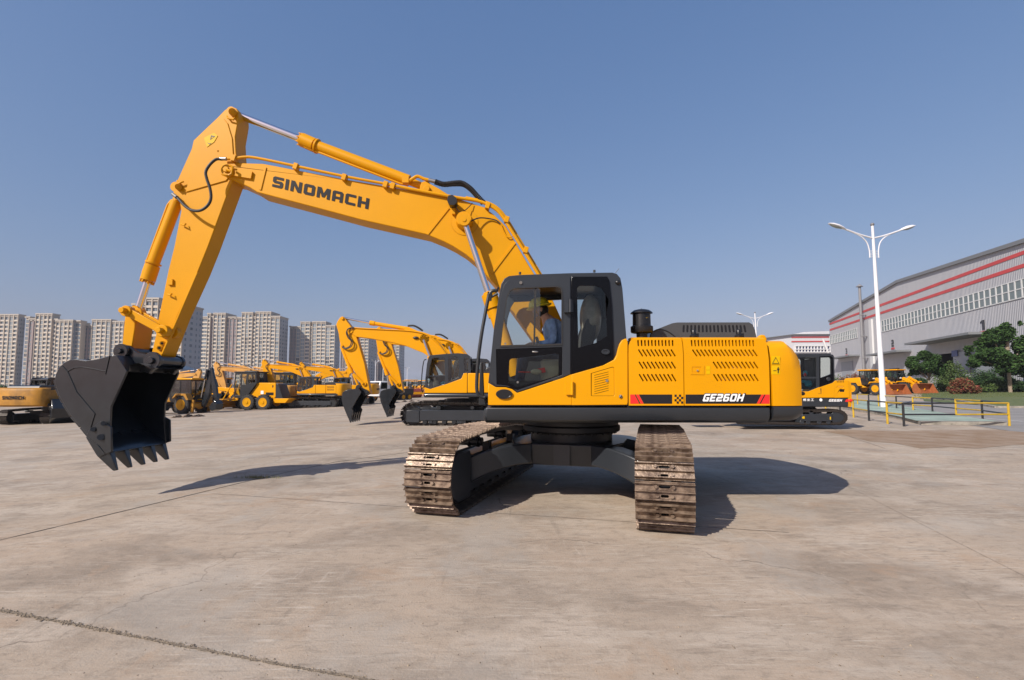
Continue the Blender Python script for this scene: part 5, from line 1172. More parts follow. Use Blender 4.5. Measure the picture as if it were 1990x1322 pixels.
def clumps(r, z0, z1, k, rc, seed, prof=None):
    rs = random.Random(seed); out = []
    for i in range(k):
        f = rs.random(); zz = z0 + (z1 - z0) * f; rad = r * (prof(f) if prof else math.sqrt(max(.05, 1 - (2 * f - 1) ** 2))); a = rs.uniform(0, 6.28); q_ = rad * math.sqrt(rs.uniform(.15, 1)); out.append((q_ * math.cos(a), q_ * math.sin(a), zz, rc * rs.uniform(.65, 1.25)))
    return out
def tree(label, base, H, trunk, r, cl, nl, size, mt=LEAF, group='trees along the far lawn', sq=.6, tr=.16, seed=1):
    t = thing('tree', label, 'tree', base, group, world=False); rs = random.Random(seed)
    s = MB().tube([(0, 0, -.1), (rs.uniform(-.1, .1), 0, trunk * .5), (rs.uniform(-.1, .1), .05, trunk), (0, 0, H * .8)], tr, n=10, sm=4)
    for i, (x, y, z, rr_) in enumerate(cl[:10]): s.tube([(0, 0, trunk * .85 + .04 * i), (x * .5, y * .5, (z + trunk) / 2), (x, y, z)], tr * .35, n=6, sm=3)
    s.build('trunk', BARK, t); build_leaves(leaves(cl, nl, size, seed, sq), 'crown', mt, t); return t
def gp(px, Y): v = P(px, 750, Y); return Vector((v.x, Y, gz(v.x)))
rj = random.Random(77); Yt = 60; k = Yt / F
cl = [((a - 1963) * k, rs_, HC + (751 - b) * k - .76, c * k) for a, b, c, rs_ in ((1945, 650, 22, 0), (1920, 660, 14, -1), (1975, 645, 20, 1), (1995, 665, 20, 0), (1948, 668, 22, 1), (1925, 690, 20, -1), (1905, 698, 15, 0), (1960, 695, 24, 1.5), (1990, 700, 24, 0), (1940, 712, 20, -1), (1975, 720, 16, 1), (2015, 690, 25, 0), (2005, 720, 18, 1), (1895, 708, 12, 0), (1962, 632, 9, 0), (2030, 665, 18, 1), (1918, 676, 10, 2), (2040, 710, 20, 0))]
tree('large spreading evergreen tree cut by the right edge of the picture', gp(1963, Yt), 8, 2.6, 4, [(a, b, c, r * .95) for a, b, c, r in cl] + [(a + rj.uniform(-1, 1), b + rj.uniform(-1, 1), c + rj.uniform(-.7, .7), r * rj.uniform(.35, .6)) for a, b, c, r in cl for _ in range(3)], 24000, .17, seed=11, tr=.2, sq=.75)
Yt = 66; k = Yt / F
cl = [((a - 1806) * k, rs_, HC + (751 - b) * k - .76, c * k) for a, b, c, rs_ in ((1798, 690, 12, 0), (1785, 698, 11, .6), (1812, 696, 12, -.5), (1822, 706, 12, .4), (1778, 710, 12, 0), (1795, 712, 14, -.8), (1808, 718, 13, .6), (1825, 720, 11, 0), (1786, 720, 10, .5), (1800, 686, 8, 0), (1835, 712, 7, .2))]
tree('small round evergreen tree on the lawn right of the second wheel loader', gp(1806, Yt), 5, 1.7, 2.2, [(a, b, c, r * 1.0) for a, b, c, r in cl] + [(a + rj.uniform(-.6, .6), b + rj.uniform(-.6, .6), c + rj.uniform(-.45, .45), r * rj.uniform(.35, .65)) for a, b, c, r in cl for _ in range(3)], 13000, .14, seed=12, tr=.13, sq=.8)
def shrub(label, px, Y, hw, hh, nl, mt=LEAFB, size=.12, seed=1, grp='shrubs in front of the factory hall', y0=None):
    k = Y / F; w_, h_ = hw * k, hh * k; t = thing('shrub', label, 'shrub', gp(px, Y), grp, world=False); rs = random.Random(seed); cl = []
    for i in range(16): a, f = rs.uniform(0, 6.28), rs.random() ** .6; cl.append((w_ * f * math.cos(a) * .85, w_ * .6 * f * math.sin(a), h_ * rs.uniform(.18, .8 - .3 * f), h_ * rs.uniform(.2, .34)))
    build_leaves(leaves(cl, nl, size, seed, 1), 'foliage', mt, t)
    s = MB()
    for i in range(5): s.tube([(0, 0, 0), (cl[i][0] * .4, cl[i][1] * .4, cl[i][2] * .6), cl[i][:3]], .03, n=5)
    s.build('stem', BARK, t); return t
shrub('round red-leaved shrub on the lawn between the two trees', 1870, 58, 30, 32, 4500, LEAFR, seed=21)
shrub('reddish low shrub just behind the small excavator engine cover', 1650, 85, 22, 34, 3500, LEAFR, seed=22)
shrub('green low shrub under the large evergreen tree', 1915, 62, 30, 24, 3500, LEAFB, seed=23)
shrub('dark clipped shrub right of the large tree trunk', 1990, 60, 26, 26, 3500, LEAF2, seed=24)
shrub('bronze shrub at the right edge behind the large tree', 2010, 66, 20, 38, 2500, LEAFR, seed=25)
shrub('dark green shrub left of the small tree trunk', 1785, 74, 22, 30, 2500, LEAF2, seed=26)
shrub('tall loose green shrub between small tree and dark doorway', 1850, 78, 30, 58, 5000, LEAFB, seed=27)
shrub('tall dark shrub behind the white lamp post', 1740, 92, 20, 50, 4000, LEAF, seed=28)
shrub('wispy dark shrub left of the first wheel loader', 1690, 96, 16, 46, 2200, LEAF, seed=29)
shrub('small green shrub at the factory corner', 1622, 98, 14, 34, 2200, LEAFB, seed=30)
shrub('low green shrub behind the red shrub', 1835, 70, 22, 26, 2500, LEAFB, seed=31)
shrub('tall dark green shrub behind the spreading tree', 1905, 72, 34, 50, 5000, LEAF2, seed=32)
shrub('dense green hedge shrub left of the large tree trunk', 1938, 66, 22, 30, 3500, LEAFB, seed=71)
shrub('low dark shrub between the second loader bucket and the small tree', 1772, 76, 16, 24, 2500, LEAF2, seed=72)
shrub('bushy green shrub under the middle of the long canopy', 1888, 80, 30, 40, 4000, LEAF, seed=73)
shrub('dark green shrub directly behind the large tree trunk', 1966, 68, 22, 34, 3500, LEAF2, seed=74)
shrub('rounded bronze green shrub behind the small excavator cab', 1668, 90, 20, 38, 3500, LEAFR, seed=75)
shrub('feathery green plant between the two wheel loaders', 1722, 88, 14, 44, 2500, LEAFB, seed=76)
for i, (px, Y, hw, hh, lab) in enumerate(((4, 130, 16, 15, 'dark bush at the left edge under the first tower'), (28, 132, 12, 12, 'dark bush beside the parked excavator hood at far left'), (98, 130, 14, 14, 'dark green bush right of the left excavator cab'), (130, 140, 20, 12, 'dark bush just behind the big bucket'), (400, 170, 40, 12, 'dark far bushes behind the pale excavator arm'), (466, 180, 26, 16, 'dark far bush behind the motor grader cab'), (700, 200, 34, 14, 'far bush between the two background arms'), (790, 210, 9, 20, 'pointed far tree in the gap right of the towers'), (830, 215, 34, 12, 'far dark hedge right of the last tower'), (895, 220, 40, 12, 'far dark hedge behind the second excavator'), (560, 190, 50, 12, 'far dark hedge behind the yellow excavators'), (640, 190, 30, 12, 'far dark hedge behind the reversed arm'))):
    shrub(lab, px, Y, hw, hh + 6, 1600, LEAF2, .30, 40 + i, 'dark bushes along the skyline')
s = MB(); gr_ = np.random.default_rng(3)
A, B = G(1800, 768), G(2150, 760)
for i in range(9000):
    x = gr_.uniform(A.x, A.x + 45); y = gr_.uniform(46, 72); 
    if (x - 995 * 0) / y < .80: continue
    hh = gr_.uniform(.05, .14); s.add([(x - .03, y, gz(x) + .03), (x + .03, y, gz(x) + .03), (x + gr_.uniform(-.04, .04), y, gz(x) + .03 + hh)], [(0, 1, 2)])
o = s.build('lawn_blades', GRASS, smooth=False, origin=(0, 0, 0)); struct(o, 'stuff')
# ================================================================== operator (one continuous body)
def skinned(name, verts, edges, radii, m, parent, subd=2, label=None):
    me = bpy.data.meshes.new(name); o_ = ORG[parent.name] if parent.name in ORG else Vector((0, 0, 0))
    me.from_pydata([Vector(v) - o_ for v in verts], edges, []); o = bpy.data.objects.new(name, me); COL.objects.link(o); o.parent = parent
    sk = o.modifiers.new('skin', 'SKIN'); sk.use_smooth_shade = True
    for i, r in enumerate(radii):
        me.skin_vertices[0].data[i].radius = (r, r) if not isinstance(r, tuple) else r
    me.skin_vertices[0].data[0].use_root = True
    sb = o.modifiers.new('sub', 'SUBSURF'); sb.levels = subd; sb.render_levels = subd
    me.materials.append(m); return o
per = thing('person', 'operator in a yellow hard hat and blue jacket seated in the big excavator cab', 'person', (.66, 6.6, 1.84))
V = [(.66, 6.6, 1.93), (.62, 6.6, 2.08), (.55, 6.6, 2.26), (.49, 6.6, 2.40), (.44, 6.6, 2.455), (.395, 6.6, 2.52), (.375, 6.6, 2.60),
     (.50, 6.46, 2.36), (.53, 6.40, 2.22), (.52, 6.37, 2.09), (.40, 6.36, 2.05), (.29, 6.36, 2.06), (.24, 6.36, 2.065),
     (.50, 6.74, 2.36), (.53, 6.80, 2.22), (.52, 6.83, 2.09), (.40, 6.82, 2.05), (.29, 6.80, 2.06), (.24, 6.80, 2.065),
     (.62, 6.50, 1.92), (.40, 6.47, 1.94), (.17, 6.46, 1.92), (.12, 6.46, 1.72), (.08, 6.46, 1.50), (-.04, 6.46, 1.46),
     (.62, 6.70, 1.92), (.40, 6.73, 1.94), (.17, 6.74, 1.92), (.12, 6.74, 1.72), (.08, 6.74, 1.50), (-.04, 6.74, 1.46)]
E = [(0, 1), (1, 2), (2, 3), (3, 4), (4, 5), (5, 6), (3, 7), (7, 8), (8, 9), (9, 10), (10, 11), (11, 12), (3, 13), (13, 14), (14, 15), (15, 16), (16, 17), (17, 18), (0, 19), (19, 20), (20, 21), (21, 22), (22, 23), (23, 24), (0, 25), (25, 26), (26, 27), (27, 28), (28, 29), (29, 30)]
RD = [.13, .125, .14, .09, .055, .062, .085, .06, .048, .043, .036, .028, .03, .06, .048, .043, .036, .028, .03, .085, .075, .06, .05, .04, .04, .085, .075, .06, .05, .04, .04]
# fingers and thumbs rooted in the palms
for side, hy in ((12, 6.36), (18, 6.80)):
    for k, (dy, ln) in enumerate(((-.030, .055), (-.010, .068), (.011, .062), (.030, .048))):
        i = len(V); V += [(.212, hy + dy, 2.062), (.205 - ln * .4, hy + dy * 1.1, 2.052), (.205 - ln * .65, hy + dy * 1.1, 2.022)]; RD += [.011, .010, .008]; E += [(side, i), (i, i + 1), (i + 1, i + 2)]
    i = len(V); s_ = .04 if hy < 6.6 else -.04; V += [(.245, hy + s_, 2.055), (.215, hy + s_ * 1.3, 2.035)]; RD += [.012, .010]; E += [(side, i), (i, i + 1)]
body = skinned('body', V, E, RD, SKIN, per)
JV = V[1:4] + V[7:12] + V[13:18]; JE = [(0, 1), (1, 2), (2, 3), (3, 4), (4, 5), (5, 6), (6, 7), (2, 8), (8, 9), (9, 10), (10, 11), (11, 12)]
skinned('jacket', [(.65, 6.6, 1.98)] + JV, [(0, 1)] + [(a + 1, b_ + 1) for a, b_ in JE], [.165, .16, .175, .115, .085, .068, .062, .058, .046, .085, .068, .062, .058, .046], JACK, per)
skinned('trousers', [V[0]] + V[19:24] + V[25:30], [(0, 1), (1, 2), (2, 3), (3, 4), (4, 5), (0, 6), (6, 7), (7, 8), (8, 9), (9, 10)], [.145, .10, .09, .078, .068, .062, .10, .09, .078, .068, .062], JEAN, per)
s = MB(); hc = Vector((.372, 6.6, 2.585))
def tilt(s_, c, ang):
    ca, sa = math.cos(ang), math.sin(ang); s_.v = [(c.x + (x - c.x) * ca + (z - c.z) * sa, y, c.z - (x - c.x) * sa + (z - c.z) * ca) for x, y, z in s_.v]; return s_
s.lathe(hc, [(.155, -.012), (.165, .0), (.132, .012), (.126, .04), (.108, .08), (.07, .112), (.02, .125)], n=28); s.v = [(hc.x + (x - hc.x) * 1.08 - .012, y, z) for x, y, z in s.v]
tilt(s, hc, R(-14)).build('hard_hat', HELM, per)
s = MB().ball((.40, 6.6, 2.53), .088, 1.0, .95, 1.05, 10); s.v = [(max(x, .365 if z < 2.56 else x), y, z) for x, y, z in s.v]; s.build('hair', HAIR, per)
s = MB()   # face relief: brow, nose, ear, chin built onto the head
s.ball((.292, 6.6, 2.515), .018, 1.1, .7, 1.3, 8).ball((.385, 6.515, 2.53), .022, .8, .4, 1.3, 8).ball((.385, 6.685, 2.53), .022, .8, .4, 1.3, 8).ball((.318, 6.6, 2.462), .034, 1, 1, .7, 8)
s.build('face', SKIN, per)
s = MB().ball((.302, 6.57, 2.535), .009, n=6).ball((.302, 6.63, 2.535), .009, n=6).box(.297, .305, 6.58, 6.62, 2.482, 2.486); s.build('eyes_and_mouth', HAIR, per)

# ================================================================== standard background excavator, local space, front toward -x
BX0, BY0 = -2.05, 21.0
def T(pts, yl=0.0, k=4.406, ox=640, oy=560):
    out = []
    for a, b_ in pts:
        v = P(ox + a / k, oy + b_ / k, BY0 + yl); out.append((v.x - BX0, v.z + .06))
    return out
def T3(a, b_, yl=0.0): x, z = T([(a, b_)], yl)[0]; return Vector((x, yl, z))
def make_excavator(label, yel, group, name='excavator'):
    t = thing(name, label, 'excavator', (0, 0, 0), group, world=False)
    def pt(mb, nm, m, **k_): return mb.build(nm, m, t, **k_)
    tl = 4.55
    for sg in (-1, 1):
        yc = sg * 1.25
        path, Tt = track_path(tl / 2, .44, .42, .04, 46)
        s = MB(); A = []
        for p in path:
            mx_ = max(-tl / 2 + .44, min(tl / 2 - .42, p[0])); v_ = (p[0] - mx_, p[1] - .43); L_ = math.hypot(*v_) or 1; nx_, nz_ = v_[0] / L_, v_[1] / L_
            A.append((p, nx_, nz_))
        ring = [[(p[0] + nx_ * o_, yc + w_, p[1] + .02 + nz_ * o_) for o_, w_ in ((-.10, -.12), (-.10, .12), (-.02, .12), (-.02, -.12))] for p, nx_, nz_ in A]; ring.append(ring[0]); s.loft(ring, caps=False)
        for p, nx_, nz_ in A:
            c = Vector((p[0], yc, p[1] + .02)); zl = Vector((nx_, 0, nz_)); xl = Vector((nz_, 0, -nx_)); s.obox(c - zl * .008, xl, (0, 1, 0), zl, .088, .3, .009)
            for e in (-.07, .0, .07): s.obox(c + xl * e + zl * .012, xl, (0, 1, 0), zl, .009, .3, .014)
        tk = pt(s, 'track', CHAIN)
        s = MB().prism([(-1.75, .22), (1.75, .22), (1.75, .55), (1.5, .62), (-1.5, .62), (-1.9, .55), (-1.9, .3)], yc - .22, yc + .22)
        s.prism([(-2.05, .16), (-1.55, .14), (-1.55, .62), (-2.05, .62)], yc - .25, yc + .25)
        for a in (-1.1, .0, 1.1): s.box(a - .1, a + .1, yc - .2, yc + .2, .1, .24)
        pt(s, 'track_frame', GREY, bevel=.015)
        s = MB()
        for k in range(8): c = -1.35 + k * .38; s.cyl((c, yc - .2, .17), (c, yc + .2, .17), .085, n=14)
        for c in (-.8, .5): s.cyl((c, yc - .22, .72), (c, yc + .2, .72), .07, n=14)
        for c, r_ in ((-tl / 2 + .44, .36), (tl / 2 - .42, .33)): s.cyl((c, yc - .14, .44), (c, yc + .14, .44), r_, n=24)
        s.build('roller', GREYD, tk)
    s = MB().box(-.8, .8, -.95, .95, .45, .75).cyl((0, 0, .75), (0, 0, 1.05), .68, n=32).cyl((0, 0, .82), (0, 0, .98), .75, n=32); pt(s, 'carbody', GREYD)
    # deck and body
    xf = T([(806, 900)], -1.45)[0][0]; zb, zd = T([(806, 945)], -1.45)[0][1], T([(806, 907)], -1.45)[0][1]
    s = MB().box(xf, 2.35, -1.45, 1.45, zb, zd); pt(s, 'deck_frame', GREY, bevel=.06)
    arc = [(2.2, -1.43), (2.55, -1.42), (2.72, -1.3), (2.86, -.95), (2.97, -.45), (3.0, 0)]; arc = arc + [(x, -y) for x, y in reversed(arc[:-1])]
    s = MB().loft([[(x - d, y * (1 - d / 2), z) for x, y in arc] for z, d in ((zb - .02, .1), (zb + .08, 0), (2.0, 0), (2.14, .05), (2.20, .15))]); pt(s, 'counterweight', yel, bevel=.01)
    s = MB(); letters(s, 'SINOMACH', (3.015, -.62, 1.52), (3.015, .62, 1.52), (3.015, -.62, 1.72), (0, 0, 0)); s.v = [(3.012 - .0 + .0 * 1, y, z) for x, y, z in s.v]; s.v = [(3.0 - .33 * (y / 1.0) ** 2 * .5 + .03, y, z) for x, y, z in s.v]; pt(s, 'lettering', DECG, smooth=False)
    bod = T([(815, 857), (862, 872), (1010, 827), (1130, 782), (1150, 737), (1180, 733)], -1.45); xr = bod[-1][0]; zt = bod[-1][1]
    s = MB().prism(bod + [(xr, zd + .01), (bod[0][0], zd + .01)], -1.44, -1.36); pt(s, 'side_panel', yel, bevel=.01)
    s = MB().box(xr + .02, 1.25, -1.44, 1.40, zd + .01, zt - .01); o = pt(s, 'engine_door', yel, bevel=.03)
    s = MB().box(1.27, 2.2, -1.44, 1.40, zd + .01, zt - .01); o2 = pt(s, 'engine_door', yel, bevel=.03)
    s = MB()
    for i in range(8): s.prism([(1.36 + i * .08, 1.95), (1.39 + i * .08, 1.95), (1.45 + i * .08, 1.78), (1.42 + i * .08, 1.78)], -1.446, -1.44).prism([(1.36 + i * .08, 1.72), (1.39 + i * .08, 1.72), (1.45 + i * .08, 1.55), (1.42 + i * .08, 1.55)], -1.446, -1.44)
    s.build('louvre', BLK, o2, smooth=False)
    s = MB().box(xf + .1, 1.0, .42, 1.4, zd + .01, 1.85); pt(s, 'tool_box', yel, bevel=.03)
    s = MB().prism([(.9, zt - .02), (1.0, zt + .22), (1.1, zt + .27), (2.3, zt + .27), (2.42, zt + .2), (2.5, zt - .02)], -.9, 1.0); pt(s, 'hood_cover', GREY, bevel=.04)
    s = MB().cyl((.55, -.9, zt), (.55, -.9, zt + .3), .12, n=16).cyl((.55, -.9, zt + .3), (.55, -.9, zt + .36), .16, n=16); pt(s, 'precleaner', BLK)
    s = MB().tube([(.5, -1.3, zt), (.5, -1.3, zt + .35), (1.0, -1.3, zt + .35), (1.0, -1.3, zt)], .02).tube([(-.1, 1.3, 1.8), (-.1, 1.3, 2.3), (.6, 1.3, 2.3), (.6, 1.3, 1.8)], .02); pt(s, 'handrail', GREYD)
    # cab
    co = T([(815, 895), (822, 780), (835, 660), (848, 600), (862, 582), (1000, 570), (1100, 564), (1180, 572), (1204, 590), (1212, 715), (1215, 895)], -1.40)
    w1 = T([(850, 757), (858, 690), (880, 612), (900, 604), (986, 600), (990, 750)], -1.40); w2 = T([(1020, 595), (1090, 592), (1106, 610), (1110, 700), (1105, 770), (1018, 810)], -1.40); w3 = T([(1150, 605), (1190, 605), (1202, 715), (1156, 722)], -1.40)
    w0 = T([(838, 768), (988, 762), (988, 828), (884, 862), (842, 848)], -1.40)
    s = MB().prism(co, -1.40, -1.34, [w0, w1, w2, w3]).prism(co, -.42, -.36, [w1, w2, w3])
    s.prism([(co[3][0], co[3][1]), (co[5][0], co[5][1]), (co[8][0], co[8][1]), (co[8][0], co[8][1] - .08), (co[3][0], co[3][1] - .08)], -1.34, -.42).prism([co[9], (co[9][0] - .06, co[9][1]), (co[9][0] - .06, zd), (co[9][0], zd)], -1.34, -.42).box(co[0][0], co[9][0], -1.34, -.42, zd, zd + .12)
    cb_ = pt(s, 'cab', GREY, bevel=.01)
    s = MB().prism(w0, -1.39, -1.38).prism(w1, -1.39, -1.38).prism(w2, -1.39, -1.38).prism(w3, -1.39, -1.38).prism(w1, -.40, -.39).prism(w2, -.40, -.39).prism([(co[1][0] + .02, co[1][1]), (co[3][0] + .02, co[3][1]), (co[3][0] + .05, co[3][1]), (co[1][0] + .05, co[1][1])], -1.34, -.42); s.build('window', GLS, cb_, smooth=False)
    s = MB().box(-.45, .05, -1.15, -.65, zd + .12, 1.75).prism([(-.05, 1.7), (.08, 1.7), (.22, 2.5), (.08, 2.5)], -1.15, -.65); s.build('seat', SEATG, cb_)
    s = MB().ball((-.62, -1.22, 1.66), .11, 1.5, .7, .8, 8); s.build('seat_film', CYAN, cb_)
    s = MB().ball((-.95, -1.25, 1.62), .13, 1, .7, 1.3, 8).tube([(-1.05, -1.2, 1.3), (-1.0, -1.2, 1.9)], .04); s.build('console', PLAST, cb_)
    s = MB().tube([T3(830, 620, -1.42), T3(812, 625, -1.45), T3(800, 680, -1.45), T3(792, 760, -1.45), T3(788, 860, -1.45), T3(800, 900, -1.42)], .02, sm=4); pt(s, 'mirror_rail', GREYD)
    # boom, arm, rams, bucket
    bo_ = [(188, 398), (185, 372), (200, 350), (215, 345), (300, 348), (480, 358), (640, 368), (730, 372), (800, 388), (870, 415), (930, 470), (1000, 560), (1040, 640), (1060, 740), (1040, 780), (990, 770), (930, 690), (850, 592), (800, 560), (745, 540), (650, 500), (540, 472), (330, 435), (232, 424)]
    s = MB().prism(T(bo_, -.2), -.2, .2); bm_ = pt(s, 'boom', yel, bevel=.015)
    s = MB().tube([T3(200, 345, -.22), T3(300, 352, -.22), T3(500, 362, -.22), T3(700, 374, -.22), T3(840, 408, -.22), T3(940, 500, -.22), T3(1020, 600, -.22)], .025, sm=3).tube([T3(700, 368, -.1), T3(850, 405, -.1), T3(960, 490, -.1), T3(1030, 600, -.1)], .03, sm=3)
    s.tube([T3(830, 420, -.21), T3(900, 420, -.21), T3(950, 470, -.21)], .018); s.build('hydraulic_pipe', yel, bm_)
    s = MB().lathe(T3(815, 440, -.2), [(.2, 0), (.2, -.03), (.1, -.04), (.1, -.12)], n=20, axis=(0, -1, 0)).ball(T3(740, 432, -.24), .07, 1.8, .6, .8, 8); s.build('work_lamp', GREYD, bm_)
    s = MB().prism(T([(640, 370), (650, 345), (670, 338), (710, 352), (760, 375)], -.1), -.1, .1); s.build('bracket', yel, bm_)
    s = MB(); letters(s, 'SINOMACH', T3(300, 425, -.206), T3(520, 458, -.206), T3(305, 385, -.206), (0, 0, 0)); LT = s
    ar_ = [(58, 318), (72, 285), (92, 258), (110, 247), (128, 258), (150, 290), (188, 338), (215, 390), (232, 425), (300, 650), (345, 880), (350, 908), (318, 905), (280, 850), (235, 755), (165, 640), (118, 520), (95, 500), (90, 470), (78, 390)]
    s = MB().prism(T(ar_, -.17), -.17, .17); a_ = pt(s, 'arm', yel, bevel=.015)
    s = MB()
    for q_, r_ in (((185, 375), .09), ((300, 825), .085), ((112, 265), .06), ((108, 500), .055)): v = T3(*q_, -.17); s.cyl(v - Vector((0, .06, 0)), v + Vector((0, .46, 0)), r_, n=18)
    s.build('pin', yel, a_)
    s = MB().tube([T3(212, 345, -.24), T3(170, 350, -.26), T3(146, 385, -.28), T3(160, 430, -.28), T3(186, 460, -.28), T3(178, 500, -.28), T3(140, 520, -.26), T3(108, 508, -.24)], .022, sm=5).tube([T3(205, 350, -.24), T3(160, 356, -.3), T3(152, 385, -.3), T3(172, 430, -.3), T3(200, 468, -.3), T3(185, 508, -.3), T3(145, 526, -.28), T3(112, 515, -.24)], .022, sm=5); pt(s, 'arm_hose', RUB)
    s = MB().tube([T3(672, 330, 0), T3(720, 328, 0), T3(760, 345, 0), T3(800, 372, 0)], .04, sm=5); pt(s, 'boom_hose', RUB)
    def ram2(a, g, e, rr_, rb, yl=0.0, nm='hydraulic_cylinder'):
        a, g, e = T3(*a, yl), T3(*g, yl), T3(*e, yl); dd = (e - g).normalized(); s = MB().cyl(g, e, rb, n=18).cyl(g, g + dd * .2, rb * 1.25, n=18); bb = pt(s, nm, yel); MB().cyl(a, g, rr_, n=14).build('piston_rod', CHR, bb)
    ram2((122, 262), (348, 304), (688, 358), .045, .085, nm='arm_cylinder'); ram2((205, 835), (192, 735), (106, 505), .045, .08, nm='bucket_cylinder')
    for y_ in (-.33, .33): ram2((805, 450), (858, 590), (930, 790), .045, .09, y_, nm='boom_cylinder')
    s = MB()
    for y_ in (-.24, .24): a, b_ = T3(205, 740, y_), T3(290, 825, y_); s.tube([a, b_], .06, n=6); a, b_ = T3(205, 745, y_), T3(250, 850, y_); s.tube([a, b_], .05, n=6)
    pt(s, 'link_arm', yel)
    # bucket (local trace on its near cheek)
    yb = .62; bpx = [(275, 898), (250, 866), (190, 872), (140, 882), (112, 900), (104, 945), (112, 1000), (135, 1060), (160, 1120), (172, 1130), (195, 1090), (192, 1040), (235, 960)]
    bp_ = T(bpx, -yb); s = MB().prism(bp_, -yb, -yb + .04).prism(bp_, yb - .04, yb); sh_ = bp_[1:10]
    cx_, cz_ = bp_[12][0] - .2, bp_[12][1]
    for k_ in (1.0, .94): s.add([(cx_ + (p[0] - cx_) * k_, y, cz_ + (p[1] - cz_) * k_) for p in sh_ for y in (-yb + .02, yb - .02)], [(2 * i, 2 * i + 2, 2 * i + 3, 2 * i + 1) for i in range(len(sh_) - 1)])
    bk_ = pt(s, 'bucket', BUCK, bevel=.01)
    tb = T([(160, 1115), (200, 1075), (182, 1160), (176, 1158)], -yb)
    for k_ in range(5): y_ = -yb + .05 + k_ * (2 * yb - .1) / 4; MB().prism(tb, y_ - .045, y_ + .045).build('tooth', BUCK, bk_)
    s = MB()
    for y_ in (-.26, .18): s.prism(T([(225, 870), (235, 840), (255, 835), (300, 868), (330, 880), (345, 905), (310, 925), (270, 905)], -.2), y_, y_ + .08)
    for q_ in ((248, 850), (315, 893)): v = T3(*q_, -.32); s.cyl(v, v + Vector((0, .64, 0)), .075, n=16)
    s.build('bucket_ear', BUCK, bk_)
    for y_ in (-yb - .02, yb): MB().prism(T([(160, 1040), (185, 1025), (205, 1060), (185, 1120), (160, 1110)], -yb), y_, y_ + .02).build('side_cutter', BUCK, bk_)
    return t, LT
GRPB = 'yellow excavators parked across the yard behind'
e2, LT = make_excavator('second clean yellow excavator just behind, its bucket hanging over the concrete left of its track', YEL, GRPB)
e2.location = (BX0, BY0, -.03)
e3 = dup(e2, (-1.45, 24.6, -.03), 0, 'third yellow excavator mostly hidden behind the second, its bucket hanging parallel')
ea = dup(e2, (-18.2, 47, -.42), 0, 'yellow excavator parked behind the motor graders with its cab showing right of the second grader')
eb = dup(e2, (-17.0, 52.5, -.40), R(1), 'yellow excavator in the parked row whose boom shows right of the one beside the graders')
ec = dup(e2, (-25.0, 61, -.62), R(180), 'far yellow excavator facing right with the tip of its arm showing between booms')
# dusty machines at the left: own paint, darkened with shade on the last, built from the same maker
e5, LT5 = make_excavator('pale dusty excavator with faded lettering on its boom behind the black backhoe', PALE, GRPB)
LT5.build('boom_lettering', mat('faded_orange_lettering', (.50, .20, .03), .6), e5, smooth=False)
e5.location = (-23.6, 48.5, -.58)
e6 = dup(e5, (-24.6, 55, -.62), R(-3), 'pale yellow excavator further back with its upright arm showing left of the grader cab')
dup(e5, (-42.0, 59, -.9), R(180), 'yellow excavator facing right whose folded boom shows above the backhoe loader roof')
dup(e2, (-23.2, 57, -.6), R(4), 'yellow excavator deep in the row whose boom rises between the two grader cabs')
e7, LT7 = make_excavator('dusty shade-darkened yellow excavator at the far left edge, its lettered counterweight toward the viewer', YELD, GRPB)
e7.location = (-29.0, 32.0, -.76); e7.rotation_euler = (0, 0, R(-88))

# ================================================================== small excavator right of the big one
se = thing('small_excavator', 'small yellow and charcoal excavator partly hidden behind the big machine counterweight', 'excavator', (9.4, 18.6, 0), 'yellow machines on the right')
YS = 17.7
def S(pts, Y=YS): return PP([(1480 + a / 6.61, 640 + b_ / 6.61) for a, b_ in pts], Y)
def sp(mb, nm, m, **k): return sub(mb.build(nm, m, se, **k), se)
s = MB().prism(S([(-260, 885), (1118, 882), (1120, 965), (1110, 998), (-260, 998)]), YS, YS + 1.9); sp(s, 'deck_frame', GREY, bevel=.03)
s = MB().loft([[(x, y, z) for x, y in ((S([(1112, 900)])[0][0], YS), (S([(1165, 900)])[0][0] - d, YS + .02), (S([(1197, 900)])[0][0] - d, YS + .3), (S([(1215, 900)])[0][0] - d, YS + .95), (S([(1197, 900)])[0][0] - d, YS + 1.6), (S([(1165, 900)])[0][0] - d, YS + 1.9), (S([(1112, 900)])[0][0], YS + 1.9))] for z, d in ((S([(0, 998)])[0][1], .03), (S([(0, 900)])[0][1], 0), (S([(0, 700)])[0][1], 0), (S([(0, 668)])[0][1], .05), (S([(0, 657)])[0][1], .12))]); sp(s, 'counterweight', YEL)
s = MB().prism(S([(945, 660), (1115, 656), (1128, 880), (930, 882), (930, 720)]), YS - .005, YS + 1.9, [S(q_) for q_ in [[(962 + i * 18, 755), (970 + i * 18, 755), (990 + i * 17, 728), (982 + i * 17, 728)] for i in range(5)]] + [S([(1006, 772), (1070, 772), (1070, 806), (1006, 806)])]); ed = sp(s, 'engine_door', YEL, bevel=.01)
s = MB().prism(S([(1006, 772), (1070, 772), (1070, 806), (1006, 806)]), YS + .03, YS + .05); s.prism(S([(1028, 784), (1046, 784), (1046, 794), (1028, 794)]), YS + .02, YS + .03); s.build('intake_mesh', BLK, ed, smooth=False, origin=ORG[se.name])
s = MB()
for i in range(5): s.prism(S([(966 + i * 20, 662), (972 + i * 20, 662), (974 + i * 20, 684), (968 + i * 20, 684)]), YS - .012, YS - .005)
s.build('louvre', BLK, ed, smooth=False, origin=ORG[se.name])
s = MB().prism(S([(-200, 800), (600, 800), (720, 752), (915, 690), (945, 660), (945, 700), (930, 880), (-200, 884)]), YS - .01, YS + .05); fl_ = sp(s, 'side_panel', YEL, bevel=.01)
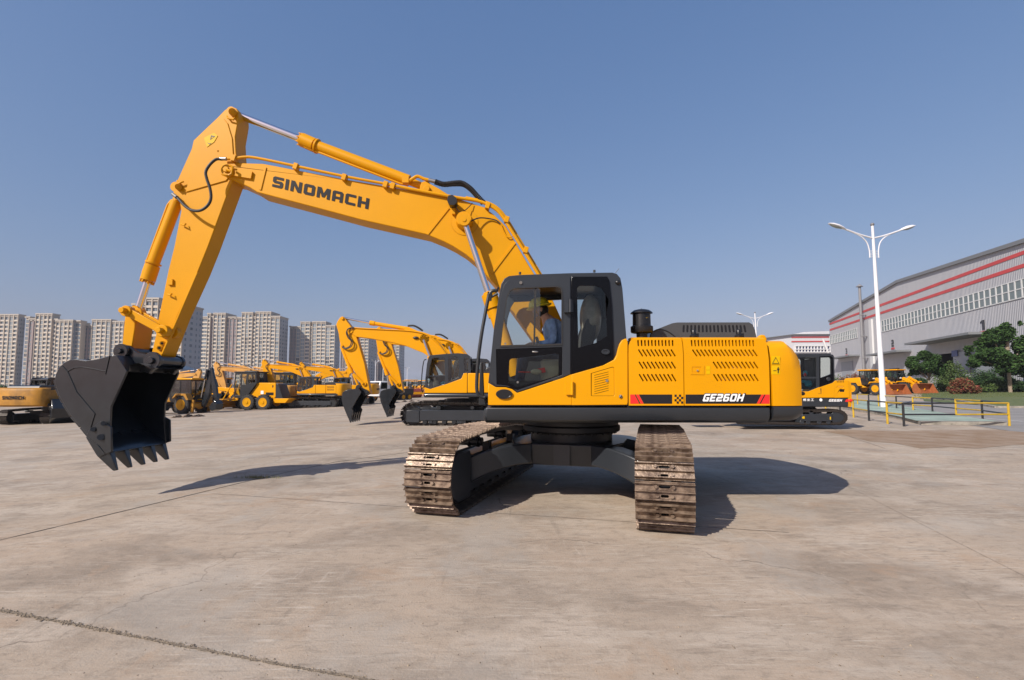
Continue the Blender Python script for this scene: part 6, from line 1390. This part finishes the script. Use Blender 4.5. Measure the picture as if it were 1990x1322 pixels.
s = MB().prism(S([(752, 762), (764, 760), (764, 828), (725, 830), (725, 827), (760, 825)]), YS - .015, YS - .01); s.build('panel_seam', GREYD, fl_, smooth=False, origin=ORG[se.name])
s = MB().ball((S([(522, 826)])[0][0], YS - .01, S([(522, 826)])[0][1]), .09, 1.1, .3, .75, 8); s.build('handle', BLK, fl_, origin=ORG[se.name])
wa = S([(200, 360), (690, 360), (706, 385), (704, 612), (200, 618)]); wb2 = S([(755, 365), (880, 362), (892, 380), (892, 575), (800, 612), (755, 625)]); wc = S([(200, 636), (704, 634), (704, 748), (600, 788), (200, 790)])
s = MB().prism(S([(150, 800), (150, 330), (500, 318), (870, 315), (920, 330), (935, 360), (940, 660), (900, 700), (600, 800)]), YS, YS + .05, [wa, wb2, wc]).prism(S([(150, 800), (150, 330), (500, 318), (870, 315), (920, 330), (935, 360), (940, 660), (900, 700), (600, 800)]), YS + .95, YS + 1.0, [wa, wb2]).prism(S([(150, 345), (150, 330), (500, 318), (870, 315), (920, 330), (930, 350)]), YS + .05, YS + .95)
cb_ = sp(s, 'cab', GREY, bevel=.01)
s = MB().prism(S([(744, 350), (890, 345), (912, 362), (925, 660), (890, 690), (744, 745)]), YS - .012, YS - .002, [wb2]); s.build('black_glass_panel', BLKG, cb_, origin=ORG[se.name])
s = MB().prism(wa, YS + .02, YS + .025).prism(wb2, YS + .02, YS + .025).prism(wc, YS + .02, YS + .025); s.build('window', GLS2, cb_, smooth=False, origin=ORG[se.name])
a_ = S([(650, 700), (780, 620), (640, 590), (855, 640)]); s = MB().box(a_[0][0] - .3, a_[0][0] + .35, YS + .25, YS + .8, a_[0][1] - .2, a_[0][1]).box(a_[1][0] - .15, a_[1][0] + .05, YS + .25, YS + .8, a_[0][1], a_[0][1] + .9); s.build('seat', SEATG, cb_, origin=ORG[se.name])
s = MB().ball((a_[0][0], YS + .22, a_[0][1]), .11, 1.3, .6, 1.1, 8).ball((a_[0][0] - .12, YS + .3, a_[0][1] + .08), .08, 1, 1, .8, 8).ball((S([(670, 560)])[0][0], YS + .5, S([(670, 560)])[0][1]), .1, .8, 1, 1, 8); s.build('seat_film', CYAN, cb_, origin=ORG[se.name])
s = MB().prism(S([(612, 600), (642, 600), (634, 560), (622, 556)]), YS + .3, YS + .36); s.build('red_lever', DECR, cb_, origin=ORG[se.name])
s = MB().lathe(Vector((a_[3][0], YS - .015, a_[3][1])), [(.07, -.005), (.06, -.015), (.03, -.01)], n=16, axis=(0, 1, 0)); s.build('door_catch', GREY, cb_, origin=ORG[se.name])
s = MB().tube([Vector((x, YS + .1, z)) for x, z in S([(808, 120), (880, 300)])], .035, n=8); sp(s, 'white_pole', WHITE)
def s3(a, b_): x, z = S([(a, b_)], YS - .008)[0]; return Vector((x, YS - .008, z))
s = MB(); letters(s, ['fu', 'zhong', 'gong'], s3(533, 922), s3(672, 922), s3(533, 892), (0, 0, 0), gap=.25); letters(s, 'GE65H', s3(862, 930), s3(1028, 930), s3(872, 898), (0, 0, 0), gap=.12)
s.lathe(s3(762, 908), [(.055, 0), (.055, .002), (.045, .002), (.02, .003)], n=10, axis=(0, -1, 0)); sp(s, 'white_lettering', DECW, smooth=False)
s = MB().sheet(S([(1070, 932), (1088, 900), (1118, 900), (1118, 932)], YS - .008), YS - .008); sp(s, 'red_flash', DECR, smooth=False)
s = MB().ball(s3(1145, 915) + Vector((0, 0, 0)), .05, 1.6, .5, 1, 8); sp(s, 'rear_lamp', DECR)
for y0_ in (YS + .0, YS + 1.45):
    s = MB(); A = []; top = S([(-260, 1048), (170, 1052), (540, 1040), (960, 1032), (1040, 1045), (1092, 1085), (1108, 1130), (1095, 1180), (1050, 1215), (960, 1228), (540, 1228), (180, 1222), (-260, 1220)])
    inner = [(p[0] + (S([(400, 1140)])[0][0] - p[0]) * .06, p[1] + (S([(400, 1135)])[0][1] - p[1]) * .3) for p in top]
    ring = [[(p[0], y0_, p[1]), (p[0], y0_ + .42, p[1]), (q_[0], y0_ + .42, q_[1]), (q_[0], y0_, q_[1])] for p, q_ in zip(top, inner)]; ring.append(ring[0]); s.loft(ring, caps=False)
    d_ = 0
    for (p, q_) in zip(top, top[1:] + top[:1]):
        L_ = math.hypot(q_[0] - p[0], q_[1] - p[1]); nn_ = max(1, int(L_ / .09))
        for i in range(nn_):
            c = Vector((p[0] + (q_[0] - p[0]) * (i + .5) / nn_, y0_ + .21, p[1] + (q_[1] - p[1]) * (i + .5) / nn_)); dd = Vector((q_[0] - p[0], 0, q_[1] - p[1])).normalized(); up = Vector((-dd.z, 0, dd.x)); s.obox(c, dd, (0, 1, 0), up, .012, .21, .022)
    tk = sp(s, 'track', CHAIN)
    s = MB().prism(S([(520, 1092), (905, 1085), (905, 1180), (880, 1185), (560, 1182), (500, 1170)]), y0_ - .02, y0_ + .3).cyl((S([(1000, 1135)])[0][0], y0_ + .02, S([(0, 1135)])[0][1]), (S([(1000, 1135)])[0][0], y0_ + .35, S([(0, 1135)])[0][1]), .28, n=24)
    for a in (520, 600, 740, 860): s.cyl((S([(a, 1195)])[0][0], y0_ - .01, S([(0, 1195)])[0][1]), (S([(a, 1195)])[0][0], y0_ + .3, S([(0, 1195)])[0][1]), .08, n=12)
    s.cyl((S([(640, 1070)])[0][0], y0_, S([(0, 1070)])[0][1]), (S([(640, 1070)])[0][0], y0_ + .3, S([(0, 1070)])[0][1]), .08, n=12); tf = sp(s, 'track_frame', GREY, bevel=.01)
    if y0_ < YS + 1: s = MB().prism(S([(515, 1130), (530, 1120), (545, 1118), (548, 1148), (520, 1148)]), y0_ - .03, y0_ - .02).prism(S([(872, 1125), (884, 1125), (884, 1162), (872, 1162)]), y0_ - .03, y0_ - .02); s.build('yellow_label', DECY, tf, smooth=False, origin=ORG[se.name])
a_ = S([(500, 1000), (780, 1000), (500, 1090)]); s = MB().box(a_[0][0] - .2, a_[1][0], YS + .4, YS + 1.5, a_[2][1], a_[0][1] + .02); sp(s, 'carbody', GREYD)
# its boom runs forward behind the big machine to a bucket and blade near the ground
x0_ = S([(150, 900)])[0][0]
s = MB().prism([(x0_ + .2, .9), (x0_ - .6, 1.3), (x0_ - 1.6, 1.5), (x0_ - 1.7, 1.3), (x0_ - .6, 1.0), (x0_ + .2, .7)], YS + 1.1, YS + 1.3); sp(s, 'boom', YEL, bevel=.02)
s = MB().prism([(x0_ - 1.7, 1.45), (x0_ - 1.45, 1.45), (x0_ - 1.35, .55), (x0_ - 1.5, .5)], YS + 1.1, YS + 1.3); sp(s, 'arm', YEL, bevel=.02)
s = MB().prism(PP([(1335, 800), (1392, 800), (1395, 819), (1352, 819.5), (1345, 815)], YS + .9), YS + .9, YS + 1.5); sp(s, 'bucket', BUCK, bevel=.02)
s = MB().prism(PP([(1462, 800), (1488, 800), (1494, 821), (1468, 823.5), (1458, 818)], YS), YS, YS + 1.9); sp(s, 'dozer_blade', BUCK, bevel=.01)

# ================================================================== wheeled machines
def wheel(x, y, r, w_, t, nm='wheel'):
    s = MB().lathe((x, y - w_ / 2, r), [(r * .55, 0), (r * .9, .0), (r, w_ * .15), (r, w_ * .85), (r * .9, w_), (r * .55, w_)], n=32, axis=(0, 1, 0))
    for k in range(20):
        a = k * math.pi / 10; c = Vector((x + r * math.cos(a), y, r + r * math.sin(a))); s.obox(c + Vector((0, -w_ * .25, 0)), (math.cos(a), 0, math.sin(a)), (0, 1, 0), (-math.sin(a), 0, math.cos(a)), .028, w_ * .24, .05)
        a += .15; c = Vector((x + r * math.cos(a), y, r + r * math.sin(a))); s.obox(c + Vector((0, w_ * .25, 0)), (math.cos(a), 0, math.sin(a)), (0, 1, 0), (-math.sin(a), 0, math.cos(a)), .028, w_ * .24, .05)
    o = s.build(nm, TYRE, t)
    s = MB()
    for e in (-1, 1): s.lathe((x, y + e * w_ * .5, r), [(r * .60, .002), (r * .60, .02), (r * .54, .022), (r * .50, .006), (r * .42, .006), (r * .36, .012), (r * .2, .012), (r * .18, .05), (.02, .055)], n=24, axis=(0, e, 0))
    s.build('rim', YELB, o); return o
def grader(lab):
    """local: front toward -x, rear grille at +x; near side y<0"""
    t = thing('motor_grader', lab, 'motor grader', (0, 0, 0), 'motor graders parked side by side', world=False)
    for x in (-.55, 1.0):
        for y in (-1.05, 1.05): wheel(x, y, .68, .42, t)
    for y in (-1.0, 1.0): wheel(-6.0, y, .66, .38, t)
    s = MB().prism([(-.9, 1.15), (-.75, 1.35), (-.2, 2.05), (-.1, 2.35), (0, 2.42), (1.7, 2.42), (1.78, 2.36), (1.82, 1.15), (1.6, .95), (.9, 1.25), (.55, 1.0), (.1, 1.0), (-.2, 1.2)], -.62, .62); h_ = t and s.build('engine_hood', YEL, t, bevel=.04)
    s = MB().prism([(.35, 1.4), (.62, 1.4), (.62, 1.7), (.35, 1.7)], -.63, -.62); s.build('white_decal', DECW, h_, smooth=False)
    s = MB().prism([(.85, 1.3), (1.6, 1.3), (1.6, 1.55), (.85, 1.55)], -.63, -.62).prism([(1.45, 2.0), (1.56, 2.0), (1.56, 2.2), (1.45, 2.2)], -.63, -.62); s.build('dark_decal', DECB, h_, smooth=False)
    s = MB().prism([(1.82, 2.38), (2.05, 2.3), (2.55, 1.0), (1.82, 1.0)], -.66, .66); s.build('grille', GREY, t, bevel=.02)
    s = MB().box(1.75, 2.9, -.85, .85, .62, 1.02); s.v = [(x + (.35 if z > .9 and x > 2 else 0), y, z) for x, y, z in s.v]; s.build('rear_bumper', YEL, t, bevel=.03)
    for y in (-.95, .95): MB().prism([(-.65, .55), (1.1, .55), (1.1, .85), (.9, 1.05), (-.4, 1.05), (-.65, .85)], y - .1, y + .1).build('tandem_case', GREYD, t, bevel=.03)
    co = [(-2.1, 1.05), (-2.2, 2.3), (-2.1, 3.35), (-.05, 3.35), (.05, 2.4), (-.1, 2.2), (-1.0, 1.05)]
    w1 = [(-2.05, 1.3), (-2.1, 2.3), (-2.02, 3.2), (-1.55, 3.2), (-1.55, 1.3)]; w2 = [(-1.42, 2.25), (-1.42, 3.2), (-.95, 3.2), (-.95, 2.25)]; w3 = [(-.8, 2.35), (-.8, 3.15), (-.18, 3.15), (-.10, 2.45)]
    s = MB().prism(co, -.8, -.75, [w1, w2, w3]).prism(co, .75, .8, [w1, w2, w3]).box(-.1, -.03, -.75, -.3, 2.4, 3.3).box(-.1, -.03, .3, .75, 2.4, 3.3).box(-.1, -.02, -.75, .75, 2.4, 2.5).box(-2.1, -.2, -.75, .75, 1.05, 1.2)
    c_ = s.build('cab', GREYD, t, bevel=.01)
    MB().box(-2.2, .1, -.85, .85, 3.33, 3.45).box(-1.5, -.6, -.4, .4, 3.45, 3.52).build('cab_roof', GREYD, t, bevel=.03)
    MB().prism(w1, -.78, -.77).prism(w2, -.78, -.77).prism(w3, -.78, -.77).prism(w1, .77, .78).prism(w2, .77, .78).prism(w3, .77, .78).box(-.06, -.05, -.7, .7, 2.5, 3.3).build('window', GLS2, c_, smooth=False)
    MB().box(-1.2, -.7, -.25, .25, 1.2, 1.8).box(-.8, -.68, -.25, .25, 1.8, 2.5).build('seat', SEATG, c_)
    s = MB().prism([(-2.0, 1.3), (-2.2, 1.9), (-4.6, 2.05), (-6.3, 1.6), (-6.3, 1.25), (-4.6, 1.75), (-2.4, 1.55), (-2.0, 1.05)], -.2, .2).box(-6.2, -5.8, -.8, .8, .6, .8); s.build('main_frame', YEL, t, bevel=.03)
    s = MB()
    for i in range(7): a = -.6 + i * .2; s.add([(-3.7 - .12 * math.sin(i * .5), -1.8, .25 + i * .1), (-3.2 - .12 * math.sin(i * .5), 1.8, .25 + i * .1)], [])
    s = MB().loft([[(-3.9 + dx, -1.8, z), (-3.2 + dx, 1.8, z), (-3.16 + dx, 1.8, z), (-3.86 + dx, -1.8, z)] for dx, z in ((0, .15), (-.12, .3), (-.15, .5), (-.1, .65), (0, .78))]).cyl((-3.5, 0, .85), (-3.5, 0, .95), .75, n=24); s.build('mouldboard', YELD, t)
    s = MB().tube([(-2.6, -.5, 2.3), (-2.9, -.7, 1.6), (-3.3, -.7, .9)], .05).tube([(-2.6, .5, 2.3), (-2.9, .7, 1.6), (-3.3, .7, .9)], .05).tube([(-2.5, -.3, 1.9), (-2.3, -.3, 2.6), (-2.7, .3, 2.6)], .04); s.build('lift_cylinder', YEL, t)
    s = MB().tube([(-2.3, -.8, 2.9), (-2.6, -1.1, 2.9), (-2.6, -1.1, 2.6)], .02).box(-2.64, -2.56, -1.2, -1.0, 2.4, 2.75); s.build('mirror', BLK, t)
    return t
g1 = grader('nearer motor grader with two yellow-rimmed rear wheels and a black cab'); g1.location = (-22.9, 45.8, -.58); g1.rotation_euler = (0, 0, R(-8))
dup(g1, (-21.4, 50.2, -.55), R(-8), 'second motor grader half hidden behind the nearer grader cab and hood')

def loader(lab, bm_=ORNG):
    """local: bucket toward +x"""
    t = thing('wheel_loader', lab, 'wheel loader', (0, 0, 0), 'yellow wheel loaders', world=False)
    for x in (-1.55, 1.45):
        for y in (-1.08, 1.08): wheel(x, y, .75, .5, t)
    s = MB().prism([(-3.1, 1.0), (-3.1, 1.9), (-2.9, 2.1), (-.9, 2.2), (-.7, 1.2), (-.3, .9), (-1.2, .8), (-2.4, .8)], -.75, .75); s.build('engine_hood', YEL, t, bevel=.05)
    for y in (-1.08, 1.08): MB().prism([(-2.6, 1.2), (-2.3, 1.62), (-.9, 1.62), (-.55, 1.1), (-.7, 1.1), (-1.0, 1.52), (-2.2, 1.52), (-2.5, 1.2)], y - .3, y + .3).prism([(.6, 1.3), (.8, 1.62), (2.0, 1.62), (2.1, 1.5), (1.9, 1.52), (.9, 1.52)], y - .3, y + .3).build('mudguard', YEL, t)
    co = [(-1.0, 1.3), (-1.0, 3.05), (.35, 3.05), (.55, 2.2), (.45, 1.3)]; w1 = [(-.9, 2.0), (-.9, 2.95), (-.3, 2.95), (-.3, 2.0)]; w2 = [(-.18, 1.6), (-.18, 2.95), (.28, 2.95), (.44, 2.2), (.38, 1.6)]
    s = MB().prism(co, -.72, -.66, [w1, w2]).prism(co, .66, .72, [w1, w2]).box(-1.0, .4, -.7, .7, 1.25, 1.4).box(-1.02, -.96, -.66, -.6, 1.4, 3.0).box(-1.02, -.96, .6, .66, 1.4, 3.0)
    c_ = s.build('cab', BLK, t); MB().prism(w1, -.69, -.685).prism(w2, -.69, -.685).prism(w1, .685, .69).prism(w2, .685, .69).box(.44, .45, -.62, .62, 1.7, 2.9).build('window', GLS2, c_, smooth=False)
    MB().box(-1.15, .55, -.85, .85, 3.05, 3.2).build('cab_roof', YEL, t, bevel=.05)
    s = MB().box(.6, 2.2, -.5, .5, .7, 1.5).prism([(.7, 1.4), (.9, 2.0), (1.5, 2.0), (1.7, 1.4)], -.45, .45); s.build('front_frame', YEL, t, bevel=.04)
    for y in (-.5, .5): MB().prism([(.9, 2.05), (1.1, 2.15), (2.0, 1.75), (3.0, .6), (2.9, .4), (2.0, 1.35), (.95, 1.8)], y - .07, y + .07).build('lift_arm', YEL, t, bevel=.02)
    MB().prism([(1.3, 2.1), (1.5, 2.25), (2.4, 1.6), (2.3, 1.45)], -.07, .07).tube([(.9, 0, 1.7), (1.45, 0, 2.15)], .08).build('tilt_link', YEL, t)
    pr = [(3.0, .12), (3.9, .10), (3.9, .05), (2.95, .05), (2.75, .35), (2.75, .9), (3.0, 1.28), (3.25, 1.32), (3.28, 1.26), (3.05, 1.2), (2.85, .85), (2.85, .4)]
    s = MB().prism(pr, -1.5, 1.5).prism([(2.75, .35), (2.95, .05), (3.9, .05), (3.55, .7), (3.25, 1.32), (3.0, 1.28), (2.75, .9)], -1.52, -1.47).prism([(2.75, .35), (2.95, .05), (3.9, .05), (3.55, .7), (3.25, 1.32), (3.0, 1.28), (2.75, .9)], 1.47, 1.52); s.build('loader_bucket', bm_, t)
    s = MB()
    for y in (-.35, .35): s.cyl((.55, y, 2.0), (.7, y, 2.05), .09, n=10)
    s.build('headlight', WHITE, t); return t
L1 = loader('left wheel loader by the factory, its orange bucket behind the white lamp post')
L1.location = (46.3, 64.5, gz(46)); L1.rotation_euler = (0, 0, R(-72))
dup(L1, (51.3, 66.5, gz(51)), R(-72), 'right one of the two wheel loaders by the factory, beside the small round tree')
dup(L1, (-30.6, 52, -.8), R(160), 'wheel loader deep in the row left of the pale excavator')
for i, (px, Y, rz, lab) in enumerate(((822, 104, -100, 'far wheel loader, round tyre showing just left of the second excavator cab'), (806, 108, -95, 'far wheel loader between the red drum roller and the nearest far loader'), (722, 104, -85, 'far wheel loader with yellow canopy between the two background arms'), (708, 112, -85, 'furthest left far wheel loader between the background arms'))):
    c = P(px, 751, Y); dup(L1, (c.x, Y, gz(c.x)), R(rz), lab)
def roller_m(lab):
    t = thing('road_roller', lab, 'road roller', (0, 0, 0), 'yellow road rollers far across the yard', world=False)
    MB().lathe((1.6, -1.05, .78), [(.3, 0), (.74, 0), (.78, .04), (.78, 2.06), (.74, 2.1), (.3, 2.1)], n=36, axis=(0, 1, 0)).build('drum', DRUM, t)
    for y in (-.95, .95): wheel(-1.4, y, .75, .5, t)
    MB().prism([(.5, .6), (2.7, .6), (2.7, 1.0), (.5, 1.0)], -1.22, -1.1).prism([(.5, .6), (2.7, .6), (2.7, 1.0), (.5, 1.0)], 1.1, 1.22).box(.4, .6, -1.2, 1.2, .6, 1.2).box(2.6, 2.75, -1.2, 1.2, .6, 1.0).build('drum_frame', YEL, t)
    MB().prism([(-2.7, .9), (-2.6, 1.6), (-.6, 1.9), (-.5, .9)], -.8, .8).build('engine_hood', YEL, t, bevel=.05)
    s = MB().box(-.5, .5, -.8, .8, .8, 1.3)
    for x in (-.5, .4):
        for y in (-.75, .7): s.box(x, x + .06, y, y + .06, 1.3, 2.9)
    s.build('platform', GREYD, t); MB().box(-.8, .75, -.95, .95, 2.9, 3.02).build('canopy', YEL, t, bevel=.04)
    MB().box(-.4, .1, -.25, .25, 1.3, 1.8).box(-.42, -.3, -.25, .25, 1.8, 2.3).build('seat', SEATG, t); return t
r1 = roller_m('far road roller with a rusty red drum in the gap right of the third bucket')
c = P(799, 751, 84); r1.location = (c.x, 84, gz(c.x)); r1.rotation_euler = (0, 0, R(-58))
for px, Y, lab in ((787, 92, 'far road roller under a yellow canopy just right of the third bucket'), (771, 96, 'far road roller seen right beside the third excavator arm'), (745, 98, 'far road roller with yellow canopy left of the third excavator arm')):
    c = P(px, 751, Y); dup(r1, (c.x, Y, gz(c.x)), R(-70), lab)
# white cab truck
tr = thing('truck', 'small white truck cab far behind between the two hanging buckets', 'truck', (0, 0, 0), world=False)
MB().prism([(-1, .6), (-1.05, 1.6), (-.8, 2.6), (.8, 2.6), (.85, .6)], -1.1, 1.1).build('cab', WHITE, tr, bevel=.1)
MB().prism([(-1.06, 1.6), (-.84, 2.45), (-.82, 2.45), (-1.04, 1.6)], -.95, .95).prism([(-.8, 1.6), (-.65, 2.4), (.3, 2.4), (.3, 1.6)], -1.12, -1.1).build('window', BLKG, tr)
MB().box(.9, 5, -1.1, 1.1, .8, 1.0).box(1.0, 5, -1.15, 1.15, 1.0, 1.6).build('flatbed', GREYD, tr)
for x in (-.1, 3.2, 4.3):
    for y in (-.95, .95): wheel(x, y, .48, .3, tr)
c = P(738, 751, 66); tr.location = (c.x, 66, gz(c.x)); tr.rotation_euler = (0, 0, R(55))
# backhoe loader: black backhoe folded upright, yellow body
def backhoe(lab):
    t = thing('backhoe_loader', lab, 'backhoe loader', (0, 0, 0), world=False)
    for y in (-.9, .9): wheel(1.2, y, .72, .45, t)
    for y in (-.85, .85): wheel(-1.2, y, .5, .35, t)
    MB().prism([(-2.2, .9), (-2.2, 1.45), (-.4, 1.95), (.0, 1.95), (.2, .9)], -.55, .55).build('engine_hood', YELD, t, bevel=.05)
    co = [(-.3, 1.0), (-.5, 1.9), (-.2, 2.7), (1.7, 2.7), (1.8, 1.7), (1.5, 1.0)]; w1 = [(-.35, 1.8), (-.1, 2.6), (.6, 2.6), (.6, 1.2), (-.15, 1.2)]; w2 = [(.72, 1.5), (.72, 2.6), (1.6, 2.6), (1.68, 1.75)]
    c_ = MB().prism(co, -.75, -.7, [w1, w2]).prism(co, .7, .75, [w1, w2]).box(-.3, 1.5, -.7, .7, .9, 1.05).build('cab', BLK, t)
    MB().prism(w1, -.73, -.725).prism(w2, -.73, -.725).prism(w1, .725, .73).prism(w2, .725, .73).build('window', GLS, c_, smooth=False)
    MB().box(-.4, 1.9, -.82, .82, 2.7, 2.85).build('cab_roof', YEL, t, bevel=.05)
    for y in (-.95, .95): MB().prism([(.4, 1.2), (.7, 1.6), (1.7, 1.6), (2.0, 1.1), (1.8, 1.1), (1.5, 1.45), (.8, 1.45)], y - .25, y + .25).build('mudguard', YELD, t)
    MB().prism([(-3.7, .1), (-2.6, .1), (-2.3, .5), (-2.4, 1.2), (-2.6, 1.2), (-2.55, .6), (-2.75, .25), (-3.7, .2)], -1.2, 1.2).prism([(-3.7, .1), (-2.6, .1), (-2.3, .5), (-2.4, 1.2), (-3.0, .9)], -1.23, -1.19).build('front_bucket', BUCK, t)
    for y in (-.6, .6): MB().prism([(-.4, 1.6), (-.2, 1.75), (-2.4, .9), (-2.5, .6)], y - .06, y + .06).build('lift_arm', YELD, t)
    MB().prism([(2.1, .6), (2.35, .5), (2.9, 1.5), (3.05, 2.6), (2.9, 3.55), (2.7, 3.65), (2.55, 3.4), (2.6, 2.6), (2.45, 1.7)], -.14, .14).build('backhoe_boom', BUCK, t, bevel=.03)
    MB().prism([(2.8, 3.75), (3.0, 3.7), (3.5, 2.2), (3.75, 1.0), (3.6, .85), (3.3, 1.4), (2.85, 3.0)], -.11, .11).build('backhoe_arm', BUCK, t, bevel=.03)
    MB().prism([(3.65, 1.1), (3.9, .8), (3.8, .35), (3.4, .2), (3.15, .5), (3.3, .75)], -.35, .35).build('backhoe_bucket', BUCK, t, bevel=.03)
    MB().cyl((2.55, -.25, 2.75), (2.25, -.25, 1.3), .05, n=12).build('piston_rod', CHR, t); MB().cyl((2.55, -.25, 2.75), (2.75, -.25, 3.5), .08, n=12).build('boom_ram', BUCK, t)
    for y in (-.8, .8): MB().prism([(1.9, .1), (2.1, .1), (2.2, 1.1), (2.0, 1.1)], y - .08, y + .08).build('stabiliser', YELD, t)
    MB().box(1.7, 2.2, -.9, .9, .5, .8).build('rear_frame', YELD, t)
    return t
bh = backhoe('backhoe loader with yellow roof and folded black digging arm right of the big bucket'); bh.location = (-27.2, 41.2, -.66); bh.rotation_euler = (0, 0, R(-14))
# black loader bucket lying on the ground at the left
lb_ = thing('loose_bucket', 'dark steel bucket lying on the ground beside the far left excavator', 'bucket', (0, 0, 0), world=False)
s = MB().prism([(-1.2, .05), (0, 0), (.6, .35), (.7, .9), (.3, 1.45), (.1, 1.45), (.45, .9), (.4, .45), (-.1, .12), (-1.2, .12)], -1.4, 1.4).prism([(-1.2, .05), (0, 0), (.6, .35), (.7, .9), (.3, 1.45), (.1, 1.45)], -1.44, -1.38).prism([(-1.2, .05), (0, 0), (.6, .35), (.7, .9), (.3, 1.45), (.1, 1.45)], 1.38, 1.44); s.build('shell', BUCK, lb_, bevel=.02)
for k in range(6): MB().prism([(-1.5, .04), (-1.1, .04), (-1.1, .14)], -1.3 + k * .5, -1.2 + k * .5).build('tooth', BUCK, lb_)
lb_.location = (-26.6, 31.0, -.68); lb_.rotation_euler = (0, 0, R(-40))

# ================================================================== thin autumn haze
hz = bpy.data.materials.new('haze_air'); hz.use_nodes = True; n = hz.node_tree; n.nodes.clear(); o_ = n.nodes.new('ShaderNodeOutputMaterial'); v_ = n.nodes.new('ShaderNodeVolumePrincipled')
v_.inputs['Color'].default_value = (.80, .87, 1.0, 1); v_.inputs['Density'].default_value = .00022; v_.inputs['Anisotropy'].default_value = 0.0
n.links.new(v_.outputs[0], o_.inputs['Volume'])
o = MB().box(-3100, 3100, -61, 3550, -3, 95).build('haze', hz, None, smooth=False, origin=(0, 0, 0)); o['kind'] = 'stuff'; o['label'] = 'thin pale haze over the whole yard'
